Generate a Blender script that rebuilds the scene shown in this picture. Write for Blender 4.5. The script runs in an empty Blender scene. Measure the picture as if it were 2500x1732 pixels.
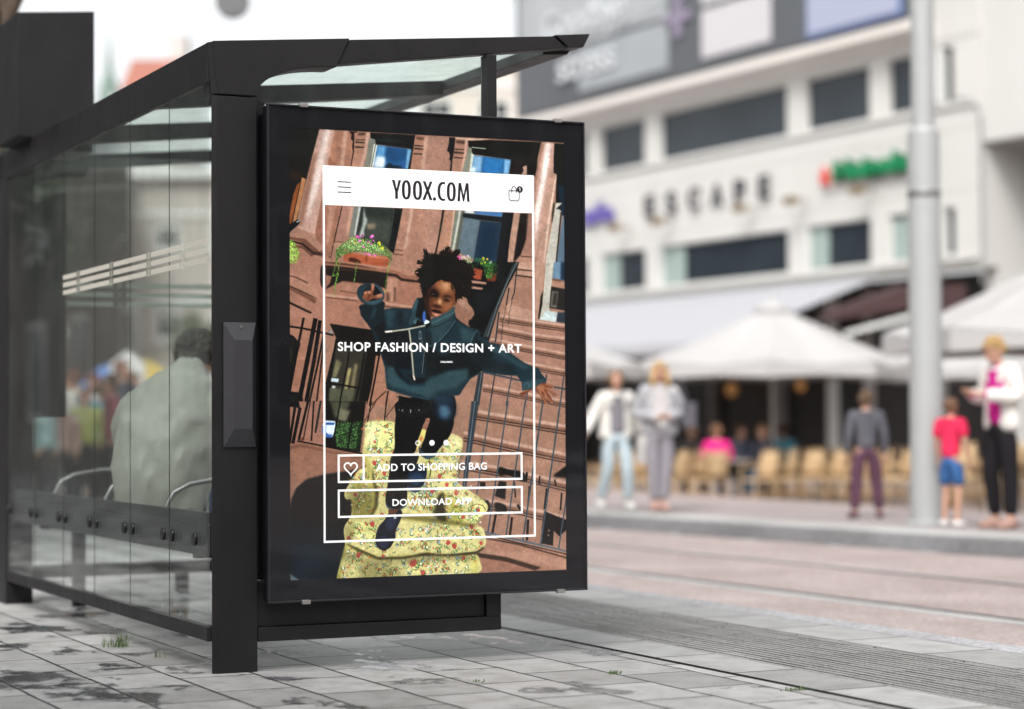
import bpy, bmesh, math, random
import numpy as np
from mathutils import Vector, Matrix
random.seed(7)
sc = bpy.context.scene
C = sc.collection
PI = math.pi

# ------------------------------------------------------------------ camera, sky, sun, exposure
cam = bpy.data.objects.new('camera', bpy.data.cameras.new('camera'))
C.objects.link(cam); sc.camera = cam
yaw, pitch, roll = 0.4404, 0.0306, -0.0053
fw = Vector((math.sin(yaw)*math.cos(pitch), math.cos(yaw)*math.cos(pitch), math.sin(pitch)))
rt = Vector((math.cos(yaw), -math.sin(yaw), 0)); up = rt.cross(fw)
r2 = rt*math.cos(roll)+up*math.sin(roll); u2 = -rt*math.sin(roll)+up*math.cos(roll)
M = Matrix((r2, u2, -fw)).transposed().to_4x4(); M.translation = Vector((-2.7445, -7.8078, 0.951))
cam.matrix_world = M
cam.data.sensor_width = 36; cam.data.lens = 75.87
cam.data.clip_start = 0.1; cam.data.clip_end = 600
cam.data.dof.use_dof = True; cam.data.dof.focus_distance = 8.35; cam.data.dof.aperture_fstop = 1.27
world = bpy.data.worlds.new('World'); sc.world = world; world.use_nodes = True
nt = world.node_tree; bg = nt.nodes['Background']
sky = nt.nodes.new('ShaderNodeTexSky'); sky.sky_type = 'NISHITA'; sky.sun_disc = False
SUN_EL, SUN_AZ = math.radians(47), math.radians(222)      # azimuth measured clockwise from +Y
sky.sun_elevation = SUN_EL; sky.sun_rotation = SUN_AZ; sky.dust_density = 4.0; sky.air_density = 1.0; sky.ozone_density = 1.0
hs = nt.nodes.new('ShaderNodeHueSaturation'); hs.inputs['Saturation'].default_value = 0.10
nt.links.new(sky.outputs[0], hs.inputs['Color']); nt.links.new(hs.outputs[0], bg.inputs[0])
bg.inputs[1].default_value = 0.15
sd = bpy.data.lights.new('sun', 'SUN'); sd.energy = 1.25; sd.angle = math.radians(18); sd.color = (1, .97, .93)
sun = bpy.data.objects.new('sun', sd); C.objects.link(sun)
sv = Vector((math.sin(SUN_AZ)*math.cos(SUN_EL), math.cos(SUN_AZ)*math.cos(SUN_EL), math.sin(SUN_EL)))
sun.rotation_euler = sv.to_track_quat('Z', 'Y').to_euler()
sc.view_settings.view_transform = 'Standard'; sc.view_settings.look = 'None'
sc.view_settings.exposure = 0.85; sc.view_settings.gamma = 1.0
sc.cycles.max_bounces = 8; sc.cycles.transparent_max_bounces = 24

# ------------------------------------------------------------------ helpers
class MB:
    def __init__(s): s.v = []; s.f = []
    def add(s, vs, fs):
        n = len(s.v); s.v += [tuple(v) for v in vs]; s.f += [tuple(i+n for i in f) for f in fs]; return s
    def box(s, x0, x1, y0, y1, z0, z1):
        return s.add([(x0, y0, z0), (x1, y0, z0), (x1, y1, z0), (x0, y1, z0), (x0, y0, z1), (x1, y0, z1), (x1, y1, z1), (x0, y1, z1)],
                     [(0, 3, 2, 1), (4, 5, 6, 7), (0, 1, 5, 4), (1, 2, 6, 5), (2, 3, 7, 6), (3, 0, 4, 7)])
    def hexa(s, b, t):        # bottom and top quads
        return s.add(list(b)+list(t), [(0, 3, 2, 1), (4, 5, 6, 7), (0, 1, 5, 4), (1, 2, 6, 5), (2, 3, 7, 6), (3, 0, 4, 7)])
    def prism(s, poly, ax, a, b):     # poly in the two other axes, extruded along ax from a to b
        n = len(poly)
        def P(p, c):
            return (c, p[0], p[1]) if ax == 'x' else ((p[0], c, p[1]) if ax == 'y' else (p[0], p[1], c))
        vs = [P(p, a) for p in poly]+[P(p, b) for p in poly]
        return s.add(vs, [tuple(range(n))[::-1], tuple(range(n, 2*n))]+[(i, (i+1) % n, n+(i+1) % n, n+i) for i in range(n)])
    def tube(s, path, rs, seg=10, cap=True, sq=(1, 1)):
        path = [Vector(p) for p in path]; n = len(path)
        if not hasattr(rs, '__len__'): rs = [rs]*n
        b = len(s.v); ref = None
        for i, p in enumerate(path):
            t = (path[min(i+1, n-1)]-path[max(i-1, 0)]).normalized()
            if ref is None: ref = t.orthogonal().normalized() if abs(t.z) < .95 else Vector((1, 0, 0))
            u = (ref-t*ref.dot(t)).normalized(); ref = u; w = t.cross(u)
            for k in range(seg):
                a = 2*PI*k/seg; s.v.append(tuple(p+(u*math.cos(a)*sq[0]+w*math.sin(a)*sq[1])*rs[i]))
        for i in range(n-1):
            for k in range(seg):
                s.f.append((b+i*seg+k, b+i*seg+(k+1) % seg, b+(i+1)*seg+(k+1) % seg, b+(i+1)*seg+k))
        if cap:
            s.f.append(tuple(b+k for k in range(seg))[::-1]); s.f.append(tuple(b+(n-1)*seg+k for k in range(seg)))
        return s
    def lathe(s, prof, cx=0, cy=0, seg=24):
        b = len(s.v)
        for r, z in prof:
            for k in range(seg):
                a = 2*PI*k/seg; s.v.append((cx+r*math.cos(a), cy+r*math.sin(a), z))
        for i in range(len(prof)-1):
            for k in range(seg): s.f.append((b+i*seg+k, b+i*seg+(k+1) % seg, b+(i+1)*seg+(k+1) % seg, b+(i+1)*seg+k))
        s.f.append(tuple(b+k for k in range(seg))[::-1]); s.f.append(tuple(b+(len(prof)-1)*seg+k for k in range(seg)))
        return s
    def ell(s, c, r, rot=None, nu=14, nv=10):
        vs, fs = [], []
        for j in range(1, nv):
            for i in range(nu):
                a, t = 2*PI*i/nu, PI*j/nv
                p = Vector((r[0]*math.cos(a)*math.sin(t), r[1]*math.sin(a)*math.sin(t), r[2]*math.cos(t)))
                vs.append(p)
        vs += [Vector((0, 0, r[2])), Vector((0, 0, -r[2]))]
        if rot is not None: vs = [rot@p for p in vs]
        vs = [p+Vector(c) for p in vs]
        for j in range(nv-2):
            for i in range(nu): fs.append((j*nu+i, (j+1)*nu+i, (j+1)*nu+(i+1) % nu, j*nu+(i+1) % nu))
        T, Bt = len(vs)-2, len(vs)-1
        for i in range(nu): fs.append((T, i, (i+1) % nu)); fs.append((Bt, (nv-2)*nu+(i+1) % nu, (nv-2)*nu+i))
        return s.add(vs, fs)
    def build(s, name, mat, parent=None, smooth=False, bevel=0, seg=2):
        me = bpy.data.meshes.new(name); me.from_pydata(s.v, [], s.f); me.update()
        if smooth: me.polygons.foreach_set('use_smooth', [True]*len(me.polygons))
        me.materials.append(mat)
        o = bpy.data.objects.new(name, me); C.objects.link(o)
        if parent: o.parent = parent
        if bevel:
            m = o.modifiers.new('bevel', 'BEVEL'); m.width = bevel; m.segments = seg; m.limit_method = 'ANGLE'; m.angle_limit = math.radians(40)
            me.polygons.foreach_set('use_smooth', [True]*len(me.polygons))
            w = o.modifiers.new('wn', 'WEIGHTED_NORMAL'); w.keep_sharp = False
        return o
def tag(o, label=None, cat=None, group=None, kind=None):
    if label: o['label'] = label
    if cat: o['category'] = cat
    if group: o['group'] = group
    if kind: o['kind'] = kind
    return o
def empty(name, loc=(0, 0, 0), rz=0, label=None, cat=None, group=None):
    o = bpy.data.objects.new(name, None); C.objects.link(o); o.location = loc; o.rotation_euler = (0, 0, rz)
    o.empty_display_size = .2
    return tag(o, label, cat, group)
def kids(o): return [c for c in bpy.data.objects if c.parent == o]
def copy_tree(o, parent=None):
    c = o.copy(); C.objects.link(c); c.parent = parent
    for ch in kids(o): copy_tree(ch, c)
    return c
def text_mesh(body, size, mat, name='lettering', parent=None, offset=0, extrude=0, sx=1.0, spacing=1.0, align='LEFT'):
    cu = bpy.data.curves.new('t', 'FONT'); cu.body = body; cu.size = size; cu.offset = offset; cu.extrude = extrude
    cu.space_character = spacing; cu.align_x = align; cu.resolution_u = 4
    t = bpy.data.objects.new('t', cu); C.objects.link(t)
    dg = bpy.context.evaluated_depsgraph_get(); me = bpy.data.meshes.new_from_object(t.evaluated_get(dg))
    bpy.data.objects.remove(t); bpy.data.curves.remove(cu)
    me.transform(Matrix.Diagonal((sx, 1, 1, 1))); me.name = name; me.materials.clear(); me.materials.append(mat)
    o = bpy.data.objects.new(name, me); C.objects.link(o)
    if parent: o.parent = parent
    return o

# ------------------------------------------------------------------ materials
def lin(c): return tuple(((x/255)/12.92 if x/255 <= .04045 else ((x/255+.055)/1.055)**2.4) for x in c)
def mat(name, col, rough=.6, metal=0, spec=.5, nz=0, nscale=8, bump=0, bscale=60, coat=0, emis=0, detail=4):
    m = bpy.data.materials.new(name); m.use_nodes = True; t = m.node_tree; b = t.nodes['Principled BSDF']
    b.inputs['Base Color'].default_value = (*col, 1); b.inputs['Roughness'].default_value = rough
    b.inputs['Metallic'].default_value = metal; b.inputs['Specular IOR Level'].default_value = spec
    b.inputs['Coat Weight'].default_value = coat
    if nz or bump:
        tc = t.nodes.new('ShaderNodeTexCoord')
    if nz:
        n = t.nodes.new('ShaderNodeTexNoise'); n.inputs['Scale'].default_value = nscale; n.inputs['Detail'].default_value = detail
        t.links.new(tc.outputs['Object'], n.inputs['Vector'])
        mx = t.nodes.new('ShaderNodeMix'); mx.data_type = 'RGBA'
        mx.inputs[6].default_value = tuple(c*(1-nz) for c in col)+(1,); mx.inputs[7].default_value = tuple(min(1, c*(1+nz)) for c in col)+(1,)
        t.links.new(n.outputs['Fac'], mx.inputs[0]); t.links.new(mx.outputs[2], b.inputs['Base Color'])
    if bump:
        n = t.nodes.new('ShaderNodeTexNoise'); n.inputs['Scale'].default_value = bscale; n.inputs['Detail'].default_value = 3
        t.links.new(tc.outputs['Object'], n.inputs['Vector'])
        bp = t.nodes.new('ShaderNodeBump'); bp.inputs['Strength'].default_value = bump; bp.inputs['Distance'].default_value = .01
        t.links.new(n.outputs['Fac'], bp.inputs['Height']); t.links.new(bp.outputs[0], b.inputs['Normal'])
    if emis:
        b.inputs['Emission Color'].default_value = (*col, 1); b.inputs['Emission Strength'].default_value = emis
    return m
def N(t, typ, **kw):
    n = t.nodes.new(typ)
    for k, v in kw.items():
        if k.startswith('i_'): n.inputs[k[2:]].default_value = v
        else: setattr(n, k, v)
    return n
def ramp(t, fac, stops):
    r = t.nodes.new('ShaderNodeValToRGB'); e = r.color_ramp.elements
    while len(e) < len(stops): e.new(.5)
    for q, (p, c) in zip(e, stops): q.position = p; q.color = (*c, 1) if len(c) == 3 else c
    t.links.new(fac, r.inputs[0]); return r.outputs[0]
def mixc(t, fac, a, b, mode='MIX'):
    m = t.nodes.new('ShaderNodeMix'); m.data_type = 'RGBA'; m.blend_type = mode
    for s, v in ((0, fac), (6, a), (7, b)):
        if hasattr(v, 'links'): t.links.new(v, m.inputs[s])
        else: m.inputs[s].default_value = v if not isinstance(v, tuple) else (*v[:3], 1)
    return m.outputs[2]
def math_(t, op, a, b=None, c=None):
    m = t.nodes.new('ShaderNodeMath'); m.operation = op
    for s, v in ((0, a), (1, b), (2, c)):
        if v is None: continue
        if hasattr(v, 'links'): t.links.new(v, m.inputs[s])
        else: m.inputs[s].default_value = v
    return m.outputs[0]

def frame_paint():
    m = mat('anthracite powder coat', (.020, .0185, .0205), rough=.5, spec=.35, bump=.12, bscale=420)
    t = m.node_tree; b = t.nodes['Principled BSDF']; tc = N(t, 'ShaderNodeTexCoord')
    mp = N(t, 'ShaderNodeMapping'); mp.inputs['Scale'].default_value = (3, 3, 1.2); t.links.new(tc.outputs['Object'], mp.inputs[0])
    n = N(t, 'ShaderNodeTexNoise', i_Scale=2.2, i_Detail=8, i_Roughness=.65); t.links.new(mp.outputs[0], n.inputs[0])
    c = ramp(t, n.outputs[0], [(.35, (.0108, .0098, .0110)), (.62, (.0145, .0132, .0148)), (.8, (.026, .024, .024))])
    t.links.new(c, b.inputs['Base Color'])
    r = ramp(t, n.outputs[0], [(.3, (.42,)*3), (.75, (.62,)*3)]); t.links.new(r, b.inputs['Roughness'])
    return m
M_dark = frame_paint()
M_black = mat('black enamel', (.006, .0065, .009), rough=.35)
M_seal = mat('black rubber', (.004, .004, .004), rough=.9, spec=.1)
M_steel = mat('brushed steel', (.55, .53, .52), rough=.3, metal=1)
M_edge = mat('worn aluminium edge', (.16, .16, .17), rough=.35, metal=.8)
M_plate = mat('grey cover plate', (.050, .048, .053), rough=.42, spec=.4, bump=.15, bscale=300, nz=.15, nscale=30)

def glass_mat(name, tint=(.96, .98, .97), film=.05, filmcol=(.7, .72, .7), streak=(30, 30, 1.2), refl=1.0):
    m = bpy.data.materials.new(name); m.use_nodes = True; t = m.node_tree; t.nodes.clear()
    out = N(t, 'ShaderNodeOutputMaterial'); tr = N(t, 'ShaderNodeBsdfTransparent'); tr.inputs[0].default_value = (*tint, 1)
    gl = N(t, 'ShaderNodeBsdfGlossy', i_Roughness=.02); gl.inputs[0].default_value = (1, 1, 1, 1)
    lw = N(t, 'ShaderNodeLayerWeight', i_Blend=.5); s1 = N(t, 'ShaderNodeMixShader')
    fres = math_(t, 'MULTIPLY_ADD', math_(t, 'POWER', lw.outputs['Facing'], 5.0), .96, .04)      # Schlick, per face
    t.links.new(math_(t, 'MULTIPLY', fres, refl), s1.inputs[0]); t.links.new(tr.outputs[0], s1.inputs[1]); t.links.new(gl.outputs[0], s1.inputs[2])
    df = N(t, 'ShaderNodeBsdfDiffuse'); df.inputs[0].default_value = (*filmcol, 1)
    tl = N(t, 'ShaderNodeBsdfTranslucent'); tl.inputs[0].default_value = (*filmcol, 1)
    ad = N(t, 'ShaderNodeMixShader'); ad.inputs[0].default_value = .5; t.links.new(df.outputs[0], ad.inputs[1]); t.links.new(tl.outputs[0], ad.inputs[2])
    tc = N(t, 'ShaderNodeTexCoord'); mp = N(t, 'ShaderNodeMapping'); mp.inputs['Scale'].default_value = streak
    t.links.new(tc.outputs['Object'], mp.inputs[0]); n = N(t, 'ShaderNodeTexNoise', i_Scale=1.0, i_Detail=6, i_Roughness=.6); t.links.new(mp.outputs[0], n.inputs[0])
    n2 = N(t, 'ShaderNodeTexNoise', i_Scale=3.0, i_Detail=6); t.links.new(tc.outputs['Object'], n2.inputs[0])
    f = math_(t, 'MULTIPLY', ramp(t, n.outputs[0], [(.3, (.3,)*3), (.75, (1.6,)*3)]), ramp(t, n2.outputs[0], [(.3, (.5,)*3), (.7, (1.3,)*3)]))
    f = math_(t, 'MULTIPLY', f, film)
    s2 = N(t, 'ShaderNodeMixShader'); t.links.new(f, s2.inputs[0]); t.links.new(s1.outputs[0], s2.inputs[1]); t.links.new(ad.outputs[0], s2.inputs[2])
    t.links.new(s2.outputs[0], out.inputs[0]); return m
M_glass = glass_mat('dusty shelter glass', film=.034, refl=.6)
M_cover = glass_mat('display cover glass', tint=(.99, .99, .99), film=.0, refl=.4)
M_clear = glass_mat('clean glass', film=.02)

def roofglass():
    m = bpy.data.materials.new('frosted roof glass'); m.use_nodes = True; t = m.node_tree; t.nodes.clear()
    out = N(t, 'ShaderNodeOutputMaterial'); tc = N(t, 'ShaderNodeTexCoord')
    n = N(t, 'ShaderNodeTexNoise', i_Scale=9, i_Detail=10, i_Roughness=.75); t.links.new(tc.outputs['Object'], n.inputs[0])
    mp = N(t, 'ShaderNodeMapping'); mp.inputs['Scale'].default_value = (3, 60, 1); t.links.new(tc.outputs['Object'], mp.inputs[0])
    n2 = N(t, 'ShaderNodeTexNoise', i_Scale=1.5, i_Detail=6); t.links.new(mp.outputs[0], n2.inputs[0])
    v = N(t, 'ShaderNodeTexVoronoi', i_Scale=160); t.links.new(tc.outputs['Object'], v.inputs[0])
    f = math_(t, 'MULTIPLY_ADD', n2.outputs[0], .5, math_(t, 'MULTIPLY', n.outputs[0], .6))
    f = math_(t, 'MULTIPLY_ADD', v.outputs[0], .25, f)
    c = ramp(t, f, [(.36, (.30, .34, .32)), (.55, (.66, .72, .70)), (.75, (.86, .90, .89))])
    tl = N(t, 'ShaderNodeBsdfTranslucent'); t.links.new(c, tl.inputs[0])
    tr = N(t, 'ShaderNodeBsdfTransparent'); t.links.new(c, tr.inputs[0])
    gl = N(t, 'ShaderNodeBsdfGlossy', i_Roughness=.25); lw = N(t, 'ShaderNodeLayerWeight', i_Blend=.5); fr_ = math_(t, 'MULTIPLY', math_(t, 'POWER', lw.outputs['Facing'], 5.0), .3)
    s1 = N(t, 'ShaderNodeMixShader'); s1.inputs[0].default_value = .55; t.links.new(tl.outputs[0], s1.inputs[1]); t.links.new(tr.outputs[0], s1.inputs[2])
    s2 = N(t, 'ShaderNodeMixShader'); t.links.new(fr_, s2.inputs[0]); t.links.new(s1.outputs[0], s2.inputs[1]); t.links.new(gl.outputs[0], s2.inputs[2])
    t.links.new(s2.outputs[0], out.inputs[0]); return m
M_roof = roofglass()

def pavement(name, w=.45, h=.30, phase=(0, 1.06), base=(.30, .295, .285), wet=True, mortar=.0075, off=.5, rx=0):
    m = bpy.data.materials.new(name); m.use_nodes = True; t = m.node_tree; b = t.nodes['Principled BSDF']
    g = N(t, 'ShaderNodeNewGeometry'); sx = N(t, 'ShaderNodeSeparateXYZ'); t.links.new(g.outputs['Position'], sx.inputs[0])
    wob = N(t, 'ShaderNodeTexNoise', i_Scale=2.2, i_Detail=2); t.links.new(g.outputs['Position'], wob.inputs[0])
    wv = math_(t, 'MULTIPLY_ADD', wob.outputs[0], .024, -.012)
    cb = N(t, 'ShaderNodeCombineXYZ'); t.links.new(math_(t, 'ADD', math_(t, 'ADD', sx.outputs[1], -phase[0]), wv), cb.inputs[0]); t.links.new(math_(t, 'ADD', math_(t, 'ADD', sx.outputs[0], -phase[1]), wv), cb.inputs[1])
    br = N(t, 'ShaderNodeTexBrick', offset=off); t.links.new(cb.outputs[0], br.inputs[0])
    br.inputs['Scale'].default_value = 1; br.inputs['Brick Width'].default_value = w; br.inputs['Row Height'].default_value = h
    br.inputs['Mortar Size'].default_value = mortar; br.inputs['Mortar Smooth'].default_value = .3; br.inputs['Bias'].default_value = 0
    br.inputs['Color1'].default_value = tuple(c*.78 for c in base)+(1,); br.inputs['Color2'].default_value = tuple(c*1.18 for c in base)+(1,)
    br.inputs['Mortar'].default_value = (.018, .017, .015, 1)
    nf = N(t, 'ShaderNodeTexNoise', i_Scale=190, i_Detail=6, i_Roughness=.8); t.links.new(g.outputs['Position'], nf.inputs[0])
    nm = N(t, 'ShaderNodeTexNoise', i_Scale=7, i_Detail=9, i_Roughness=.72); t.links.new(g.outputs['Position'], nm.inputs[0])
    col = mixc(t, 1.0, br.outputs[0], ramp(t, nf.outputs[0], [(.3, (.62,)*3), (.52, (1,)*3), (.72, (1.3,)*3)]), 'MULTIPLY')
    col = mixc(t, 1.0, col, ramp(t, nm.outputs[0], [(.3, (.66, .64, .62)), (.55, (1, 1, 1)), (.75, (1.12, 1.12, 1.12))]), 'MULTIPLY')
    rough = ramp(t, nm.outputs[0], [(.3, (.55,)*3), (.7, (.85,)*3)])
    hgt = math_(t, 'MULTIPLY_ADD', nf.outputs[0], .25, math_(t, 'MULTIPLY', br.outputs['Fac'], -1.6))
    if wet:
        mp = N(t, 'ShaderNodeMapping'); mp.inputs['Scale'].default_value = (1.5, 1.1, 1); mp.inputs['Location'].default_value = (.35, 2.1, 0); t.links.new(g.outputs['Position'], mp.inputs[0])
        wn = N(t, 'ShaderNodeTexNoise', i_Scale=1.5, i_Detail=8, i_Roughness=.66); t.links.new(mp.outputs[0], wn.inputs[0])
        # wetness lies nearer the joints
        k = math_(t, 'ADD', wn.outputs[0], math_(t, 'MULTIPLY', br.outputs['Fac'], .05))
        k = math_(t, 'ADD', k, math_(t, 'MULTIPLY_ADD', sx.outputs[0], -.022, 0))
        wm = ramp(t, k, [(.548, (0,)*3), (.572, (1,)*3)])
        col = mixc(t, wm, col, mixc(t, 1.0, col, (.24, .24, .26), 'MULTIPLY'))
        pud = ramp(t, k, [(.565, (0,)*3), (.62, (1,)*3)])
        rough = mixc(t, wm, rough, (.38, .38, .38)); rough = mixc(t, pud, rough, (.09, .09, .09))
        hgt = math_(t, 'MULTIPLY', hgt, math_(t, 'MULTIPLY_ADD', pud, -.75, 1))
    t.links.new(col, b.inputs['Base Color']); t.links.new(rough, b.inputs['Roughness'])
    bp = N(t, 'ShaderNodeBump'); bp.inputs['Strength'].default_value = .55; bp.inputs['Distance'].default_value = .006
    t.links.new(hgt, bp.inputs['Height']); t.links.new(bp.outputs[0], b.inputs['Normal'])
    return m
def speckle(name, c1, c2, scale=60, rough=.85, bump=.4, big=(1, 1, 1), c3=None):
    m = bpy.data.materials.new(name); m.use_nodes = True; t = m.node_tree; b = t.nodes['Principled BSDF']
    g = N(t, 'ShaderNodeNewGeometry'); v = N(t, 'ShaderNodeTexVoronoi', i_Scale=scale); t.links.new(g.outputs['Position'], v.inputs[0])
    n = N(t, 'ShaderNodeTexNoise', i_Scale=scale*.9, i_Detail=5, i_Roughness=.7); t.links.new(g.outputs['Position'], n.inputs[0])
    n2 = N(t, 'ShaderNodeTexNoise', i_Scale=.9, i_Detail=8, i_Roughness=.6); t.links.new(g.outputs['Position'], n2.inputs[0])
    sp = N(t, 'ShaderNodeSeparateColor'); t.links.new(v.outputs['Color'], sp.inputs[0])
    c = mixc(t, sp.outputs[0], c1, c2)
    c = mixc(t, 1.0, c, ramp(t, n.outputs[0], [(.3, (.6,)*3), (.55, (1,)*3), (.75, (1.25,)*3)]), 'MULTIPLY')
    c = mixc(t, 1.0, c, ramp(t, n2.outputs[0], [(.32, (.78, .76, .75)), (.68, (1.12, 1.12, 1.12))]), 'MULTIPLY')
    t.links.new(c, b.inputs['Base Color']); b.inputs['Roughness'].default_value = rough
    bp = N(t, 'ShaderNodeBump'); bp.inputs['Strength'].default_value = bump; bp.inputs['Distance'].default_value = .008
    t.links.new(n.outputs[0], bp.inputs['Height']); t.links.new(bp.outputs[0], b.inputs['Normal'])
    return m

# ------------------------------------------------------------------ ground
def sheet(name, pts, z, m, kind='structure', thick=None):
    b = MB()
    if thick: b.prism(pts, 'z', z-thick, z)
    else: b.add([(x, y, z) for x, y in pts], [tuple(range(len(pts)))])
    return tag(b.build(name, m), kind=kind)
M_tiles = pavement('concrete flags', base=(.43, .425, .417))
M_tiles2 = pavement('edge flags', w=.60, h=.315, phase=(.1, 1.445), base=(.43, .428, .42), wet=False)
M_tiles3 = pavement('outer flags', w=.60, h=.36, phase=(.3, 2.47), base=(.44, .438, .43), wet=False)
tag(sheet('ground', [(-400, -400), (400, -400), (400, 500), (-400, 500)], -.62, speckle('far ground', (.2, .19, .18), (.26, .25, .24), 20)), 'grey street ground running out beyond the square', 'ground')
b = MB(); b.box(-60, 1.435, -60, 60, -.6, 0)
tag(b.build('pavement', M_tiles), 'grey concrete flag pavement with wet patches under the shelter', 'pavement', kind='structure')
b = MB(); b.box(1.435, 1.466, -60, 60, -.6, .0012)
tag(b.build('drain_slot', M_seal), 'narrow black drainage slot between the paving flags', 'drain', kind='structure')
b = MB(); b.box(1.466, 1.745, -60, 60, -.6, 0)
tag(b.build('inner_pavement_strip', M_tiles2), 'single row of pale flags between drain slot and ribbed strip', 'pavement', kind='structure')
# ribbed tactile strip with real ridges
M_rib = speckle('ribbed paving', (.30, .298, .292), (.40, .395, .39), 90, bump=.3)
t = M_rib.node_tree; b_ = t.nodes['Principled BSDF']; g = N(t, 'ShaderNodeNewGeometry'); sx = N(t, 'ShaderNodeSeparateXYZ'); t.links.new(g.outputs['Position'], sx.inputs[0])
shade_dirt = ramp(t, math_(t, 'MULTIPLY_ADD', sx.outputs[2], 100, 1.0), [(.76, (1,)*3), (.86, (0,)*3)])      # groove shade painted, along with caked grime, low on the rib flanks
t.links.new(mixc(t, shade_dirt, b_.inputs['Base Color'].links[0].from_socket, (.035, .033, .03)), b_.inputs['Base Color'])
b = MB(); b.box(1.745, 2.455, -60, 60, -.6, -.013)
nr = 17; pitch_r = .71/nr; rr = random.Random(3)
for i in range(nr):
    x = 1.745+pitch_r*i+.006; y = -14.0
    while y < 26:
        L = .297; dz = rr.uniform(-.0009, .0012); dx = rr.uniform(-.0012, .0012)
        b.hexa([(x+dx, y, -.0118), (x+dx+.028, y, -.0118), (x+dx+.028, y+L, -.0118), (x+dx, y+L, -.0118)],
               [(x+dx+.004, y+.002, dz), (x+dx+.023, y+.002, dz), (x+dx+.023, y+L-.002, dz), (x+dx+.004, y+L-.002, dz)])
        y += .301
b2_ = MB(); b2_.box(1.7452, 2.4548, -14, 26, -.02, -.0115); tag(b2_.build('ribbed_paving_bed', mat('shaded dirty groove', (.03, .029, .028), rough=.95)), 'dark grooves between the ribs', 'tactile paving', kind='structure')  # near-black bed carries the painted shade of the grooves
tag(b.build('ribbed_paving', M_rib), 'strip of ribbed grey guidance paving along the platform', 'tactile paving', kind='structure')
b = MB(); b.box(2.455, 2.83, -60, 60, -.6, .001)
tag(b.build('outer_pavement_strip', M_tiles3), 'row of pale flags beyond the ribbed strip', 'pavement', kind='structure')
b = MB(); b.box(2.83, 3.04, -60, 60, -.6, -.004)
tag(b.build('platform_kerb', speckle('granular kerb', (.33, .33, .34), (.5, .5, .52), 55, bump=.6)), 'rough pale granular kerb at the platform edge', 'kerb', kind='structure')
# tram bed
def brickbed():
    m = speckle('pink paving', (.33, .268, .256), (.43, .36, .345), 34, bump=.35)
    t = m.node_tree; b = t.nodes['Principled BSDF']; g = N(t, 'ShaderNodeNewGeometry'); sx = N(t, 'ShaderNodeSeparateXYZ'); t.links.new(g.outputs['Position'], sx.inputs[0])
    mp = N(t, 'ShaderNodeMapping'); mp.inputs['Scale'].default_value = (6, .8, 1); t.links.new(g.outputs['Position'], mp.inputs[0])
    n = N(t, 'ShaderNodeTexNoise', i_Scale=1.2, i_Detail=9, i_Roughness=.75); t.links.new(mp.outputs[0], n.inputs[0])
    old = b.inputs['Base Color'].links[0].from_socket
    c = mixc(t, ramp(t, n.outputs[0], [(.56, (0,)*3), (.72, (.55,)*3)]), old, (.16, .13, .125))
    c = mixc(t, ramp(t, sx.outputs[1], [(0, (0,)*3), (1, (0,)*3)]), c, (0, 0, 0))
    t.links.new(c, b.inputs['Base Color']); return m
M_bed = brickbed()
tag(sheet('tram_bed', [(3.04, -60), (14, -60), (12, 90), (3.04, 90)], -.14, M_bed), 'pinkish paved tram bed between the platforms', 'road')
def yline(x0, y0, x1, y1, y):      # x on the line through two points
    return x0+(x1-x0)*(y-y0)/(y1-y0)
def strip(name, P, w, z, m, label, cat, ya=-25, yb=80, h=0):
    (x0, y0), (x1, y1) = P; a = yline(x0, y0, x1, y1, ya); c = yline(x0, y0, x1, y1, yb)
    b = MB()
    b.hexa([(a-w/2, ya, z-.05), (a+w/2, ya, z-.05), (c+w/2, yb, z-.05), (c-w/2, yb, z-.05)], [(a-w/2, ya, z+h), (a+w/2, ya, z+h), (c+w/2, yb, z+h), (c-w/2, yb, z+h)])
    return tag(b.build(name, m), label, cat, kind='structure')
M_conc = speckle('pale concrete', (.38, .38, .37), (.47, .47, .46), 40, bump=.2)
M_rail = mat('rail steel', (.16, .15, .145), rough=.35, metal=.7, nz=.3, nscale=3)
L1 = ((4.49, 6.25), (4.59, 1.42)); L2 = ((6.05, 9.28), (6.31, 3.58))
strip('rail_bed_near', L1, .14, -.136, M_conc, 'pale concrete band beside the near tram rail', 'rail bed')
strip('rail_near', ((4.60, 6.25), (4.70, 1.42)), .05, -.132, M_rail, 'near steel tram rail set in pink paving', 'rail')
strip('rail_bed_far', L2, .09, -.136, M_conc, 'pale concrete band beside the far tram rail', 'rail bed')
strip('rail_far', ((5.98, 9.28), (6.24, 3.58)), .05, -.132, M_rail, 'far steel tram rail set in pink paving', 'rail')
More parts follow.
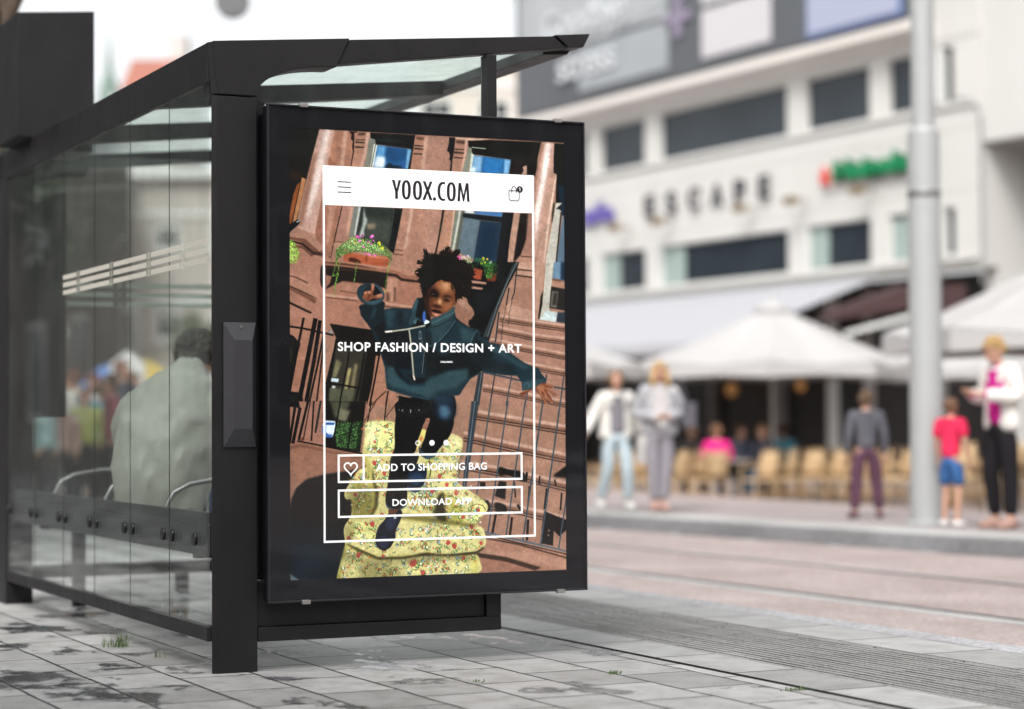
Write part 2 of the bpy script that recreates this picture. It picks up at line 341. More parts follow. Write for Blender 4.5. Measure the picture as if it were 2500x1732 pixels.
# far platform: sloping dark kerb face, pale top
def kerb_far():
    ya, yb = -25, 85; f = lambda y: yline(7.35, 11.86, 8.08, 5.74, y)
    A, B_ = f(ya), f(yb)
    prof = [(-.12, -.135), (0, -.135), (0, -.130), (.05, -.03), (.09, -.012), (.55, -.004), (.55, -.5), (-.12, -.5)]
    b = MB(); n = len(prof)
    vs = [(A+px, ya, z) for px, z in prof]+[(B_+px, yb, z) for px, z in prof]
    b.add(vs, [tuple(range(n)), tuple(range(n, 2*n))[::-1]]+[(i, n+i, n+(i+1) % n, (i+1) % n) for i in range(n)])
    o = b.build('far_kerb', speckle('dark kerb stone', (.155, .155, .16), (.18, .18, .185), 30, bump=.15)); tag(o, 'long grey kerb of the far tram platform', 'kerb', kind='structure')
    b = MB(); b.add([(A+.16, ya, .001), (A+1.3, ya, .001), (B_+1.3, yb, .001), (B_+.16, yb, .001)], [(0, 1, 2, 3)])
    b2 = MB(); z0, z1 = -.011, .0
    b2.hexa([(A+.09, ya, z0), (A+.62, ya, z0), (B_+.62, yb, z0), (B_+.09, yb, z0)], [(A+.10, ya, z1), (A+.62, ya, z1), (B_+.62, yb, z1), (B_+.10, yb, z1)])
    tag(b2.build('far_platform_edge', M_conc), 'pale stone edge on top of the far kerb', 'kerb', kind='structure')
    b3 = MB(); b3.hexa([(A+.62, ya, -.5), (A+2.9, ya, -.5), (B_+2.9, yb, -.5), (B_+.62, yb, -.5)], [(A+.62, ya, -.003), (A+2.9, ya, -.003), (B_+2.9, yb, -.003), (B_+.62, yb, -.003)])
    tag(b3.build('far_platform', speckle('far platform paving', (.28, .24, .235), (.38, .33, .32), 25, bump=.2)), 'greyish pink paving of the far platform', 'pavement', kind='structure')
    # light seam stones at the kerb foot
    bs = MB()
    for k in range(40):
        y = 2+k*1.15; x = f(y)-.18; bs.hexa([(x-.05, y, -.145), (x+.05, y, -.145), (x+.05, y+.13, -.145), (x-.05, y+.13, -.145)], [(x-.045, y, -.133), (x+.045, y, -.133), (x+.045, y+.13, -.133), (x-.045, y+.13, -.133)])
    tag(bs.build('kerb_foot_stones', M_conc), 'small pale stones along the foot of the far kerb', 'stones', kind='structure')
kerb_far()
tag(sheet('square', [(10.2, -60), (90, -60), (90, 120), (3.0, 120), (6.0, 60)], -.5, speckle('square paving', (.24, .20, .185), (.32, .27, .25), 12, bump=.2)), 'brownish paving of the cafe square', 'square')
PRINT_GLOW = 0.28  # emission strength added to lift the brightness of the print
ART = """
P b58a75 0 .|0,0 2350,0 2350,3460 0,3460
P 1b1b15 2 .|-26,-33 247,-6 214,162 147,373 111,485 59,715 -14,766 -27,380
P 3a2418 6 .|-5,324 118,346 67,404 -6,407
P c08a70 1 .|247,-6 517,-7 498,274 412,278 371,580 411,591 351,878 263,936 197,814 59,777 147,373
P c9a294 3 .|245,1 369,1 324,212 286,436 227,702 205,821 66,770 110,513 147,373 192,191
P e6cfc7 9 s|288,5 335,3 294,179 257,382 191,579 146,705 162,511 213,315 258,125
P a57864 8 .|192,205 147,373 110,513 73,749 99,755 147,553 184,371 228,161
P a9745e 3 .|324,212 286,436 227,702 205,821 263,923 371,580 405,278
P bf8a62 1 .|100,378 133,391 96,555 52,729 23,737 52,584
P a8602f 1 .|60,439 89,410 74,487 15,737 -6,745 -8,710 30,516
L 4a2412 4|93,403 56,570 15,737
L d08a50 3|122,395 81,562 41,729
P 12181a 1 .|-8,752 52,712 92,707 74,742 15,792 -8,820
L c8ccd0 4|58,725 88,711
P b98b77 2 .|66,770 205,821 234,875 322,935 307,991 190,994 117,913 -7,834 15,806
P 8a5c49 2 .|-8,838 124,851 241,944 278,936 285,991 226,979 110,879 -8,855
P 4a2f24 1 .|-8,862 110,882 190,945 270,960 270,974 190,973 95,900 -8,875
P 7d523f 2 .|-8,893 102,907 190,973 182,994 102,927 -8,913
P b78470 3 .|-8,917 102,931 182,994 270,1019 270,1058 -8,1065
P b07f6a 4 .|372,1 502,-3 501,274 383,279
P caa08c 5 .|443,1 480,-1 442,276 412,278
P 2a1c18 1 .|487,5 554,2 539,90 531,167 520,168 513,119 521,77 502,64 510,29
L 201816 5|526,147 503,274
P 2a1d1a 0 .|532,139 498,277 505,280 539,139
L 2a1d1a 6|428,587 359,878
P 3c2820 2 .|348,892 366,864 336,990 314,990
P b88974 2 .|532,13 663,3 628,226 606,279 505,277 528,161
P 2e211c 2 .|547,65 629,60 627,67 543,71
P 2e211c 2 .|543,81 621,82 620,90 539,91
P 2e211c 2 .|539,119 617,120 614,128 535,129
P 5b4034 4 .|562,12 629,8 625,26 562,33
P cfa898 4 .|633,5 663,7 636,162 598,280 576,277 614,142
P 171816 1 .|665,5 1045,4 1014,194 1002,276 976,277 1007,116 711,95 681,55 666,45
P 8e8c80 2 .|655,49 704,54 711,95 681,223 658,277 609,276 628,212
P d4d2c8 2 .|693,93 726,102 700,229 688,276 662,277 677,209
L 5c5c54 4|708,99 673,273
P 2d6a9e 2 .|726,102 1011,119 979,277 786,278 688,278
P 6aa2cc 6 .|726,102 794,107 775,219 711,222
P e4e6e8 8 .|711,187 794,190 782,278 688,278
P 1c5c8c 8 .|802,109 984,124 968,196 885,221 801,218
P 17303c 5 s|801,253 831,237 862,254 900,255 930,272 794,278
P 8ab4d2 4 .|976,121 1011,123 979,277 960,274
P 3a6a62 4 .|719,53 938,56 938,61 719,60
P bb8a74 2 .|1045,8 1165,7 1164,275 1002,276
P b58a78 2 .|1122,5 1335,7 1323,72 1326,129 1361,199 1341,278 1129,280
P 2e211c 2 .|1037,83 1118,86 1116,92 1037,92
P 2e211c 2 .|1034,106 1114,109 1112,118 1031,116
P 2e211c 2 .|1030,147 1106,148 1104,157 1028,156
P 6b4c3e 4 .|1053,15 1122,22 1118,40 1053,39
P cda592 4 .|1126,11 1153,9 1121,277 1090,277
P 1c1c20 1 .|1335,7 1389,8 1377,105 1361,192 1354,278 1339,278 1349,199 1334,179 1342,157 1332,122 1315,119 1332,57
P b88a76 2 .|1393,8 1494,10 1490,121 1470,194 1442,277 1357,277 1377,177
P 33241f 2 .|1381,96 1467,95 1465,102 1381,103
P 33241f 3 .|1377,119 1464,122 1462,133 1375,131
P 33241f 2 .|1377,162 1454,164 1453,172 1375,171
P 5b4034 5 .|1393,29 1471,29 1471,54 1397,50
P d0aa98 3 .|1475,14 1494,13 1482,121 1458,244 1442,277 1434,278 1462,158
P d7b39f 2 .|1389,6 1667,6 1667,13 1565,28 1389,15
P 13130f 2 .|1498,27 1675,11 2154,5 2113,215 2080,282 1856,277 1872,160 1541,133 1502,70
P 908e80 2 .|1502,81 1529,76 1533,126 1501,278 1446,279 1470,194
P d0cfc2 2 .|1525,119 1552,140 1528,277 1509,278
L a8b0a0 5|1533,77 1651,83
P 246a9c 2 .|1552,143 1872,162 1856,278 1526,278
P 8fb4d4 6 .|1552,143 1627,147 1611,277 1526,278
P f0eeec 8 .|1528,234 1564,239 1563,277 1526,278
P 2f82bb 8 .|1643,150 1809,163 1792,280 1626,277
P 8cb6d8 5 .|1817,163 1872,164 1852,277 1808,278
P 2a201c 2 .|1912,137 1992,140 1992,274 1880,277
P c89f8c 2 .|1976,214 2016,197 2016,277 1964,276 1988,242
P 17140f 2 .|2041,11 2146,11 2113,156 2090,288 2072,282 2040,280
P caa293 2 .|2146,11 2265,9 2259,135 2258,252 2217,356 2183,503 2092,942 2052,928 2030,581 2082,579 2104,288 2113,142
P ecd9d3 7 .|2187,9 2235,9 2214,174 2160,431 2093,797 2082,579 2144,286
P 9c7260 7 .|2146,11 2170,9 2133,155 2100,317 2089,317 2117,142
P 1a1c18 1 .|2265,9 2365,9 2358,496 2273,499 2282,258 2254,252 2257,135
P c39a88 2 .|2244,165 2257,164 2254,252 2284,259 2273,353 2240,501 2180,1009 2091,1011 2108,905 2175,503 2234,253
P e0c4b4 3 .|2272,273 2284,273 2257,427 2206,720 2164,1005 2156,1005 2190,721 2241,428
P 2b2620 3 s|2256,485 2264,529 2251,631 2239,661 2244,559
P 17384c 3 .|2298,352 2363,350 2357,598 2321,592
P c9bfb4 2 .|2277,492 2330,490 2313,542 2329,570 2269,1007 2172,1009 2222,749
P 2a3036 2 .|2272,543 2329,497 2333,559 2297,542
P 6c7f90 3 .|2337,599 2357,598 2355,1004 2269,1007
P 3a2c24 2 .|2317,563 2329,570 2277,1006 2265,1007
P b98c78 2 .|1956,924 2068,921 2079,1012 1915,1016
P 4c3428 2 .|1956,931 2060,935 2060,943 1956,938
P b07c66 3 .|290,585 426,584 351,878 336,990 289,977
P c69682 5 .|323,584 382,584 315,886 292,880
P b9897a 3 .|437,587 523,587 440,869 370,850
P d0a590 4 .|497,588 526,587 485,791 455,819
P 8d8c84 2 .|526,587 586,586 544,810 485,839
P c9c8c2 2 .|567,587 587,586 541,810 526,810
P 39403a 3 .|587,586 868,588 837,814 814,899 559,879 544,810
P 555a50 12 .|634,667 845,695 822,871 619,828
P b8bab4 4 s|612,591 623,660 638,695 612,773 611,815 567,823 597,724 604,654
P a08f78 7 .|634,716 709,713 701,756 634,758
P 141a18 1 .|868,588 936,589 898,777 859,947 806,907 837,800
P b98a76 3 .|936,589 1162,584 1160,1035 844,1043 867,905 898,763
P d2ac9a 5 .|1001,590 1028,589 965,902 943,903
P 7a5343 2 .|863,909 943,915 939,923 859,916
P 7a5343 2 .|855,944 939,949 935,958 851,952
P c4957f 3 .|359,878 440,869 425,904 351,899
P 7a5343 2 .|362,861 440,863 436,870 359,868
P bb8e7c 3 .|1127,589 1274,591 1210,930 1126,912
P 1e1c1c 1 .|1274,587 1293,588 1257,780 1222,930 1207,930 1242,780
P c09079 3 .|1293,590 1386,589 1350,855 1326,906 1226,930
P d6b09c 3 .|1367,590 1386,589 1346,877 1330,877
P 8e8d80 2 .|1386,589 1441,588 1381,911 1338,891
P cac9bd 2 .|1417,589 1437,588 1373,904 1357,898
P 6e6f64 3 .|1441,588 1468,591 1420,889 1381,911
P 73828c 3 .|1468,591 1609,618 1544,971 1404,918
P e8e8ea 3 .|1468,586 1550,586 1550,602 1468,602
P 4a86bc 4 .|1550,586 1800,587 1794,626 1609,614 1550,606
P 1b2226 2 .|1452,606 1798,626 1790,669 1593,654 1452,638
P 22425a 3 .|1601,658 1790,669 1749,994 1536,1000
P 173a56 10 .|1632,703 1758,706 1717,952 1591,955
P 15191e 2 .|1800,587 1898,586 1861,804 1840,992 1741,1002 1790,647
P c69c88 2 .|1902,587 1956,590 1908,874 1891,990 1852,1017 1840,992 1861,804
P 241a14 3 .|1956,590 2062,589 2012,799 1956,924 1891,990 1908,874
P ae8270 4 .|2022,590 2064,589 2061,928 1964,923 2004,799
P bb8874 3 .|-9,1103 263,1027 285,1054 284,1455 181,1471 -9,1446
P b4806b 3 .|288,1061 633,1059 1086,1125 1085,1429 288,1317
P c08f7a 3 .|-9,1110 65,1142 160,1181 225,1235 233,1332 -9,1240
P 6a4536 2 .|-9,1130 58,1146 153,1188 145,1196 51,1155 -9,1138
P 8d5e4b 2 .|-9,1216 101,1259 218,1318 203,1350 87,1286 -9,1240
P 4a3024 1 .|-9,1209 101,1252 222,1308 222,1313 98,1260 -9,1218
P 221a16 1 .|-8,1333 181,1416 166,1426 -8,1350
P 30241e 2 s|252,1069 270,1068 269,1220 248,1179
P bc8a74 3 .|285,991 633,1013 1160,1109 1160,1151 285,1033
P 70493a 2 .|285,1022 440,1029 596,1046 896,1101 896,1115 588,1060 285,1034
P a8745e 2 .|288,1040 889,1077 934,1108 1071,1118 1071,1140 926,1139 889,1116 288,1068
P 3d281f 1 .|288,1050 484,1063 881,1105 926,1136 1071,1150 1071,1168 919,1157 873,1127 484,1084 288,1068
P 2a1f1a 3 .|292,1068 351,1070 410,1078 806,1104 798,1195 805,1223 707,1197 558,1179 439,1168 380,1190 291,1234
P b78772 3 .|421,1172 484,1188 618,1195 707,1218 573,1263 409,1238
P 8e6451 2 .|409,1238 573,1263 573,1273 402,1249
P a97863 2 .|292,1123 343,1136 328,1185 291,1234
P c3937d 2 .|805,1135 896,1144 876,1320 790,1314 798,1188
P 7a5341 4 s|797,1244 820,1265 820,1314 793,1311
P 8a6250 3 .|858,1208 881,1207 873,1320 854,1320
P c99c87 3 .|288,1269 558,1294 557,1315 288,1293
P 70493a 2 .|288,1293 557,1315 557,1324 288,1302
P c99c87 3 .|771,1322 1024,1352 1009,1370 771,1343
P 8a5f4d 2 .|771,1350 1009,1374 994,1388 771,1364
P b98570 4 .|288,1303 572,1329 594,1479 676,1540 320,1503 287,1504
P b8856f 3 .|-9,1446 276,1476 274,2130 -11,2129
P 16140f 1 .|324,1500 676,1544 743,1714 629,2130 285,2130 289,1960 379,1613
P 4a4438 5 .|371,1648 631,1715 555,2130 318,2130
P 8b8462 5 .|378,1773 422,1800 378,1911 341,1918
P c0ae78 4 .|474,1842 504,1841 444,2105 421,2105
P a0906c 6 .|526,1806 556,1813 510,2064 481,2064
P d7e2ea 2 .|337,1918 400,1925 392,1953 332,1946
P e0e4e6 2 .|344,1977 370,1981 363,2029 333,2022
P 6b6a54 5 .|319,1994 525,2008 495,2130 311,2130
P bc8870 2 .|705,1742 762,1756 787,1994 885,2050 877,2131 633,2130 667,1994
P 181410 1 .|-10,1584 28,1597 86,1658 57,1748 -11,2009
P 3c3a30 4 .|-1,1686 28,1693 13,1789 -10,1858
L 15130f 12|112,1462 71,1651 -2,2022
L 15130f 9|-10,1525 115,1541 276,1573 353,1589
L 14120f 22|207,1470 155,1719 85,2050 55,2242
L 14120f 19|245,1484 195,1788 125,2130 106,2242
L 14120f 10|276,1580 224,1822 150,2130
L 14120f 8|276,1649 249,1857 212,2130
L 14120f 10|379,1620 334,1856 282,2130
L 14120f 8|482,1716 467,1821 399,2130
L 14120f 10|608,1729 570,1959 525,2130
L 14120f 9|739,1714 697,1924 652,2130
L 14120f 9|289,1960 422,1973 630,2008
L 6e4c3c 8|787,2022 712,2085 674,2126
L 15130f 8|806,2022 787,2131
B a0a8b0 8 1.0|335,1565
P 141210 1 .|-11,2022 92,2033 107,2091 106,2201 -11,2200
P 28302a 4 .|-2,2050 49,2057 41,2105 -2,2105
P b58370 2 .|-8,2098 630,2099 629,2278 590,2510 -9,2433
P 1a1712 2 .|287,2098 620,2099 571,2492 281,2444
P 60604c 6 .|325,2098 496,2099 457,2188 362,2232
P 8a846c 6 .|391,2152 495,2170 457,2259 381,2241
F 2f5a2a|353,2258 610,2251 571,2483 380,2454
F 6f9a5a|362,2267 571,2260 533,2473 381,2445
P dfe6f0 2 .|291,2245 367,2250 371,2312 343,2374 286,2373 258,2338 263,2276
P 3766b8 2 .|287,2262 362,2263 357,2281 291,2280
P 4a78c0 2 .|263,2289 291,2289 291,2338 343,2356 333,2381 291,2373 260,2342
P e8ecf2 5 s|291,2289 353,2294 343,2347 305,2347
L 14120f 13|39,2151 -4,2415
L 14120f 12|146,2098 71,2389
L 14120f 16|81,2151 24,2415
L 14120f 5|165,2098 108,2390
L 14120f 8|193,2098 173,2399
L 3c3c3a 11|249,2098 206,2337
L 14120f 8|410,2098 343,2445
L 14120f 9|534,2099 466,2473
L 14120f 6|668,2099 629,2278
L 14120f 6|793,2099 773,2261
L 6b483a 5|881,2108 783,2225
L 6b483a 5|706,2099 610,2251
P 14120f 1 .|-8,2098 71,2098 81,2151 -8,2138
L 14120f 8|61,2402 277,2444 590,2505
B 7a3c2a 9 .9|99,2389
P a97a64 2 .|-9,2437 61,2407 277,2449 590,2519 618,2600 570,2626 276,2657 135,2690 42,2750 4,2837 -10,2890
P 8e604d 4 .|-9,2450 71,2426 277,2471 571,2536 571,2545 277,2484 70,2442 -9,2468
P 14130f 4 .|618,2600 570,2626 276,2661 135,2694 51,2759 9,2846 -5,2960 -11,3469 548,3489
P 0e1c28 14 .|-5,3013 247,3072 454,3122 415,3431 377,3461 -6,3460
P 132a3a 25 .|22,3198 246,3204 321,3428 22,3452
P 6c7880 3 s|-8,3407 31,3435 68,3463 -8,3464
P 3a4448 3 .|-5,3013 9,3031 -1,3048 -7,3048
P 0f1214 2 .|1481,994 1955,982 1827,1201 1746,1390 1666,1634 1378,1460 1379,1268 1512,1172
P 1a2226 14 .|1558,1243 1747,1203 1668,1391 1558,1393
P c69c88 3 .|1939,982 2068,979 2065,1442 1873,1445 1826,1345 1898,1236
P b48874 3 .|1915,1077 2067,1102 2065,1370 1874,1330
P d5ad9a 3 .|1931,1011 2067,1030 2067,1044 1931,1026
P 5c3c2e 2 .|1927,1037 2140,1050 2139,1058 1923,1048
P 3c2820 2 .|1907,1084 2067,1098 2099,1109 2067,1109 1907,1093
P 9a6d58 3 .|2087,1044 2140,1050 2139,1137 2115,1173 2099,1159 2115,1108
P c39a86 2 .|2082,978 2184,976 2147,1194 2109,1442 2079,1442
P c9bfb4 2 .|2180,976 2253,974 2227,1193 2210,1367 2266,1439 2282,1461 2121,1441 2163,1194
P 271c16 2 .|2155,1209 2146,1325 2121,1438 2109,1434 2134,1253
P 7c96ac 2 .|2253,974 2355,971 2354,1124 2240,1105
P 24425a 4 .|2318,972 2355,971 2354,1124 2313,1118
P 8c6650 2 .|2240,1105 2317,1114 2317,1133 2240,1123
P 34302a 2 .|2228,1171 2353,1190 2352,1365 2210,1346
P 857c70 3 .|2235,1207 2292,1213 2275,1345 2218,1338
P 4a443c 3 .|2252,1221 2284,1224 2271,1323 2235,1323
P 3a4654 3 .|2283,1381 2354,1380 2354,1467 2270,1457
P c9cfce 3 .|2202,1368 2283,1381 2270,1461 2125,1441 2170,1383
P b88b78 3 .|1762,1389 1873,1416 2065,1442 2355,1482 2351,2133 1554,2132 1555,1878 1619,1706 1714,1598
P d2ab99 3 .|1770,1406 2065,1445 2355,1477 2355,1497 2065,1464 1770,1426
P 9a6e5a 4 .|1770,1427 2064,1466 2355,1498 2355,1515 2064,1483 1770,1444
P 2c1d17 1 .|1770,1444 2064,1483 2355,1515 2355,1522 2064,1489 1770,1450
P b08571 1 .|1770,1450 2064,1489 2355,1522 2355,1530 2064,1498 1770,1459
P 3c281f 1 .|1770,1459 2064,1498 2355,1530 2355,1536 2064,1503 1770,1464
P d2ab99 3 .|1746,1496 2064,1553 2355,1582 2355,1602 2064,1573 1746,1516
P 9a6e5a 4 .|1746,1517 2064,1575 2355,1604 2354,1621 2064,1591 1746,1534
P 2c1d17 1 .|1746,1534 2064,1591 2354,1621 2354,1627 2064,1598 1746,1541
P b08571 1 .|1746,1541 2064,1598 2354,1627 2354,1636 2064,1606 1745,1549
P 3c281f 1 .|1745,1549 2064,1606 2354,1636 2354,1641 2064,1612 1745,1554
P d2ab99 3 .|1690,1593 2063,1658 2354,1706 2354,1726 2063,1678 1690,1613
P 9a6e5a 4 .|1690,1615 2063,1679 2354,1728 2354,1744 2063,1696 1690,1631
P 2c1d17 1 .|1690,1631 2063,1696 2354,1744 2354,1751 2063,1703 1690,1638
P b08571 1 .|1690,1638 2063,1703 2354,1751 2354,1759 2063,1711 1690,1646
P 3c281f 1 .|1690,1646 2063,1711 2354,1759 2353,1765 2063,1717 1690,1652
P d2ab99 3 .|1982,1781 2062,1792 2353,1841 2353,1861 2062,1811 1982,1801
P 9a6e5a 4 .|1982,1803 2062,1813 2353,1862 2353,1879 2062,1830 1982,1819
P 2c1d17 1 .|1982,1819 2062,1830 2353,1879 2353,1886 2062,1836 1982,1826
P b08571 1 .|1982,1826 2062,1836 2353,1886 2353,1894 2062,1845 1982,1834
P 3c281f 1 .|1982,1834 2062,1845 2353,1894 2353,1900 2062,1850 1982,1840
P d2ab99 3 .|1617,1962 1981,2026 2351,2091 2351,2111 1981,2046 1617,1982
P 9a6e5a 4 .|1617,1984 1981,2048 2351,2113 2351,2130 1981,2064 1617,2000
P 2c1d17 1 .|1617,2000 1981,2064 2351,2130 2351,2137 1981,2071 1617,2007
P b08571 1 .|1617,2007 1981,2071 2351,2137 2351,2145 1981,2079 1617,2015
P 3c281f 1 .|1617,2015 1981,2079 2351,2145 2351,2151 1981,2085 1617,2020
P d2ab99 3 .|1558,2166 1923,2222 2357,2290 2357,2318 1923,2250 1558,2194
P 9a6e5a 4 .|1558,2196 1923,2253 2357,2320 2357,2343 1923,2276 1558,2219
P 2c1d17 1 .|1558,2219 1923,2276 2357,2343 2357,2353 1923,2285 1558,2228
P b08571 1 .|1558,2228 1923,2285 2357,2353 2357,2364 1923,2296 1558,2239
P 3c281f 1 .|1558,2239 1923,2296 2357,2364 2357,2372 1923,2304 1558,2247
P d2ab99 3 .|1447,2335 1922,2435 2356,2518 2355,2546 1922,2463 1447,2362
P 9a6e5a 4 .|1447,2364 1922,2465 2355,2549 2355,2572 1921,2488 1447,2387
P 2c1d17 1 .|1447,2387 1921,2488 2355,2572 2355,2581 1921,2497 1447,2396
P b08571 1 .|1447,2396 1921,2497 2355,2581 2355,2593 1921,2509 1447,2408
P 3c281f 1 .|1447,2408 1921,2509 2355,2593 2355,2601 1921,2517 1447,2416
P d2ab99 3 .|1416,2558 1819,2628 2354,2747 2354,2775 1818,2655 1416,2585
P 9a6e5a 4 .|1416,2588 1818,2657 2354,2777 2354,2801 1818,2680 1416,2610
P 2c1d17 1 .|1416,2610 1818,2680 2354,2801 2354,2810 1818,2690 1416,2620
P b08571 1 .|1416,2620 1818,2690 2354,2810 2354,2822 1818,2701 1416,2631
P 3c281f 1 .|1416,2631 1818,2701 2354,2822 2354,2829 1818,2709 1415,2639
P d2ab99 3 .|1635,2872 1919,2924 2352,3027 2352,3055 1919,2952 1635,2900
P 9a6e5a 4 .|1635,2902 1919,2954 2352,3057 2352,3080 1919,2977 1635,2925
P 2c1d17 1 .|1635,2925 1919,2977 2352,3080 2352,3089 1919,2986 1635,2934
P b08571 1 .|1635,2934 1919,2986 2352,3089 2352,3101 1918,2998 1635,2946
P 3c281f 1 .|1635,2946 1918,2998 2352,3101 2352,3109 1918,3006 1634,2953
P 16130f 4 .|2240,2696 2355,2623 2354,2721 2250,2710
P 1d1712 3 s|1758,2624 1839,2644 1961,2664 2002,2729 1940,2738 1839,2690 1757,2689
L 241a15 12|2002,2674 1992,2739
L 241a15 9|2115,2704 2110,2768
L 241a15 9|2250,2734 2260,2780
P 1d1712 3 s|1635,2888 1665,2898 1675,2962 1644,2980 1634,2952
P 1d1712 3 s|1716,2908 1807,2929 1817,2984 1745,3001
L 1d1712 14|1919,2931 1959,2987
P 1a1511 3 .|1757,2735 1818,2745 1807,2883 1716,2853
P 1d1712 2 .|1585,2741 1636,2742 1635,2797 1595,2796
L 241a15 13|1725,3000 1694,3146
L 241a15 13|1867,3031 1846,3187
L 241a15 13|2010,3053 1999,3210
L 241a15 8|1889,2746 1899,2866
L 241a15 8|2022,2785 2011,2915
L 241a15 10|2177,2807 2155,2964
L 241a15 10|2312,2846 2300,2976
P 15120f 2 .|2155,2983 2357,3062 2357,3136 2289,3190 2237,3142 2231,3263 2122,3241 2134,3102
B c9a08c 6 .9|2195,3141
B c9a08c 5 .9|2190,3178
B c9a08c 5 .9|2269,3022
P b98a74 2 .|1573,3161 2355,3322 2355,3453 1541,3471
P 5a3d30 2 .|1633,3181 1917,3235 2355,3360 2355,3371 1917,3249 1633,3192
P c39580 5 .|1542,3270 2019,3312 2355,3387 2355,3453 1916,3373 1542,3306
P 4e3326 3 .|1552,3298 1815,3342 2121,3435 2070,3457 1814,3379 1552,3334
P b07f6a 3 .|1552,3334 1814,3388 2018,3455 1541,3471
L 4c5660 9|1618,1867 1982,1941
L 4c5660 9|2166,1973 2381,2006
L 4b555f 8|2183,1883 2170,1970
L 3c444c 7|1724,1878 1679,2132
L 4b5a66 7|1870,1898 1821,2133
L 4b5a66 7|2013,2020 1988,2133
L 4b5a66 7|2336,1904 2302,2133
L 4b5a66 7|2149,2093 2145,2133
P 3f474c 1 .|1579,1871 1626,1871 1585,2132 1530,2132
L 8a949a 3|1606,1878 1562,2132
L 5c676e 8|1685,2100 1560,2832
L 50606c 8|1837,2100 1654,3145
L 50606c 8|1990,2100 1816,3159
L 50606c 9|2145,2119 1963,3209
L 50606c 9|2306,2100 2122,3246
L 50606c 8|2359,2847 2283,3283
P 46505a 1 .|1518,2100 1584,2100 1470,2775 1435,2775
L 8d979c 3|1548,2100 1450,2775
L 6c7680 10|1628,3140 1917,3208 2356,3313
L 2a2420 5|1633,3158 1917,3231 2355,3336
P 454b4e 1 .|1907,983 1935,982 1851,1129 1762,1346 1666,1599 1619,1585 1699,1405 1803,1187 1875,1027
L 7b8488 4|1923,990 1835,1151 1747,1339 1659,1584
L 2c3438 7|1851,1194 1826,1331
L 3a464c 8|1762,1389 1729,1627
L 2c3438 6|1923,1026 1898,1229 1874,1287
W 3c3a38 6|1882,1272 1857,1388 1841,1489
W 3c3a38 6|1826,1331 1793,1475 1777,1633
L b08a78 3|1826,1360 1801,1489
P c06a48 2 .|440,952 499,944 618,968 821,970 813,1044 753,1046 440,1015
P a0522f 3 .|641,968 637,1017 618,1024 618,968
P e0936e 3 .|648,967 821,977 820,987 648,978
P b5603e 2 .|633,1017 806,1012 806,1040 708,1039
P 5a2a18 3 s|499,985 559,998 581,1025 484,1014
F 3d7a34|381,933 485,846 769,880 844,948 844,1004 746,944 559,942 425,974 366,1031
F 86b85e|381,919 514,818 671,841 784,886 844,962 708,959 559,928 410,974
F b8d890|425,904 522,824 709,875 784,928 633,940
W 7fae4a 7|381,947 380,1055
W 7fae4a 7|380,1024 351,1129 395,1114 358,1232
W 86b450 6|410,1023 380,1163 358,1302
W 86b450 6|551,1019 536,1124 524,1180
W 7fae4a 7|821,1012 806,1097 782,1244
D d65fae 9|552,820
D d65fae 9|570,826
D e07cc0 9|574,854
D d65fae 9|596,812
D e07cc0 9|604,899
D d65fae 10|664,823
D e583c4 10|682,812
D d65fae 8|645,859
D d65fae 9|671,872
D d65fae 8|622,951
D e07cc0 9|656,957
D e07cc0 8|697,962
D d65fae 6|686,847
D e6d83a 10|735,863
D e6d83a 10|761,905
D e6d83a 7|742,881
D d8c040 7|537,869
D d8c040 6|604,846
F 9fe04a|-8,862 30,867 66,928 87,997 44,1046 -8,1047
F c4f07a|-8,869 22,881 59,935 80,990 -8,1041
P b35a3a 3 .|1544,1036 1622,1055 1606,1134 1512,1122
P 8a3f28 3 .|1669,1076 1748,1074 1732,1146 1653,1140
P c0917c 2 .|1520,1136 1653,1151 1653,1169 1528,1161
P c0917c 2 .|1512,1183 1621,1195 1621,1213 1512,1204
F 3f7d34|1497,994 1560,1021 1528,1072 1481,1037
F 2f6a2c|1622,991 1749,1002 1764,1073 1700,1125 1638,1105
F 6aa548|1630,1005 1717,1017 1701,1118 1645,1126
F cfe8b0|1427,946 1513,943 1528,1014 1450,1023
D e8b8c8 9|1458,952
D e8c0d0 9|1493,947
D e0709c 14|1404,953
D d860a8 12|1423,967
D e06cb0 9|1330,931
D e8d840 12|1627,965
D e8d840 10|1607,998
D e8d840 8|1642,990
D f0d8d8 9|1691,992
D d8b830 8|1662,968
F 50904a|1544,964 1591,955 1733,995 1733,1020 1560,1025
P a87c68 2 s|1379,1339 1387,1303 1433,1270 1480,1280 1495,1322 1534,1365 1546,1407 1526,1436 1503,1451 1495,1487 1510,1511 1456,1487 1378,1424
P a87a64 3 .|1378,1367 1510,1429 1534,1443 1503,1454 1386,1396
P bd937f 6 s|1402,1310 1457,1288 1488,1330 1511,1372 1448,1352
P dfd092 1 s|619,2269 687,2253 865,2266 880,2387 1016,2461 1045,2497 1154,2489 1162,2734 1211,2753 1239,3098 1012,3434 406,3462 377,3461 406,3342 445,3210 435,3077 493,2981 503,2865 455,2855 441,2802 494,2714 551,2634 628,2600 590,2519 609,2367
P e0d296 1 s|1060,2479 1228,2481 1332,2364 1377,2364 1437,2401 1436,2465 1406,2574 1385,2719 1445,2775 1595,2869 1655,2925 1644,2980 1594,3016 1563,3079 1613,3107 1638,3190 1623,3254 1552,3298 1577,3344 1566,3462 1115,3460 823,3427
P f2eaa4 14 s|648,2278 851,2279 850,2459 647,2475
P c9bb62 9 .|619,2483 657,2600 666,2725 714,2780 694,2949 665,2976 628,2600 590,2519
P d8cc74 10 s|494,2722 627,2725 685,2833 665,2976 626,2975 627,2832 551,2786
P cdc068 6 s|507,2865 617,2832 646,2984 521,2990
P efe69c 10 s|493,3034 684,3065 722,3156 530,3150
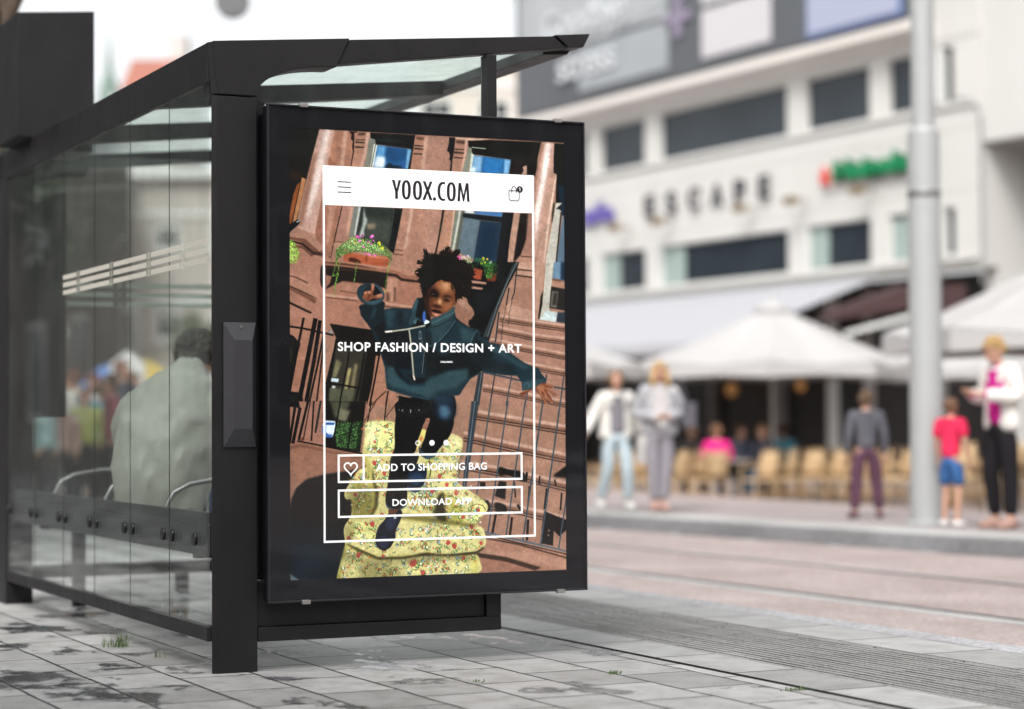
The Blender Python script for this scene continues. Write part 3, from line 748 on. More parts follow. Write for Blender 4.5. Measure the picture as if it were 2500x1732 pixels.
P b8aa54 6 .|454,3193 721,3308 1012,3299 1150,3276 1150,3291 1012,3317 712,3325 445,3210
P 6a5f2c 2 .|464,3197 721,3310 915,3314 1150,3287 1150,3294 915,3323 721,3319 464,3205
P cfc26a 10 s|921,2982 1117,3004 1314,3036 1553,3079 1553,3097 1264,3062 970,3028
P 5c5428 7 s|1226,2853 1275,2826 1285,2972 1294,3036 1215,3016
P cabd64 8 s|1280,2845 1355,2883 1434,2948 1443,3048 1314,3045
P f0e79f 8 s|1504,2931 1614,2925 1634,2971 1584,3024 1513,3059 1494,2995
P a09448 4 .|1116,3286 1313,3304 1552,3298 1552,3309 1313,3317 1115,3299
P 5c5228 2 .|1116,3291 1313,3308 1552,3288 1613,3258 1618,3265 1552,3305 1313,3317 1115,3300
P dccf78 10 .|1542,3316 1572,3353 1561,3462 1511,3462 1522,3324
P b8ab58 4 .|440,3210 459,3228 416,3342 406,3462 377,3461 406,3342
P d9cd78 8 .|1148,2516 1198,2499 1178,2607 1157,2734 1118,2733 1119,2606
G|619,2269 851,2279 850,2495 724,2520 619,2492
G|666,2546 840,2531 801,2728 781,2907 704,2905
G|532,2652 618,2635 685,2726 665,2958 531,2973 493,2794
G|464,3006 703,3048 703,3155 818,3284 492,3185
G|435,3219 702,3316 1012,3335 1150,3312 1150,3457 415,3458
G|1119,2534 1367,2382 1417,2410 1395,2720 1555,2850 1635,2925 1553,3069 1314,3045 1117,2986
G|1117,3040 1573,3106 1623,3181 1593,3253 1313,3290 1116,3284
G|1115,3311 1542,3316 1561,3453 1115,3456
G|848,3097 1151,3059 1150,3267 847,3285
G|849,2657 956,2640 956,2784 848,2872
G|975,2812 1153,2806 1152,2987 975,2929
G|923,2658 1118,2643 1117,2968 922,2955
G|1079,2732 1177,2734 1176,2969 1078,2967
K 31|690,2574
K 29|772,2655
K 34|669,3047
K 43|1002,3362
K 31|1095,3437
K 26|531,2817
K 29|1241,2685
K 26|1301,2754
K 31|1385,2819
K 23|1574,2960
K 26|1444,3012
K 29|1513,3091
K 31|1313,3209
K 26|1593,3221
K 26|1442,3331
K 23|1273,3357
K 23|760,3300
K 26|473,3153
K 21|691,2412
K 37|804,3158
K 34|1177,2797
K 31|554,3285
K 37|1017,3353
K 34|1363,3237
K 26|751,2978
T 4a4018 .75 5|671,2600 699,2726 723,2816 713,2923 674,2985 650,2984 689,2905 694,2797 671,2717
T 4a4018 .35 12|441,2793 570,2724 685,2779 694,2905 665,2993 493,2998
T 5a5020 .30 10|440,3077 493,3025 550,3044 502,3185 454,3193
T fffbd0 .45 12|629,2269 725,2265 725,2368 647,2475 619,2439
L 8c8040 4|460,2811 479,2785 522,2778 570,2804 617,2858 646,2984
L 8c8040 4|531,2990 517,2901 493,2865
T 3c3410 .8 4|449,3191 549,3240 721,3313 915,3316 1150,3291 1150,3303 915,3330 721,3329 549,3258
T 3c3410 .8 4|1057,3290 1313,3307 1552,3298 1613,3261 1621,3272 1552,3312 1313,3321 1057,3306
T 4a4018 .35 14|416,3245 721,3335 1150,3312 1150,3348 721,3370 406,3307
T 4a4018 .35 14|1115,3311 1562,3316 1567,3353 1115,3352
T 4a4018 .5 8|863,2976 1117,3000 1314,3036 1553,3077 1543,3098 1294,3067 863,3007
T 3c3410 .85 9|1216,2862 1266,2817 1280,2917 1304,3045 1255,3035 1176,2992
L 8c8040 4|1494,3013 1489,2958 1514,2927 1564,2914 1614,2929 1634,2962
L 8c8040 4|1553,3079 1564,3051 1589,3015
T fffbd0 .45 10|1355,2801 1494,2849 1595,2888 1544,2909 1444,2884
T 4a4018 .35 12|1386,2610 1436,2465 1447,2401 1431,2574 1405,2720
T fffbd0 .4 12|1332,2373 1417,2392 1416,2465 1317,2482
T 4a4018 .3 16|568,3347 914,3395 914,3466 567,3463
L a89c50 3|802,2458 792,2404
B a89c50 8 .8|787,2458
B a89c50 8 .8|696,2457
B a89c50 8 .8|1306,2554
P 0f0f10 1 s|890,2099 1214,2045 1224,2117 1174,2226 1154,2231 1134,2235 1105,2280 1075,2362 1035,2488 1015,2506 1064,2533 975,2731 965,2803 955,2901 906,2936 848,2940 800,2916 781,2871 791,2799 811,2674 826,2548 860,2459 860,2324 871,2207
P 0f1012 1 s|1052,2045 1180,2027 1349,2045 1383,2127 1378,2200 1363,2236 1362,2282 1327,2373 1247,2463 1213,2503 1178,2526 1119,2529 1070,2497 1090,2443 1120,2362 1130,2290 1160,2244 1140,2226 1081,2235 1003,2099
P 16283c 12 s|1210,2081 1329,2072 1378,2136 1358,2236 1298,2263 1219,2236 1199,2154
P 5d7f94 14 s|1239,2136 1299,2127 1338,2181 1308,2236 1249,2217
P 2a4358 12 s|1180,2045 1319,2045 1358,2099 1219,2117
P b27f6c 2 .|1120,2235 1150,2231 1155,2249 1135,2308 1120,2308
P b27f6c 2 .|1105,2280 1139,2235 1155,2231 1155,2262 1129,2326 1095,2316
P e6d884 2 .|1093,2316 1129,2326 1109,2398 1040,2492 1055,2407
B d8704a 10 .8|1085,2393
P 3c4a56 2 .|1065,2452 1104,2498 1154,2525 1154,2553 1123,2552 1064,2515
P 4a5c6c 2 .|1119,2525 1213,2512 1203,2535 1158,2553 1119,2552
P 465a6c 2 s|786,2875 800,2907 848,2935 906,2932 950,2892 955,2915 906,2945 848,2948 800,2929 783,2898
P 7a4a30 2 .|805,2939 902,2941 877,2967 858,2989 805,2974
P 101c30 1 s|897,2941 921,2973 901,3035 867,3106 862,3160 828,3222 779,3256 731,3246 702,3209 698,3155 722,3075 771,3023 800,2979 824,2975 858,2985
P 2a3a58 6 s|819,2997 877,3008 848,3088 799,3104 780,3050
P 263454 5 s|722,3174 770,3139 809,3194 770,3238 722,3218
L d8d8dc 4|863,2998 853,3011 872,3007
L 0a0f1c 5|698,3164 712,3227 770,3258 818,3232 862,3164
P 152a44 1 s|976,2659 1015,2605 1074,2588 1123,2615 1128,2679 1108,2742 1073,2777 1014,2785 966,2766 956,2721
P 274a6c 6 s|985,2686 1044,2660 1103,2688 1093,2742 1034,2768 980,2749
P 32506c 2 s|961,2766 1014,2790 1073,2791 1083,2800 1044,2811 995,2803
P 0c1422 2 .|975,2731 1044,2759 1113,2724 1103,2746 1044,2772 975,2753
L 14213a 5|1148,2571 1168,2625 1156,2688
L b9b6a8 4|922,2176 945,2141 998,2134
L b0b0a8 4|895,2167 929,2140 998,2122
L c8c8c8 4|997,2153 995,2189
L c8c8c8 4|1056,2135 1068,2173
L b0b0a0 4|1096,2135 1125,2146 1140,2134
P 1f3b45 1 .|1009,1374 1055,1288 1116,1283 1162,1314 1166,2131 1156,2092 1098,2085 968,2057 893,2036 795,2001 787,1910 780,1840 743,1721 669,1547 631,1478 579,1430 595,1353 767,1322 774,1385 857,1369 933,1372
P 22404a 1 .|1108,1471 1170,1456 1348,1347 1378,1396 1386,1453 1448,1487 1518,1518 1573,1525 1604,1557 1596,1585 1658,1606 1682,1634 1761,1648 1871,1719 1982,1790 2054,1818 2110,1832 2134,1876 2174,1919 2166,1948 2134,1952 2061,1999 1965,2013 1962,1948 1918,1895 1807,1891 1602,1860 1578,1885 1508,1921 1453,1993 1414,2049 1367,2057 1259,2046 1167,2085 1121,2092 1075,2064
P 121c22 5 .|580,1367 707,1358 744,1406 676,1519 631,1478
P 101820 6 .|766,1560 993,1543 1008,1641 999,1853 856,1839 803,1819 758,1728 728,1616
P 131c22 8 .|677,1435 767,1385 789,1504 751,1616 676,1540
P 35525c 10 .|774,1392 827,1377 887,1404 842,1461 857,1517 804,1531
P 1a2a34 8 .|880,1404 925,1389 963,1431 933,1502 895,1516
P 2c4650 8 .|933,1382 1001,1381 978,1445 933,1488
P 406068 10 .|795,1840 856,1818 901,1916 984,1972 1083,1979 1156,1965 1156,2064 1006,2035 855,1994 795,1952
P 15212a 7 .|848,1818 878,1825 954,1923 1037,1972 976,1958 886,1895
P 121b20 5 .|954,1874 1037,1916 1157,1915 1156,1951 1037,1958
P 101c20 7 .|1123,1640 1169,1675 1261,1738 1447,1694 1618,1764 1618,1849 1492,1914 1414,1957 1306,1879 1122,1916
P 3e5c62 10 .|1122,1937 1322,1858 1493,1836 1492,1921 1383,1993 1236,2021 1121,2078
P 16262c 8 .|1494,1636 1556,1607 1666,1656 1713,1734 1602,1849 1509,1779
P 3a5a62 9 .|1417,1509 1526,1529 1557,1600 1494,1636 1432,1623
P 3a5860 8 .|1627,1635 1761,1669 1903,1762 2030,1826 1982,1848 1855,1776 1713,1706
P 1b2e36 10 .|1650,1763 1903,1812 1902,1877 1712,1863 1618,1842
P 3a545c 8 .|1169,1498 1339,1453 1370,1467 1261,1610 1169,1640
P 1e343c 5 .|1525,1622 1557,1557 1588,1564 1564,1614 1541,1650
L 57767e 4|1569,1536 1541,1564 1505,1658
L 4f6c74 5|1382,1460 1323,1539 1238,1625 1169,1664 1123,1676
L 15252c 5|1393,1467 1335,1549 1246,1639
P 1c2e38 6 .|1123,1541 1177,1569 1176,1654 1123,1661
P 1a2e36 1 s|580,1353 767,1322 774,1385 767,1462 676,1533 631,1492 587,1437 576,1395
P 35525c 7 .|692,1365 714,1379 684,1449 661,1464 677,1407
P 2b474f 1 s|647,1179 707,1183 752,1217 779,1266 763,1315 714,1347 654,1355 595,1332 558,1291 550,1242 580,1200
P 4a6670 3 s|655,1184 707,1190 749,1224 771,1266 752,1315 707,1344 654,1345 610,1325 595,1269 617,1206
P 121a1c 2 s|662,1195 715,1211 752,1259 737,1301 677,1317 617,1318 595,1276 617,1220
P 26383e 4 .|625,1192 662,1184 655,1247 617,1248
P 9c5f44 1 s|666,1226 681,1184 696,1190 694,1225 681,1268 707,1271 745,1259 766,1269 760,1290 722,1302 688,1299 662,1310 640,1324 621,1318 595,1297 599,1276 610,1248 636,1240 655,1244
P d08f70 3 s|670,1191 689,1187 686,1225 674,1233
P cf9073 3 s|715,1270 752,1263 758,1280 722,1291
P d59a7c 3 s|610,1252 629,1248 629,1262 614,1265
P d59a7c 3 s|641,1242 662,1243 662,1257 643,1258
P 6a3a26 3 .|655,1268 666,1271 640,1310 628,1307
P 10161a 2 .|1009,1374 1055,1295 1116,1287 1159,1336 1159,1456 1100,1499 1024,1465
P 3a565e 2 .|1009,1374 1048,1295 1070,1295 1055,1359 1039,1430 1085,1457 1085,1499 986,1501 982,1473 1009,1416
P 4a6a72 5 .|1032,1317 1059,1302 1040,1373 1017,1402
P 3e5c62 1 .|1379,1353 1374,1396 1355,1453 1300,1489 1223,1512 1177,1512 1158,1463 1262,1412 1355,1350
L 5c7a80 4|1374,1392 1316,1425 1169,1491
L 1c3038 5|1378,1414 1324,1461 1223,1508 1177,1514
P 0f1618 2 .|1016,1493 1039,1465 1070,1461 1093,1499 1070,1514 1009,1508
P 5c7f88 2 .|1020,1476 1032,1458 1051,1458 1047,1486 1028,1500
P 2a160e 2 .|1120,1263 1168,1440 1168,1473 1128,1469 1102,1417 1107,1320
P 4f78c8 2 s|1116,1384 1124,1400 1128,1457 1115,1481 1102,1465 1100,1417
P e8eef6 2 s|1128,1457 1159,1473 1150,1485 1124,1493 1111,1490
P 8a5232 1 s|1130,1182 1169,1157 1231,1139 1293,1146 1350,1153 1372,1193 1385,1233 1385,1274 1371,1323 1358,1352 1309,1393 1265,1414 1229,1435 1190,1432 1159,1424 1137,1380 1120,1320 1121,1239
P 2c170f 12 .|1116,1239 1169,1222 1169,1278 1160,1339 1172,1400 1190,1436 1137,1400 1116,1320
P b87a52 22 s|1213,1164 1293,1154 1350,1177 1363,1226 1310,1243 1248,1248 1213,1221
P d9a982 16 s|1266,1163 1319,1162 1341,1194 1301,1215 1270,1195
P 5a3220 12 s|1151,1198 1204,1205 1244,1236 1230,1277 1169,1270
P 1d100b 7 s|1169,1222 1204,1221 1235,1249 1230,1277 1169,1262
P 1a0e0a 5 s|1169,1254 1200,1255 1230,1265 1221,1273 1177,1272
L 8a6a50 3|1182,1256 1200,1253
P 20120c 4 s|1265,1272 1301,1262 1336,1267 1358,1279 1332,1275 1301,1274
P 2a160e 4 s|1283,1292 1310,1290 1336,1299 1332,1312 1305,1316 1283,1305
P b98a68 3 s|1310,1288 1336,1295 1349,1295 1327,1289
P 140a08 2 s|1292,1298 1318,1300 1332,1308 1309,1313 1294,1306
P b0734c 12 s|1292,1317 1349,1315 1358,1340 1318,1381 1283,1373 1274,1341
P b8804f 8 s|1243,1277 1265,1301 1274,1337 1256,1350 1230,1330 1235,1297
P e0b088 7 s|1239,1297 1261,1309 1252,1329 1234,1322
P c08a64 5 s|1199,1314 1212,1314 1212,1330 1199,1334
P 2c140c 6 s|1186,1335 1221,1342 1265,1354 1247,1364 1203,1359 1181,1351
P 7a4426 8 s|1160,1291 1195,1294 1190,1339 1168,1351 1155,1319
P a86a42 8 s|1177,1363 1221,1371 1265,1382 1265,1394 1221,1383 1181,1375
P 1a0806 2 s|1181,1379 1212,1377 1256,1390 1265,1406 1230,1407 1190,1395
P c07a68 3 s|1177,1396 1203,1403 1230,1409 1263,1406 1252,1419 1221,1429 1190,1420
P e8b8a4 4 s|1203,1413 1230,1413 1238,1419 1216,1423
P 7a4628 2 s|1380,1295 1394,1302 1389,1327 1367,1337 1362,1331 1376,1311
P 9a6240 3 s|1383,1307 1389,1307 1382,1327 1374,1331
H|1118,911 1135,905 1142,931 1161,945 1205,933 1232,941 1254,940 1263,915 1294,906 1300,890 1325,881 1331,893 1320,922 1338,907 1347,929 1360,929 1373,912 1405,899 1422,907 1418,927 1391,956 1426,984 1462,983 1493,1007 1522,1010 1515,1039 1542,1059 1546,1091 1528,1116 1559,1132 1546,1136 1515,1129 1523,1182 1514,1202 1510,1243 1478,1272 1452,1261 1429,1273 1434,1281 1407,1274 1389,1303 1380,1274 1385,1233 1372,1193 1354,1165 1359,1218 1350,1202 1350,1153 1319,1154 1293,1146 1248,1141 1222,1148 1195,1181 1160,1210 1138,1230 1120,1263 1116,1279 1103,1272 1097,1231 1086,1199 1079,1159 1068,1151 1073,1119 1049,1103 1051,1095 1077,1094 1049,1075 1056,1063 1091,1054 1108,1025 1073,1010 1065,1016 1069,1002 1100,999 1109,976 1126,956 1118,928
L b9b2a0 8|834,1554 978,1533 1131,1502 1161,1491
L e8dcd0 9|785,1558 838,1552
L c9a090 3|785,1556 789,1563
L b9b2a0 8|986,1543 997,1620 1011,1768 1022,1902
L e6cdc0 9|1022,1902 1030,1930
L cfc8b8 6|1123,1513 1170,1484
P 0e1418 2 .|1123,1499 1170,1476 1176,1498 1139,1527 1123,1531
L 55626a 4|1077,1514 1077,1556
P 8d979c 2 .|1068,1549 1089,1549 1090,1612 1068,1614
P 2a3438 2 .|1073,1560 1085,1559 1084,1602 1073,1602
L 0c1014 9|1100,1619 1115,1711 1098,1887
L 8d979c 3|1096,1619 1113,1711 1095,1884
P 8e5236 1 s|2053,1999 2126,1944 2174,1955 2247,1980 2246,1991 2222,1995 2182,1984 2222,2013 2270,2046 2266,2058 2238,2049 2182,2013 2222,2071 2238,2107 2225,2118 2209,2107 2149,2035 2181,2093 2193,2122 2181,2130 2165,2118 2113,2042 2077,2013 2061,2002
P 8e5236 1 s|2057,1988 2005,2013 1949,2031 1939,2046 1957,2055 1989,2049 2021,2024 2061,2006
P b87a58 4 s|2101,1970 2158,1970 2166,1999 2133,2020 2093,1999
L bd8060 5|2174,1962 2242,1986
L bd8060 5|2174,1991 2262,2051
L bd8060 6|2149,2013 2225,2111
L bd8060 6|2117,2020 2181,2123
D e6b8a0 3.5|2242,1988
D e6b8a0 3.5|2264,2051
D e6b8a0 3.5|2231,2112
D e6b8a0 3.5|2183,2124
P 3c5a62 3 .|1962,1948 2062,1919 2166,1919 2166,1948 2134,1952 2061,1999 1965,2013
F 5a7880|1973,1956 2062,1941 2061,1992 1969,2006
L 3c565e 4|810,2008 893,2029 968,2050 1156,2085
P 20303c 3 .|866,2064 923,2057 900,2071
P 0c0d0e 2 .|900,2057 1156,2106 1155,2162 884,2162
"""
# ------------------------------------------------------------------ printed advert (raster of the print itself)
PX = 0.9                      # texture pixels per millimetre
def build_print():
    W, H = int(1175*PX), int(1730*PX)
    img = np.zeros((H, W, 3), np.float32)
    rg = np.random.RandomState(5)
    def hexc(h): return np.array([int(h[i:i+2], 16) for i in (0, 2, 4)], np.float32)/255
    def smooth(p):
        n = len(p); out = []
        for i in range(n):
            a, b, c, d = p[i-1], p[i], p[(i+1) % n], p[(i+2) % n]
            for t in (0, .25, .5, .75):
                out.append(0.5*((2*b)+(c-a)*t+(2*a-5*b+4*c-d)*t*t+(3*b-a-3*c+d)*t**3))
        return np.array(out)
    def mask(p, feather=0):
        p = p*PX; pad = int(feather*PX*2)+3
        x0, y0 = np.floor(p.min(0)).astype(int)-pad; x1, y1 = np.ceil(p.max(0)).astype(int)+pad
        x0, y0, x1, y1 = max(x0, 0), max(y0, 0), min(x1, W), min(y1, H)
        if x1-x0 < 1 or y1-y0 < 1: return None
        S = 3; w, h = (x1-x0)*S, (y1-y0)*S
        g = np.zeros((h, w+1), np.int32)
        q = (p-[x0, y0])*S
        for i in range(len(q)):
            a, b = q[i-1], q[i]
            if a[1] == b[1]: continue
            if a[1] > b[1]: a, b = b, a
            r = np.arange(max(0, int(math.ceil(a[1]-.5))), min(h, int(math.ceil(b[1]-.5))))
            if len(r) == 0: continue
            xs = a[0]+(r+.5-a[1])*(b[0]-a[0])/(b[1]-a[1])
            np.add.at(g, (r, np.clip(np.ceil(xs-.5), 0, w).astype(int)), 1)
        m = (np.cumsum(g, 1)[:, :w] & 1).astype(np.float32)
        m = m.reshape(y1-y0, S, x1-x0, S).mean((1, 3))
        k = int(round(feather*PX*.7))
        if k >= 1:
            for _ in range(2):
                for ax in (0, 1):
                    c = np.cumsum(np.pad(m, [(k+1, k) if i == ax else (0, 0) for i in (0, 1)], mode='edge'), ax)
                    m = (c[2*k+1:]-c[:-2*k-1] if ax == 0 else c[:, 2*k+1:]-c[:, :-2*k-1])/(2*k+1)
        return m, x0, y0, x1, y1
    def paint(p, col, feather=0, alpha=1.0):
        r = mask(p, feather)
        if r is None: return
        m, x0, y0, x1, y1 = r; m = (m*alpha)[..., None]
        img[y0:y1, x0:x1] = img[y0:y1, x0:x1]*(1-m)+col*m
    def disc(c, r, col, feather=0, alpha=1.0, sx=1.0, rot=0.0):
        t = np.linspace(0, 2*math.pi, 17)[:-1]; e = np.stack([np.cos(t)*r*sx, np.sin(t)*r], 1)
        R = np.array([[math.cos(rot), math.sin(rot)], [-math.sin(rot), math.cos(rot)]])
        paint(e@R+c, col, feather, alpha)
    def line(pts, w, col, feather=.4, alpha=1.0):
        for a, b in zip(pts[:-1], pts[1:]):
            d = b-a; L = np.hypot(*d)+1e-6; n = np.array([-d[1], d[0]])/L*w/2; e = d/L*w*.25
            paint(np.array([a+n-e, b+n+e, b-n+e, a-n-e]), col, feather, alpha)
    def inside(p, n):
        r = mask(p)
        m, x0, y0, x1, y1 = r; ys, xs = np.nonzero(m > .6)
        if len(xs) == 0: return []
        k = rg.randint(0, len(xs), n)
        return np.stack([(xs[k]+x0)/PX, (ys[k]+y0)/PX], 1)
    def area(p): return abs(np.sum(p[:, 0]*np.roll(p[:, 1], 1)-p[:, 1]*np.roll(p[:, 0], 1)))/2
    def tulip(c, s, rot):
        R = np.array([[math.cos(rot), math.sin(rot)], [-math.sin(rot), math.cos(rot)]])
        f = lambda L: np.array(L, float)*s@R+c
        line(f([(0, .5), (.1, 1.2), (0, 1.7)]), s*.12, hexc('3f7a34'))
        paint(smooth(f([(.1, 1.6), (.5, 1.2), (.9, .4), (.5, 1.5)])), hexc('4c8a3c'), .4)
        paint(smooth(f([(-.1, 1.6), (-.6, 1.1), (-.9, .5), (-.5, 1.5)])), hexc('357030'), .4)
        paint(smooth(f([(-.6, -.5), (-.35, -.1), (-.2, -.7), (0, -.2), (.25, -.7), (.35, -.1), (.7, -.5), (.45, .5), (0, .75), (-.45, .5)])), hexc('c8433c'), .3)
        paint(smooth(f([(-.3, -.2), (0, 0), (.3, -.3), (.25, .45), (-.2, .45)])), hexc('e0786c'), .8, .8)
        line(f([(0, -.2), (0, .5)]), s*.06, hexc('9c2a28'))
    def dot_flower(c, s, col, mid='e0b040'):
        for k in range(5):
            a = k*1.2566+rg.rand(); disc(c+np.array([math.cos(a), math.sin(a)])*s*.55, s*.42, col, .2)
        disc(c, s*.3, hexc(mid))
    def floral(p):
        A = area(p)
        for c in inside(p, int(A/520)):      # sprigs
            L = 16+rg.rand()*22; a = rg.rand()*6.28; pts = [c]
            for k in range(4):
                a += rg.randn()*.4; pts.append(pts[-1]+np.array([math.cos(a), math.sin(a)])*L/4)
            line(pts, 1.1, hexc('5c8f4a'), .3, .8)
            for k in range(1, 5):
                if rg.rand() < .6:
                    b = a+(-1)**k*1.1
                    disc(pts[k]+np.array([math.cos(b), math.sin(b)])*3.2, 3.6, hexc(['4f8a46', '74a860', '2f6e38'][rg.randint(3)]), .3, .85, .38, b)
                else:
                    dot_flower(pts[k], 3.0+rg.rand()*1.4, hexc(['e88a3c', 'f4f0ee', 'a8b4dc', 'e4604c', 'f0b0a8'][rg.randint(5)]))
        for c in inside(p, int(A/1100)+1):
            dot_flower(c, 3.8+rg.rand()*2, hexc(['d9483e', 'f6f2f2', 'e27a66', '9aaede'][rg.randint(4)]))
            for k in range(4):
                b = rg.rand()*6.28; disc(c+np.array([math.cos(b), math.sin(b)])*7, 5, hexc(['3e7d3c', '5f9a4c', '2c6832'][rg.randint(3)]), .4, .9, .35, b)
    for ln in ART.strip().split('\n'):
        a, pt = ln.split('|'); a = a.split()
        P = np.array([tuple(map(int, s.split(','))) for s in pt.split()], float)/2
        op = a[0]
        if op == 'P':
            paint(smooth(P) if a[3] == 's' else P, hexc(a[1]), float(a[2]))
        elif op == 'L': line(list(P), float(a[2])*.82, hexc(a[1]), .6)
        elif op == 'W':
            for s, e in zip(P[:-1], P[1:]):
                n = int(np.hypot(*(e-s))/3)+1
                for k in range(n): disc(s+(e-s)*k/n+rg.randn(2)*1.2, float(a[2])*.28*(.6+rg.rand()*.7), hexc(a[1])*(.8+.4*rg.rand()), .3)
        elif op == 'B': disc(P[0], float(a[2])*.8, hexc(a[1]), float(a[2])*.4, float(a[3]))
        elif op == 'D':
            r = float(a[2])*.62; c = hexc(a[1])
            for k in range(5):
                b = rg.rand()*6.28; disc(P[0]+np.array([math.cos(b), math.sin(b)])*r*.45, r*.62, np.clip(c*(.85+.3*rg.rand()), 0, 1), .5)
        elif op == 'F':
            c = hexc(a[1])
            for q in inside(P, int(area(P)/14)):
                disc(q, 1.6+rg.rand()*2.2, np.clip(c*(.55+.75*rg.rand()), 0, 1), .4, .8, .45, rg.rand()*3)
        elif op == 'T': paint(P, hexc(a[1]), float(a[3]), float(a[2]))
        elif op == 'G': floral(P)
        elif op == 'K': tulip(P[0], float(a[1])*.5, rg.randn()*.35)
        elif op == 'H':
            dark = hexc('15100c'); ctr = P.mean(0)+[0, 6]
            paint(P, dark, .4)
            for i in range(len(P)):            # thin locks sticking out of the outline
                for k in range(3):
                    q = P[i-1]+(P[i]-P[i-1])*rg.rand(); d = q-ctr; d /= np.hypot(*d)+1e-6
                    if q[1] > ctr[1]+38 and abs(q[0]-ctr[0]) < 25: continue
                    t = np.array([-d[1], d[0]]); L = 3+rg.rand()*5
                    line([q-d*6, q+d*L*.4+t*rg.randn()*1.5, q+d*L+t*rg.randn()*2.5], 2.6, hexc('1b130e'))
            for q in inside(P, 420):
                d = q-ctr; r = np.hypot(*d)
                lit = .25+.75*np.clip((d[0]+30-d[1]*.5)/90, 0, 1)
                b = rg.rand()*6.28; v = np.array([math.cos(b), math.sin(b)])
                col = hexc('6a4c36')*lit*(.35+.8*rg.rand())
                line([q, q+v*2.5, q+v*3.5+rg.randn(2)*1.6], .9+rg.rand(), col, .5, .75)
    # print-wide tone: broad mottling and film grain
    g = rg.randn(H//40+2, W//40+2); yy = np.linspace(0, g.shape[0]-1.01, H); xx = np.linspace(0, g.shape[1]-1.01, W)
    yi, xi = yy.astype(int), xx.astype(int); fy, fx = (yy-yi)[:, None], (xx-xi)[None]
    lo = (g[yi][:, xi]*(1-fy)*(1-fx)+g[yi+1][:, xi]*fy*(1-fx)+g[yi][:, xi+1]*(1-fy)*fx+g[yi+1][:, xi+1]*fy*fx)
    lum = img.mean(2, keepdims=True); img[:] = np.clip((lum+(img-lum)*.86)*np.array([.97, 1.0, 1.0], np.float32), 0, 1)**1.36
    def octave(step):
        q = rg.randn(H//step+2, W//step+2); yy = np.linspace(0, q.shape[0]-1.01, H); xx = np.linspace(0, q.shape[1]-1.01, W)
        yi, xi = yy.astype(int), xx.astype(int); fy, fx = (yy-yi)[:, None], (xx-xi)[None]; fy = fy*fy*(3-2*fy); fx = fx*fx*(3-2*fx)
        return q[yi][:, xi]*(1-fy)*(1-fx)+q[yi+1][:, xi]*fy*(1-fx)+q[yi][:, xi+1]*(1-fy)*fx+q[yi+1][:, xi+1]*fy*fx
    img *= (1+.030*octave(24)+.035*octave(9)+.03*octave(4))[..., None]
    img *= (1+.022*lo[..., None]); img += rg.randn(H, W, 1)*.02*(.12+img.mean(2, keepdims=True))
    # ---- layout printed over the picture
    white, ink = hexc('fbfbfb'), hexc('1f1c1e')
    R = lambda x0, y0, x1, y1: np.array([(x0, y0), (x1, y0), (x1, y1), (x0, y1)], float)
    def box(x0, y0, x1, y1, w):
        paint(R(x0, y0, x1, y0+w), white); paint(R(x0, y1-w, x1, y1), white); paint(R(x0, y0+w, x0+w, y1-w), white); paint(R(x1-w, y0+w, x1, y1-w), white)
    box(135, 200, 1039, 1593, 8.5); paint(R(135, 139, 1039, 292), white)
    box(193, 1254, 982, 1364.5, 8.5); box(193, 1389, 982, 1499, 8.5); paint(R(296, 1260, 304, 1360), white)
    for y in (200, 220, 240): paint(R(195.5, y-2, 252.5, y+2.2), ink)
    def ring(c, r, w, col, sx=1.0):
        t = np.linspace(0, 2*math.pi, 33)
        line([np.array([c[0]+math.cos(a)*r*sx, c[1]+math.sin(a)*r]) for a in t], w, col, 0)
    ring((527.5, 1213.5), 8.6, 3.2, white)
    disc(np.array([588., 1213]), 11.5, white); disc(np.array([648.5, 1213]), 11.5, white)
    # heart
    t = np.linspace(0, 2*math.pi, 41)
    hx = 247+1.65*16*np.sin(t)**3; hy = 1307-1.65*(13*np.cos(t)-5*np.cos(2*t)-2*np.cos(3*t)-np.cos(4*t))
    line([np.array(p) for p in zip(hx, hy)], 6, white, 0)
    # bag icon with its counter
    A = lambda *p: [np.array(q, float) for q in p]
    line(A((928, 205), (928, 236), (930, 241), (935, 245), (966, 245), (971, 241), (973, 236), (973, 205), (928, 205)), 4, ink, 0)
    line(A((940, 213), (940, 199), (942, 193), (947, 188), (953, 188), (958, 193), (960, 199), (960, 213)), 3.6, ink, 0)
    disc(np.array([976., 198.5]), 14, ink); line(A((973, 194), (977, 192), (977, 205)), 2.6, white, 0)
    # condensed heading letters, one stroke skeleton each
    top, bot, w = 183, 257, 13.2
    def S(*p): line(A(*p), w*.84, ink, 0)
    def P4(*p): paint(np.array(p, float), ink)
    P4((422, top), (434, top), (442, 218), (450, top), (461, top), (447.5, 230), (447.5, bot), (436, bot), (436, 230))
    def O(x0, x1, y0=top-1, y1=bot+1, open_=False):
        cx, r = (x0+x1)/2, (x1-x0)/2
        def oval(rx, ry, n=60):
            a = np.linspace(0, 2*math.pi, n)[:-1]; e = .82
            return np.stack([cx+np.sign(np.cos(a))*np.abs(np.cos(a))**e*rx, (y0+y1)/2+np.sign(np.sin(a))*np.abs(np.sin(a))**e*ry], 1)
        return oval(r, (y1-y0)/2), oval(r-12, (y1-y0)/2-9)
    for x0, x1 in ((464, 502), (511, 550), (656, 695)):
        o, i = O(x0, x1); paint(o, ink); paint(i, white)
    P4((553, top), (565, top), (574, 207), (583, top), (594.5, top), (580, 219), (594.5, bot), (582.5, bot), (573, 231), (563, bot), (551, bot), (567.5, 219))
    disc(np.array([603., 251.5]), 7, ink)
    o, i = O(616, 668); o = o[o[:, 0] < 649]; i = i[i[:, 0] < 649]
    k = np.argsort(-np.arctan2(o[:, 1]-220, o[:, 0]-642) % (2*math.pi)); o2 = o[k]
    ang = lambda q: (np.arctan2(q[:, 1]-220, q[:, 0]-642)) % (2*math.pi)
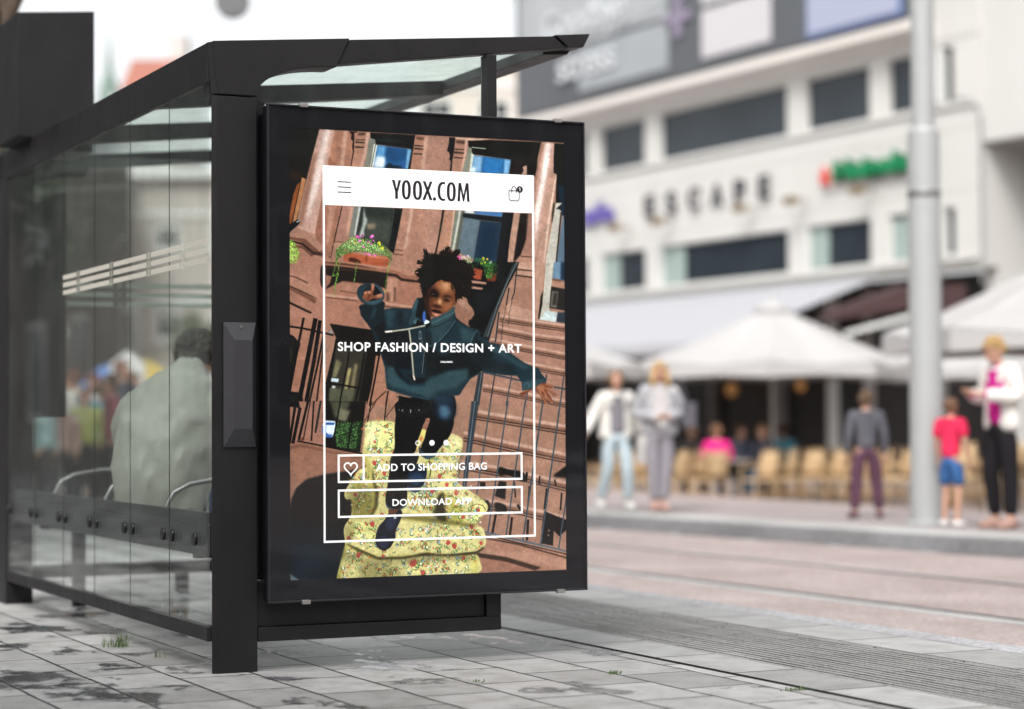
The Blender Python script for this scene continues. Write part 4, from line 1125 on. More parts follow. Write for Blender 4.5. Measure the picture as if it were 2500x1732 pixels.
    o2 = o[np.argsort(ang(o))]; i2 = i[np.argsort(-ang(i))]; paint(np.vstack([o2, i2]), ink)
    P4((702, bot), (707, top), (718, top), (728.5, 232), (739, top), (750, top), (755, bot), (744, bot), (741.5, 208), (731, bot), (726, bot), (715.5, 208), (713, bot))
    return np.clip(img, 0, 1)
# ------------------------------------------------------------------ bus shelter
S_ = empty('bus_shelter', (-.2, .1, 0), 0, 'dark grey bus shelter with glass walls and a sloping frosted glass roof', 'bus shelter')
def sp(mb, name, m, smooth=False, bevel=0, parent=None):      # part of the shelter, modelled in world coordinates
    off = Vector((.2, -.1, 0))
    mb.v = [tuple(Vector(v)+off) for v in mb.v]
    return mb.build(name, m, parent or S_, smooth, bevel)
def zr(x): return 2.401+.0868*(x+.30)             # top line of the sloping roof
# corner post with its chamfered back corner
b = MB(); b.prism([(-.262, .07), (-.109, .07), (-.109, .20), (-.250, .20), (-.252, .12), (-.285, .088), (-.285, .082)], 'z', 0, 2.195)
sp(b, 'corner_post', M_dark, bevel=.004)
# curved bracket carrying the roof
arc = []
for k in range(11):
    a = PI/2*k/10; arc.append((-.109+.325*(1-math.cos(a))*1.0, 2.205+.128*math.sin(a)))
gus = [(-.262, 2.200), (-.109, 2.200)]+arc[1:]+[(.216, 2.337), (.272, zr(.272)), (-.285, zr(-.285)), (-.279, 2.30)]
b = MB(); b.prism(gus, 'y', .066, .21); sp(b, 'roof_bracket', M_dark, bevel=.004)
b = MB(); b.hexa([(-.286, .084, 2.20), (-.2625, .070, 2.20), (-.25, .21, 2.20), (-.275, .21, 2.20)], [(-.303, .084, 2.398), (-.286, .070, 2.400), (-.27, .21, 2.400), (-.295, .21, 2.398)])
sp(b, 'bracket_side', M_dark, bevel=.003)
# front beam and end cap
b = MB(); b.prism([(.218, 2.345), (1.224, 2.479), (1.168, zr(1.168)-.004), (.274, zr(.274)-.004)], 'y', .074, .15); sp(b, 'front_beam', M_dark, bevel=.003)
b = MB(); b.prism([(1.233, 2.480), (1.301, 2.487), (1.332, 2.545), (1.172, 2.529)], 'y', .068, .165); sp(b, 'beam_end_cap', M_dark, bevel=.003)
b = MB(); b.prism([(1.16, 2.462), (1.275, 2.470), (1.325, 2.532), (1.18, 2.515)], 'y', .166, 3.95); sp(b, 'outer_beam', M_dark, bevel=.003)
for k, y in enumerate((1.22, 2.52, 3.86)):
    b = MB(); b.prism([(-.28, zr(-.28)-.105), (1.17, zr(1.17)-.085), (1.17, zr(1.17)-.02), (-.28, zr(-.28)-.02)], 'y', y, y+(.09 if k < 2 else .07)); sp(b, 'cross_beam', M_dark, bevel=.003)
b = MB(); b.add([(-.28, .155, zr(-.28)-.017), (1.19, .155, zr(1.19)-.017), (1.19, 3.93, zr(1.19)-.017), (-.28, 3.93, zr(-.28)-.017),
                 (-.28, .155, zr(-.28)-.007), (1.19, .155, zr(1.19)-.007), (1.19, 3.93, zr(1.19)-.007), (-.28, 3.93, zr(-.28)-.007)],
                [(0, 3, 2, 1), (4, 5, 6, 7), (0, 1, 5, 4), (1, 2, 6, 5), (2, 3, 7, 6), (3, 0, 4, 7)]); sp(b, 'roof_glass', M_roof)
# side (back wall) beam, bottom rail
b = MB(); b.prism([(-.304, 2.245), (-.28, 2.245), (-.2, 2.30), (-.2, 2.405), (-.300, 2.399)], 'y', .088, 3.93); sp(b, 'side_beam', M_dark, bevel=.004)
b = MB(); b.box(-.303, -.26, .088, 3.70, .122, .176); sp(b, 'bottom_rail', M_dark, bevel=.003)
b = MB(); b.box(-.308, -.165, 3.62, 3.80, 0, 2.25); b.box(-.308, -.165, 3.80, 3.93, 2.2, 2.39); sp(b, 'far_post', M_dark, bevel=.004)
fg = [(x, z) for x, z in arc]; b = MB(); b.prism([(-.20, 2.10)]+[(x-.06, z-.04) for x, z in arc]+[(.22, zr(.22)-.03), (-.2, zr(-.2)-.03)], 'y', 3.80, 3.92); sp(b, 'far_bracket', M_dark)
# side glass in six panes, with stripe decals and pairs of fixing discs
joints = [.088, .609, 1.199, 1.803, 2.393, 2.992, 3.615]
M_decal = mat('cream decal film', (.70, .66, .58), rough=.7, nz=.06, nscale=40); M_decal.node_tree.nodes['Principled BSDF'].inputs['Alpha'].default_value = .72
def xmark(mb, cy, cz, s, x):
    for sg in (1, -1):
        mb.add([(x, cy-s-.005, cz-sg*s), (x, cy-s+.005, cz-sg*s), (x, cy+s+.005, cz+sg*s), (x, cy+s-.005, cz+sg*s)], [(0, 1, 2, 3)])
disc0 = None
for i in range(6):
    y0, y1 = joints[i]+.0022, joints[i+1]-.0022
    g = MB(); g.box(-.3000, -.2920, y0, y1, .172, 2.262); pane = sp(g, 'side_pane', M_glass)
    e = MB(); e.box(-.2995, -.2970, y1+.0012, y1+.0030, .178, 2.245); 
    if i < 5: sp(e, 'pane_joint', M_seal)
    if i < 5:
        d = MB(); ym = (joints[i]+joints[i+1])/2 if i else .42; ends = 2.37 if i == 3 else y1
        for z in (1.642, 1.606, 1.570):
            a0 = y0
            for seg_ in ((y0, ym-.033), (ym+.033, y1)):
                if seg_[1] > seg_[0] and i < 4: d.box(-.3010, -.3002, seg_[0], seg_[1], z-.0105, z+.0105)
            if i < 4: xmark(d, ym, z, .015, -.3008)
        if i < 4: sp(d, 'stripe_decal', M_decal, parent=None).parent = pane; d_o = [c for c in kids(pane)][-1]
    for yy in ([joints[i]+.062, joints[i+1]-.062] if i else [joints[1]-.062, .236]):
        k = MB(); k.tube([(-.3135, yy, .503), (-.3115, yy, .503), (-.301, yy, .503)], [.0235, .0265, .0265], 24)
        sp(k, 'fixing_disc', M_black, smooth=False, bevel=.002)
# bench board with seat behind the glass and tube armrests
b = MB(); b.box(-.268, -.246, .21, 3.61, .436, .556); b.box(-.268, -.246, .21, 3.61, .560, .604); sp(b, 'bench_backboard', mat('charcoal board', (.045, .046, .048), rough=.6, nz=.2, nscale=5, bump=.1), bevel=.003)
b = MB()
for k in range(4): b.box(-.20+k*.10, -.11+k*.10, .26, 3.56, .435, .46)
sp(b, 'bench_seat', mat('dark bench slats', (.05, .045, .04), rough=.6, nz=.3, nscale=6), bevel=.004)
for y in (1.02, 2.02, 3.02):
    b = MB(); pth = [(-.19, y, .46), (-.19, y, .60), (-.16, y, .655), (-.09, y, .690), (.05, y, .712), (.13, y, .712), (.175, y, .69), (.19, y, .64), (.19, y, .46)]
    b.tube(pth, .0105, 10); sp(b, 'armrest', mat('dull steel tube', (.38, .38, .38), rough=.45, metal=.7), smooth=True)
for y in (.60, 3.3):
    b = MB(); b.box(-.03, .03, y-.03, y+.03, 0, .434); b.box(-.2, .2, y-.02, y+.02, .405, .434); sp(b, 'bench_leg', M_dark, bevel=.003)
# near end: support post, glass, plinth
b = MB(); b.box(.864, .909, .074, .135, .341, 2.428); sp(b, 'support_post', M_dark, bevel=.003)
b = MB(); b.box(-.106, .862, .118, .126, .2, 2.42); sp(b, 'end_pane', M_clear)
b = MB()
b.box(-.107, .915, .07, .16, .113, .168); b.box(.850, .915, .0702, .1598, .1681, .30); b.box(-.107, .8498, .088, .16, .1682, .30); b.box(-.107, .915, .09, .16, .3001, .34)
sp(b, 'plinth', M_dark, bevel=.003)
b = MB(); b.box(-.1085, -.06, .122, .19, .345, 2.19); sp(b, 'gap_filler', M_black)  # black spacer added to keep the bright gap beside the case dark
# far end: rail on a foot, striped pane
b = MB(); b.box(-.16, .915, 3.70, 3.80, .125, .19); b.box(.655, .715, 3.71, 3.79, -.02, .1248); sp(b, 'end_rail', M_dark, bevel=.003)
b = MB(); b.box(-.16, .86, 3.746, 3.754, .19, 2.40); ep = sp(b, 'end_pane', M_clear)
b = MB()
for z in (1.70, 1.648, 1.596):
    b.box(-.14, .30, 3.7440, 3.7448, z-.013, z+.013); b.box(.37, .86, 3.7440, 3.7448, z-.013, z+.013)
    for sg in (1, -1): b.add([(.335-.018-.004, 3.7445, z-sg*.018), (.335-.018+.004, 3.7445, z-sg*.018), (.335+.018+.004, 3.7445, z+sg*.018), (.335+.018-.004, 3.7445, z+sg*.018)], [(0, 1, 2, 3)])
sp(b, 'stripe_decal', mat('faint decal film', (.50, .56, .48), rough=.7)).parent = ep
b = MB(); b.box(.862, .905, 3.70, 3.76, .19, 2.44); sp(b, 'support_post', M_dark, bevel=.003)
# matt black panel inside the far half of the glass wall
b = MB(); b.box(-.235, -.205, 2.72, 3.58, .98, 2.085); tb = sp(b, 'dark_panel', mat('matt black board', (.008, .009, .009), rough=.8, spec=.2), bevel=.004)
# cover plate with a bevelled rim on the corner post
def frus(x0, x1, z0, z1, y, xi0, xi1, zi0, zi1, yi):
    b = MB(); v = [(x0, y, z0), (x1, y, z0), (x1, y, z1), (x0, y, z1), (xi0, yi, zi0), (xi1, yi, zi0), (xi1, yi, zi1), (xi0, yi, zi1)]
    b.add(v, [(3, 2, 1, 0), (4, 5, 6, 7), (0, 1, 5, 4), (1, 2, 6, 5), (2, 3, 7, 6), (3, 0, 4, 7)]); return b
b = frus(-.247, -.1165, .855, 1.331, .0699, -.247, -.1165, .855, 1.331, .062); sp(b, 'cover_plate', M_dark, bevel=.001)
cpl = [c for c in kids(S_) if c.name.startswith('cover_plate')][0]
b = frus(-.246, -.1175, .856, 1.330, .0618, -.211, -.139, .925, 1.262, .036); sp(b, 'raised_cover', M_plate).parent = cpl
b = MB(); b.tube([(-.180, .062, 1.314), (-.180, .050, 1.314)], .0055, 12); sp(b, 'screw', M_steel).parent = cpl

# ------------------------------------------------------------------ rooftop box behind the near roof edge
b = empty('rooftop_box', (-.275, 3.05, 2.37), 0, 'tall dark sheet metal box standing on the far end of the shelter roof', 'sign box')
k = MB(); k.hexa([(-.10, 0, .03), (.292, 0, .0), (.292, .5, .0), (-.10, .5, .03)], [(-.10, 0, .655), (.292, 0, .688), (.292, .5, .688), (-.10, .5, .655)]); k.build('housing', M_dark, b, bevel=.003)
k = MB(); k.box(.02, .30, .06, .44, -.03, .0); k.build('foot', M_black, b)

# ------------------------------------------------------------------ advertising display
A_ = empty('advertising_display', (.588, .05, .113), 0, 'black framed poster case with a YOOX.COM advert fixed to the shelter end', 'advertising display')
def ap(mb, name, m, smooth=False, bevel=0, parent=None):
    mb.v = [tuple(Vector(v)-Vector((.588, .05, .113))) for v in mb.v]; return mb.build(name, m, parent or A_, smooth, bevel)
X0, X1, Z0, Z1 = -.091, 1.267, .2633, 2.1658
b = MB(); b.box(X0+.004, X1-.004, .018, .067, Z0+.004, Z1-.004); b.box(X0+.006, X1-.03, .068, .117, Z0+.09, Z1-.03); ap(b, 'case', M_black, bevel=.003)
b = MB()     # thin aluminium rim of the door
w = .0065
b.box(X0, X0+w, -.004, .0175, Z0, Z1); b.box(X1-w, X1, -.004, .0175, Z0, Z1); b.box(X0+w, X1-w, -.0038, .0175, Z1-w, Z1); b.box(X0+w, X1-w, -.0038, .0175, Z0, Z0+w)
ap(b, 'door_frame', mat('dark anodised rim', (.055, .055, .062), rough=.3, metal=.6), bevel=.0015)
PZ = .3481; t_ = .0045
b = MB()     # black printed border round the picture
b.box(X0+w, 0, t_, .0165, Z0+w, Z1-w); b.box(1.175, X1-w, t_, .0165, Z0+w, Z1-w); b.box(0, 1.175, t_, .0165, Z0+w, PZ); b.box(0, 1.175, t_, .0165, PZ+1.73, Z1-w)
ap(b, 'black_border', mat('black border print', (.0055, .006, .009), rough=.6, spec=.2))
b = MB(); b.box(X0+w, X1-w, -.0016, -.0002, Z0+w, Z1-w); ap(b, 'cover_glass', M_cover)
for cx, cz in ((.055, Z1), (1.145, Z1), (.06, Z0), (1.145, Z0)):
    b = MB(); b.box(cx-.017, cx+.017, -.010, .012, cz-.008 if cz > 1 else cz-.008, cz+.008); ap(b, 'door_clip', mat('satin steel clip', (.42, .40, .38), rough=.35, metal=.7), bevel=.002)
# the print
pic = build_print(); Hh, Ww = pic.shape[:2]
im = bpy.data.images.new('advert_print', Ww, Hh, alpha=False)
buf = np.ones((Hh, Ww, 4), np.float32); buf[..., :3] = pic[::-1]; im.pixels.foreach_set(buf.ravel()); im.update(); im.pack()
mp = bpy.data.materials.new('glowing print'); mp.use_nodes = True; t = mp.node_tree; bs = t.nodes['Principled BSDF']
ti = N(t, 'ShaderNodeTexImage'); ti.image = im; ti.interpolation = 'Cubic'; ti.extension = 'EXTEND'
t.links.new(ti.outputs[0], bs.inputs['Base Color']); t.links.new(ti.outputs[0], bs.inputs['Emission Color']); bs.inputs['Emission Strength'].default_value = PRINT_GLOW
bs.inputs['Roughness'].default_value = .6; bs.inputs['Specular IOR Level'].default_value = .2
me = bpy.data.meshes.new('poster')
ox, oy, oz = .588, .05, .113
me.from_pydata([(0-ox, .006-oy, PZ-oz), (1.175-ox, .006-oy, PZ-oz), (1.175-ox, .006-oy, PZ+1.73-oz), (0-ox, .006-oy, PZ+1.73-oz)], [], [(0, 1, 2, 3)]); me.update()
uv = me.uv_layers.new(name='uv'); 
for k, c in enumerate([(0, 0), (1, 0), (1, 1), (0, 1)]): uv.data[k].uv = c
me.materials.append(mp); poster = bpy.data.objects.new('poster', me); C.objects.link(poster); poster.parent = A_
poster['label'] = 'printed picture of a boy in a dark green sweatshirt leaping off a yellow floral armchair'
mw = mat('white lettering', (.93, .93, .93), rough=.6, spec=.2, emis=PRINT_GLOW)  # lettering is given the same added glow as the print
def ptext(s, x0, x1, ytop, ybot, off=0, sp_=1.0, m=mw):       # millimetres on the sheet, measured from its top left
    o = text_mesh(s, 1.0, m, 'lettering', None, off, 0, 1, sp_)
    co = np.array([v.co for v in o.data.vertices]); mn, mxx = co.min(0), co.max(0)
    sx = (x1-x0)/1000/(mxx[0]-mn[0]); sz = (ybot-ytop)/1000/(mxx[1]-mn[1])
    for v in o.data.vertices:
        v.co = ((v.co.x-mn[0])*sx+x0/1000-ox, .0054-oy, PZ+1.73-ybot/1000+(v.co.y-mn[1])*sz-oz)
    o.parent = poster; return o
ptext('SHOP FASHION / DESIGN + ART', 195, 980.5, 820, 856, .022, 1.07)
ptext('ADD TO SHOPPING BAG', 351, 825, 1292.5, 1321.5, .02, 1.03)
ptext('DOWNLOAD APP', 419.5, 758, 1430.5, 1457.5, .02, 1.03)
ptext('DSQUARED2', 626.5, 678.5, 891, 899, .02, .9)

# ------------------------------------------------------------------ coffee cup
def cup(x_, y_, label, sleeve=True):
    r = empty('coffee_cup', (x_, y_, .0), 0, label, 'cup', 'paper cups behind the glass')
    k = MB(); k.lathe([(.029, 0), (.030, .002), (.0405, .112), (.042, .115), (.040, .117)], seg=32); k.build('cup_body', mat('white paper', (.72, .72, .70), rough=.5), r, True)
    k = MB(); k.lathe([(.0432, .108), (.0445, .112), (.0445, .118), (.041, .121), (.038, .132), (.034, .134), (.033, .129), (.0, .129)], seg=32); k.build('lid', mat('white plastic lid', (.78, .78, .77), rough=.3), r, True)
    if not sleeve: return
    k = MB(); k.lathe([(.0325, .018), (.0383, .078), (.0393, .078), (.0335, .018)], seg=32); sl = k.build('sleeve', mat('brown card', (.27, .17, .10), rough=.8), r, True)
    # round green emblem facing the pavement, curved with the sleeve
    def patch(mb, a0, z0, rad, r0, n=20):
        vs = [(a0, z0)]+[(a0+rad*math.cos(2*PI*i/n)/.038, z0+rad*math.sin(2*PI*i/n)) for i in range(n)]
        P = [((.0345+(z-.018)*.0967+r0)*math.cos(a), (.0345+(z-.018)*.0967+r0)*math.sin(a), z) for a, z in vs]
        mb.add(P, [(0, i+1, (i+1) % n+1) for i in range(n)])
    fa = math.atan2(-10, -3)
    k = MB(); patch(k, fa, .048, .024, .0006); k.build('emblem', mat('dark green print', (.012, .07, .04), rough=.6), sl)
    k = MB(); patch(k, fa, .046, .008, .0012); patch(k, fa, .060, .0045, .0012)
    for s in (-1, 1): patch(k, fa+s*.36, .046, .0035, .0012); patch(k, fa+s*.3, .034, .003, .0012)
    k.build('emblem_figure', mat('pale print', (.55, .62, .52), rough=.6), sl)
cup(.21, 2.17, 'white paper coffee cup with brown sleeve and round green emblem, standing behind the glass')
cup(.20, 2.32, 'plain white paper cup half hidden behind the sleeved coffee cup', False)

# ------------------------------------------------------------------ grass tufts in the joints
def tuft(x, y, n, h, label):
    k = MB(); rg_ = random.Random(int(x*1000))
    for i in range(n):
        a = rg_.uniform(0, 2*PI); L = h*rg_.uniform(.5, 1.1); ln = rg_.uniform(.2, .8)
        bx, by = x+rg_.gauss(0, .03 if n > 30 else .014), y+rg_.gauss(0, .012); ca, sa = math.cos(a), math.sin(a); w = .0022
        p = [Vector((bx, by, 0)), Vector((bx+ca*L*ln*.35, by+sa*L*ln*.35, L*.6)), Vector((bx+ca*L*ln, by+sa*L*ln, L*.85))]
        s = Vector((-sa, ca, 0))*w
        k.add([p[0]-s, p[0]+s, p[1]+s*.8, p[1]-s*.8, p[2]], [(0, 1, 2, 3), (3, 2, 4)])
    tag(k.build('grass_tuft', M_grass), label, 'grass tuft', 'grass tufts in the paving joints')
M_grass = mat('grass blade', (.10, .17, .04), rough=.6, nz=.4, nscale=60)
tuft(-.35, 1.22, 46, .065, 'larger grass tuft in a joint left of the corner post, below the bottom rail')
tuft(-.30, .72, 6, .05, 'thin grass sprig in a joint just left of the corner post foot')
tuft(1.06, -.62, 30, .018, 'tiny moss tuft in a joint just short of the drain slot')
tuft(.50, -.62, 14, .014, 'tiny moss tuft in a joint in the middle of the foreground')
tuft(1.40, -1.35, 44, .014, 'low line of moss along the drain slot at the lower right')
# ------------------------------------------------------------------ people
def skin(name, nodes, edges, m, parent, sub=2, root=0):
    # nodes: (x,y,z,rx,ry)
    me = bpy.data.meshes.new(name); me.from_pydata([n[:3] for n in nodes], edges, []); me.update()
    o = bpy.data.objects.new(name, me); C.objects.link(o)
    md = o.modifiers.new('skin', 'SKIN'); md.use_smooth_shade = True; md.branch_smoothing = .3
    for i, n in enumerate(nodes):
        sv_ = me.skin_vertices[0].data[i]; sv_.radius = (n[3], n[4] if len(n) > 4 else n[3]); sv_.use_root = (i == root)
    s = o.modifiers.new('sub', 'SUBSURF'); s.levels = sub; s.render_levels = sub
    dg = bpy.context.evaluated_depsgraph_get(); m2 = bpy.data.meshes.new_from_object(o.evaluated_get(dg))
    bpy.data.objects.remove(o); m2.name = name; m2.materials.clear(); m2.materials.append(m)
    m2.polygons.foreach_set('use_smooth', [True]*len(m2.polygons))
    r = bpy.data.objects.new(name, m2); C.objects.link(r); r.parent = parent
    return r
_mc = {}
def cloth(c, rough=.85):
    if c not in _mc: _mc[c] = mat('cloth %d' % len(_mc), c, rough=rough, nz=.18, nscale=9, bump=.25, bscale=25, spec=.15)
    return _mc[c]
SKIN = mat('skin', (.48, .27, .19), rough=.55, nz=.08, nscale=12)
def lerp(a, b, t): return tuple(a[i]+(b[i]-a[i])*t for i in range(3))
def person(label, loc, rz, H, top, trousers, hair, shoes=(.05, .045, .04), pose=None, group=None, jacket=None, skirtlen=None, shorts=False, short_sleeve=False, female=False, bag=None, longhair=False, cat='person', seated=False, fingers=True):
    r = empty('person', loc, rz, label, cat, group)
    k = H/1.72
    P = dict(pel=(0, 0, .93), che=(0, .0, 1.28), nec=(0, .0, 1.46), hd=(0, .02, 1.60), hl=(-.095, 0, .90), hr=(.095, 0, .90), kl=(-.11, .03, .50), kr=(.11, .03, .50), al=(-.11, -.02, .08), ar=(.11, -.02, .08), tl=(-.13, .13, .03), tr=(.13, .13, .03),
             sl=(-.19, 0, 1.42), sr=(.19, 0, 1.42), el=(-.225, -.03, 1.13), er=(.225, -.03, 1.13), wl=(-.22, .05, .88), wr=(.22, .05, .88))
    if female:
        for q in ('sl', 'sr'): P[q] = (P[q][0]*.88, 0, 1.41)
    P.update(pose or {})
    P = {a: tuple(c*k for c in v) for a, v in P.items()}
    s = .9 if female else 1.0
    R = lambda v: v*k
    nodes, edges = [], []
    def nd(p, rx, ry=None): nodes.append((*p, R(rx), R(ry if ry else rx))); return len(nodes)-1
    pel = nd(P['pel'], .095*s, .075*s); wa = nd(lerp(P['pel'], P['che'], .45), .09*s, .07*s); che = nd(P['che'], .11*s, .075*s)
    up_ = nd(lerp(P['che'], P['nec'], .62), .085*s, .06*s); nec = nd(P['nec'], .052*s); hb = nd(lerp(P['nec'], P['hd'], .45), .05*s)
    edges += [(pel, wa), (wa, che), (che, up_), (up_, nec), (nec, hb)]
    for sd_ in 'lr':
        a = nd(P['s'+sd_], .05*s); e = nd(P['e'+sd_], .042*s); w = nd(P['w'+sd_], .026*s)
        edges += [(up_, a), (a, e), (e, w)]
        d = Vector(P['w'+sd_])-Vector(P['e'+sd_]); d.normalize(); side = Vector((1, 0, 0)) if abs(d.x) < .8 else Vector((0, 1, 0))
        wv = Vector(P['w'+sd_]); pm = wv+d*R(.05); pi = nd(tuple(pm), .032, .016); edges.append((w, pi))
        if fingers:
            fwd_ = side.cross(d).normalized(); 
            for q, (o_, L) in enumerate(((-.026, .062), (-.009, .074), (.009, .070), (.025, .055))):
                kn = nd(tuple(pm+d*R(.04)+side*R(o_)), .0095); ti_ = nd(tuple(pm+d*R(.04+L*.6)+side*R(o_*1.3)+fwd_*R(.012)), .008); tp = nd(tuple(pm+d*R(.04+L*.85)+side*R(o_*1.35)+fwd_*R(.03)), .007)
                edges += [(pi, kn), (kn, ti_), (ti_, tp)]
            s_ = -1 if sd_ == 'l' else 1
            t1 = nd(tuple(wv+d*R(.035)-side*R(.034*s_)+fwd_*R(.012)), .011); t2 = nd(tuple(wv+d*R(.072)-side*R(.048*s_)+fwd_*R(.026)), .009); edges += [(pi, t1), (t1, t2)]
        h = nd(P['h'+sd_], .062*s); kn = nd(P['k'+sd_], .054*s if shorts else .042*s); ak = nd(P['a'+sd_], .036*s); to = nd(lerp(P['a'+sd_], P['t'+sd_], .8), .024, .018); he = nd(tuple(Vector(P['a'+sd_])+Vector((0, -.03, -.045))*k), .028)
        edges += [(pel, h), (h, kn), (kn, ak), (ak, to), (ak, he)]
    body = skin('body', nodes, edges, SKIN, r)
    # head joined into the body mesh
    hd = Vector(P['hd']); m = MB(); hr = R(.105)
    tilt = Matrix.Rotation(math.radians((pose or {}).get('tilt', (0, 0, 0))[0]), 3, 'X') if pose and 'tilt' in pose else Matrix.Identity(3)
    m.ell(hd+tilt@Vector((0, -.005, .01))*k, (R(.074), R(.095), R(.098)), tilt, 18, 14); m.ell(hd+tilt@Vector((0, .03, -.05))*k, (R(.052), R(.056), R(.062)), tilt)
    m.ell(hd+tilt@Vector((0, .098, -.018))*k, (R(.013), R(.018), R(.024)), tilt, 8, 6)
    for x in (-.076, .076): m.ell(hd+tilt@Vector((x, -.005, -.01))*k, (R(.010), R(.018), R(.030)), tilt, 8, 6)
    bm = bmesh.new(); bm.from_mesh(body.data); tmp = bpy.data.meshes.new('x'); tmp.from_pydata(m.v, [], m.f); tmp.polygons.foreach_set('use_smooth', [True]*len(tmp.polygons)); bm.from_mesh(tmp); bm.to_mesh(body.data); bm.free()
    body.data.polygons.foreach_set('use_smooth', [True]*len(body.data.polygons))
    e = MB()
    for x in (-.028, .028): e.ell(hd+tilt@Vector((x, .083, .006))*k, (R(.012), R(.008), R(.006)), tilt, 8, 6)
    e.build('eyes', cloth((.02, .015, .012)), r, True)
    e = MB(); e.ell(hd+tilt@Vector((0, .086, -.058))*k, (R(.022), R(.006), R(.007)), tilt, 8, 6); e.build('mouth', cloth((.35, .10, .09)), r, True)
    # hair: cap of overlapping lumps, uneven outline
    hm = MB(); hg = random.Random(hash(label) % 1000 if False else len(label))
    for i in range(46):
        a = hg.uniform(0, 2*PI); t2 = hg.uniform(0, 1.0)
        v = Vector((math.cos(a)*math.sin(t2*1.75)*.080, math.sin(a)*math.sin(t2*1.75)*.098-.012, math.cos(t2*1.75)*.104+.012))
        if v.y > .045 and v.z < .055: continue
        hm.ell(hd+tilt@v*k, (R(.030), R(.032), R(.026)), None, 7, 5)
    hm.ell(hd+tilt@Vector((0, -.022, .022))*k, (R(.086), R(.092), R(.094)), tilt, 16, 10)
    if longhair:
        for x, y in ((-.075, .0), (.075, .0), (-.05, -.06), (.05, -.06), (0, -.075), (-.08, .03), (.08, .03)):
            hm.tube([hd+Vector((x, y, .03))*k, hd+Vector((x*1.1, y, -.10))*k, hd+Vector((x*1.05, y+.01, -.22))*k], [R(.034), R(.036), R(.016)], 8)
    hm.build('hair', cloth(hair), r, True)
    # clothes
    g = .014
    n2, e2 = [], []
    def n2d(p, rx, ry=None): n2.append((*p, R(rx+g), R((ry or rx)+g))); return len(n2)-1
    lo = tuple(Vector(P['pel'])+Vector((0, 0, R(-.045)))) if not seated else lerp(P['pel'], P['che'], .06)
    a0 = n2d(lo, .155*s, .125*s); a1 = n2d(lerp(P['pel'], P['che'], .5), .13*s, .10*s); a2 = n2d(P['che'], .152*s, .108*s); a3 = n2d(lerp(P['che'], P['nec'], .62), .115*s, .082*s); a4 = n2d(lerp(P['nec'], P['hd'], .05), .05)
    e2 += [(a0, a1), (a1, a2), (a2, a3), (a3, a4)]
    for sd_ in 'lr':
        q = n2d(P['s'+sd_], .068*s); e2.append((a3, q))
        if short_sleeve: w = n2d(lerp(P['s'+sd_], P['e'+sd_], .8), .062*s); e2.append((q, w))
        else: el_ = n2d(P['e'+sd_], .052*s); w = n2d(lerp(P['e'+sd_], P['w'+sd_], .95), .037*s); e2 += [(q, el_), (el_, w)]
    skin('top', n2, e2, cloth(top), r, root=2)
    if jacket:
        n2, e2 = [], []; g = .030
        s3 = n2d(lerp(P['che'], P['nec'], .62), .11*s, .078*s)
        for sd_, sx_ in (('l', -1), ('r', 1)):
            q = n2d(P['s'+sd_], .068*s); el_ = n2d(P['e'+sd_], .052*s); w = n2d(lerp(P['e'+sd_], P['w'+sd_], .92), .036*s); e2 += [(s3, q), (q, el_), (el_, w)]
            f1 = n2d(tuple(Vector(P['che'])+Vector((sx_*.10, -.01, .02))*k), .062, .085); f2 = n2d(tuple(Vector(lerp(P['pel'], P['che'], .4))+Vector((sx_*.105, -.01, 0))*k), .055, .08); f3 = n2d(tuple(Vector(P['pel'])+Vector((sx_*.12, -.01, -.08))*k), .06, .09)
            e2 += [(s3, f1), (f1, f2), (f2, f3)]
        skin('jacket', n2, e2, cloth(jacket), r)
    n2, e2 = [], []; g = .012
    p0 = n2d(P['pel'], .137*s, .108*s); p1 = n2d(lerp(P['pel'], P['che'], .15), .125*s, .10*s); e2.append((p0, p1))
    for sd_ in 'lr':
        h = n2d(P['h'+sd_], .102*s); e2.append((p0, h))
        if shorts: w = n2d(lerp(P['h'+sd_], P['k'+sd_], .92), .082*s); e2.append((h, w))
        else: kn = n2d(P['k'+sd_], .078*s); w = n2d(lerp(P['k'+sd_], P['a'+sd_], .95), .060*s); e2 += [(h, kn), (kn, w)]
    skin('trousers', n2, e2, cloth(trousers), r)
    for sd_ in 'lr':
        a = Vector(P['a'+sd_]); t_ = Vector(P['t'+sd_]); d = (t_-a); d.z = 0; d.normalize()
        m = MB(); m.tube([a-d*R(.055)+Vector((0, 0, -R(.035))), a+Vector((0, 0, -R(.028))), a+d*R(.08)+Vector((0, 0, -R(.045))), a+d*R(.17)+Vector((0, 0, -R(.052)))], [R(.038), R(.055), R(.047), R(.028)], 10)
        m.build('shoe', cloth(shoes), r, True)
    if bag:
        x, y, z, bw, bd, bh, col = bag; m = MB(); m.box(x-bw/2, x+bw/2, y-bd/2, y+bd/2, z-bh/2, z+bh/2); m.tube([(x, y, z+bh/2), (x*.9, y, z+bh*.9), (x*.7, y, z+bh*1.5)], .012, 6)
        o = m.build('shoulder_bag', cloth(col), r, bevel=.03)
    return r
# ------------------------------------------------------------------ placing helper: direction across the view and distance -> ground coordinates
CX, CY = -2.7445, -7.8078
FH = Vector((math.sin(.4404), math.cos(.4404))); RH = Vector((math.cos(.4404), -math.sin(.4404)))
def at(px, v): u = (px-1152)/4855*v; p = FH*v+RH*u; return (CX+p.x, CY+p.y)
def zz(px, py, v): return .951+(946.6-.0053*(px-1152)-py)*v/4855
FACE = PI-.4404     # rotation of a figure facing the camera side

M_white = mat('white render', (.55, .54, .515), rough=.7, nz=.08, nscale=.6)
M_win = mat('dark window glass', (.026, .034, .042), rough=.12, spec=.35, nz=.5, nscale=.4)
M_wframe = mat('white window frame', (.60, .60, .575), rough=.5)
M_curt = mat('pale green blind', (.30, .37, .345), rough=.7, nz=.06, nscale=3)

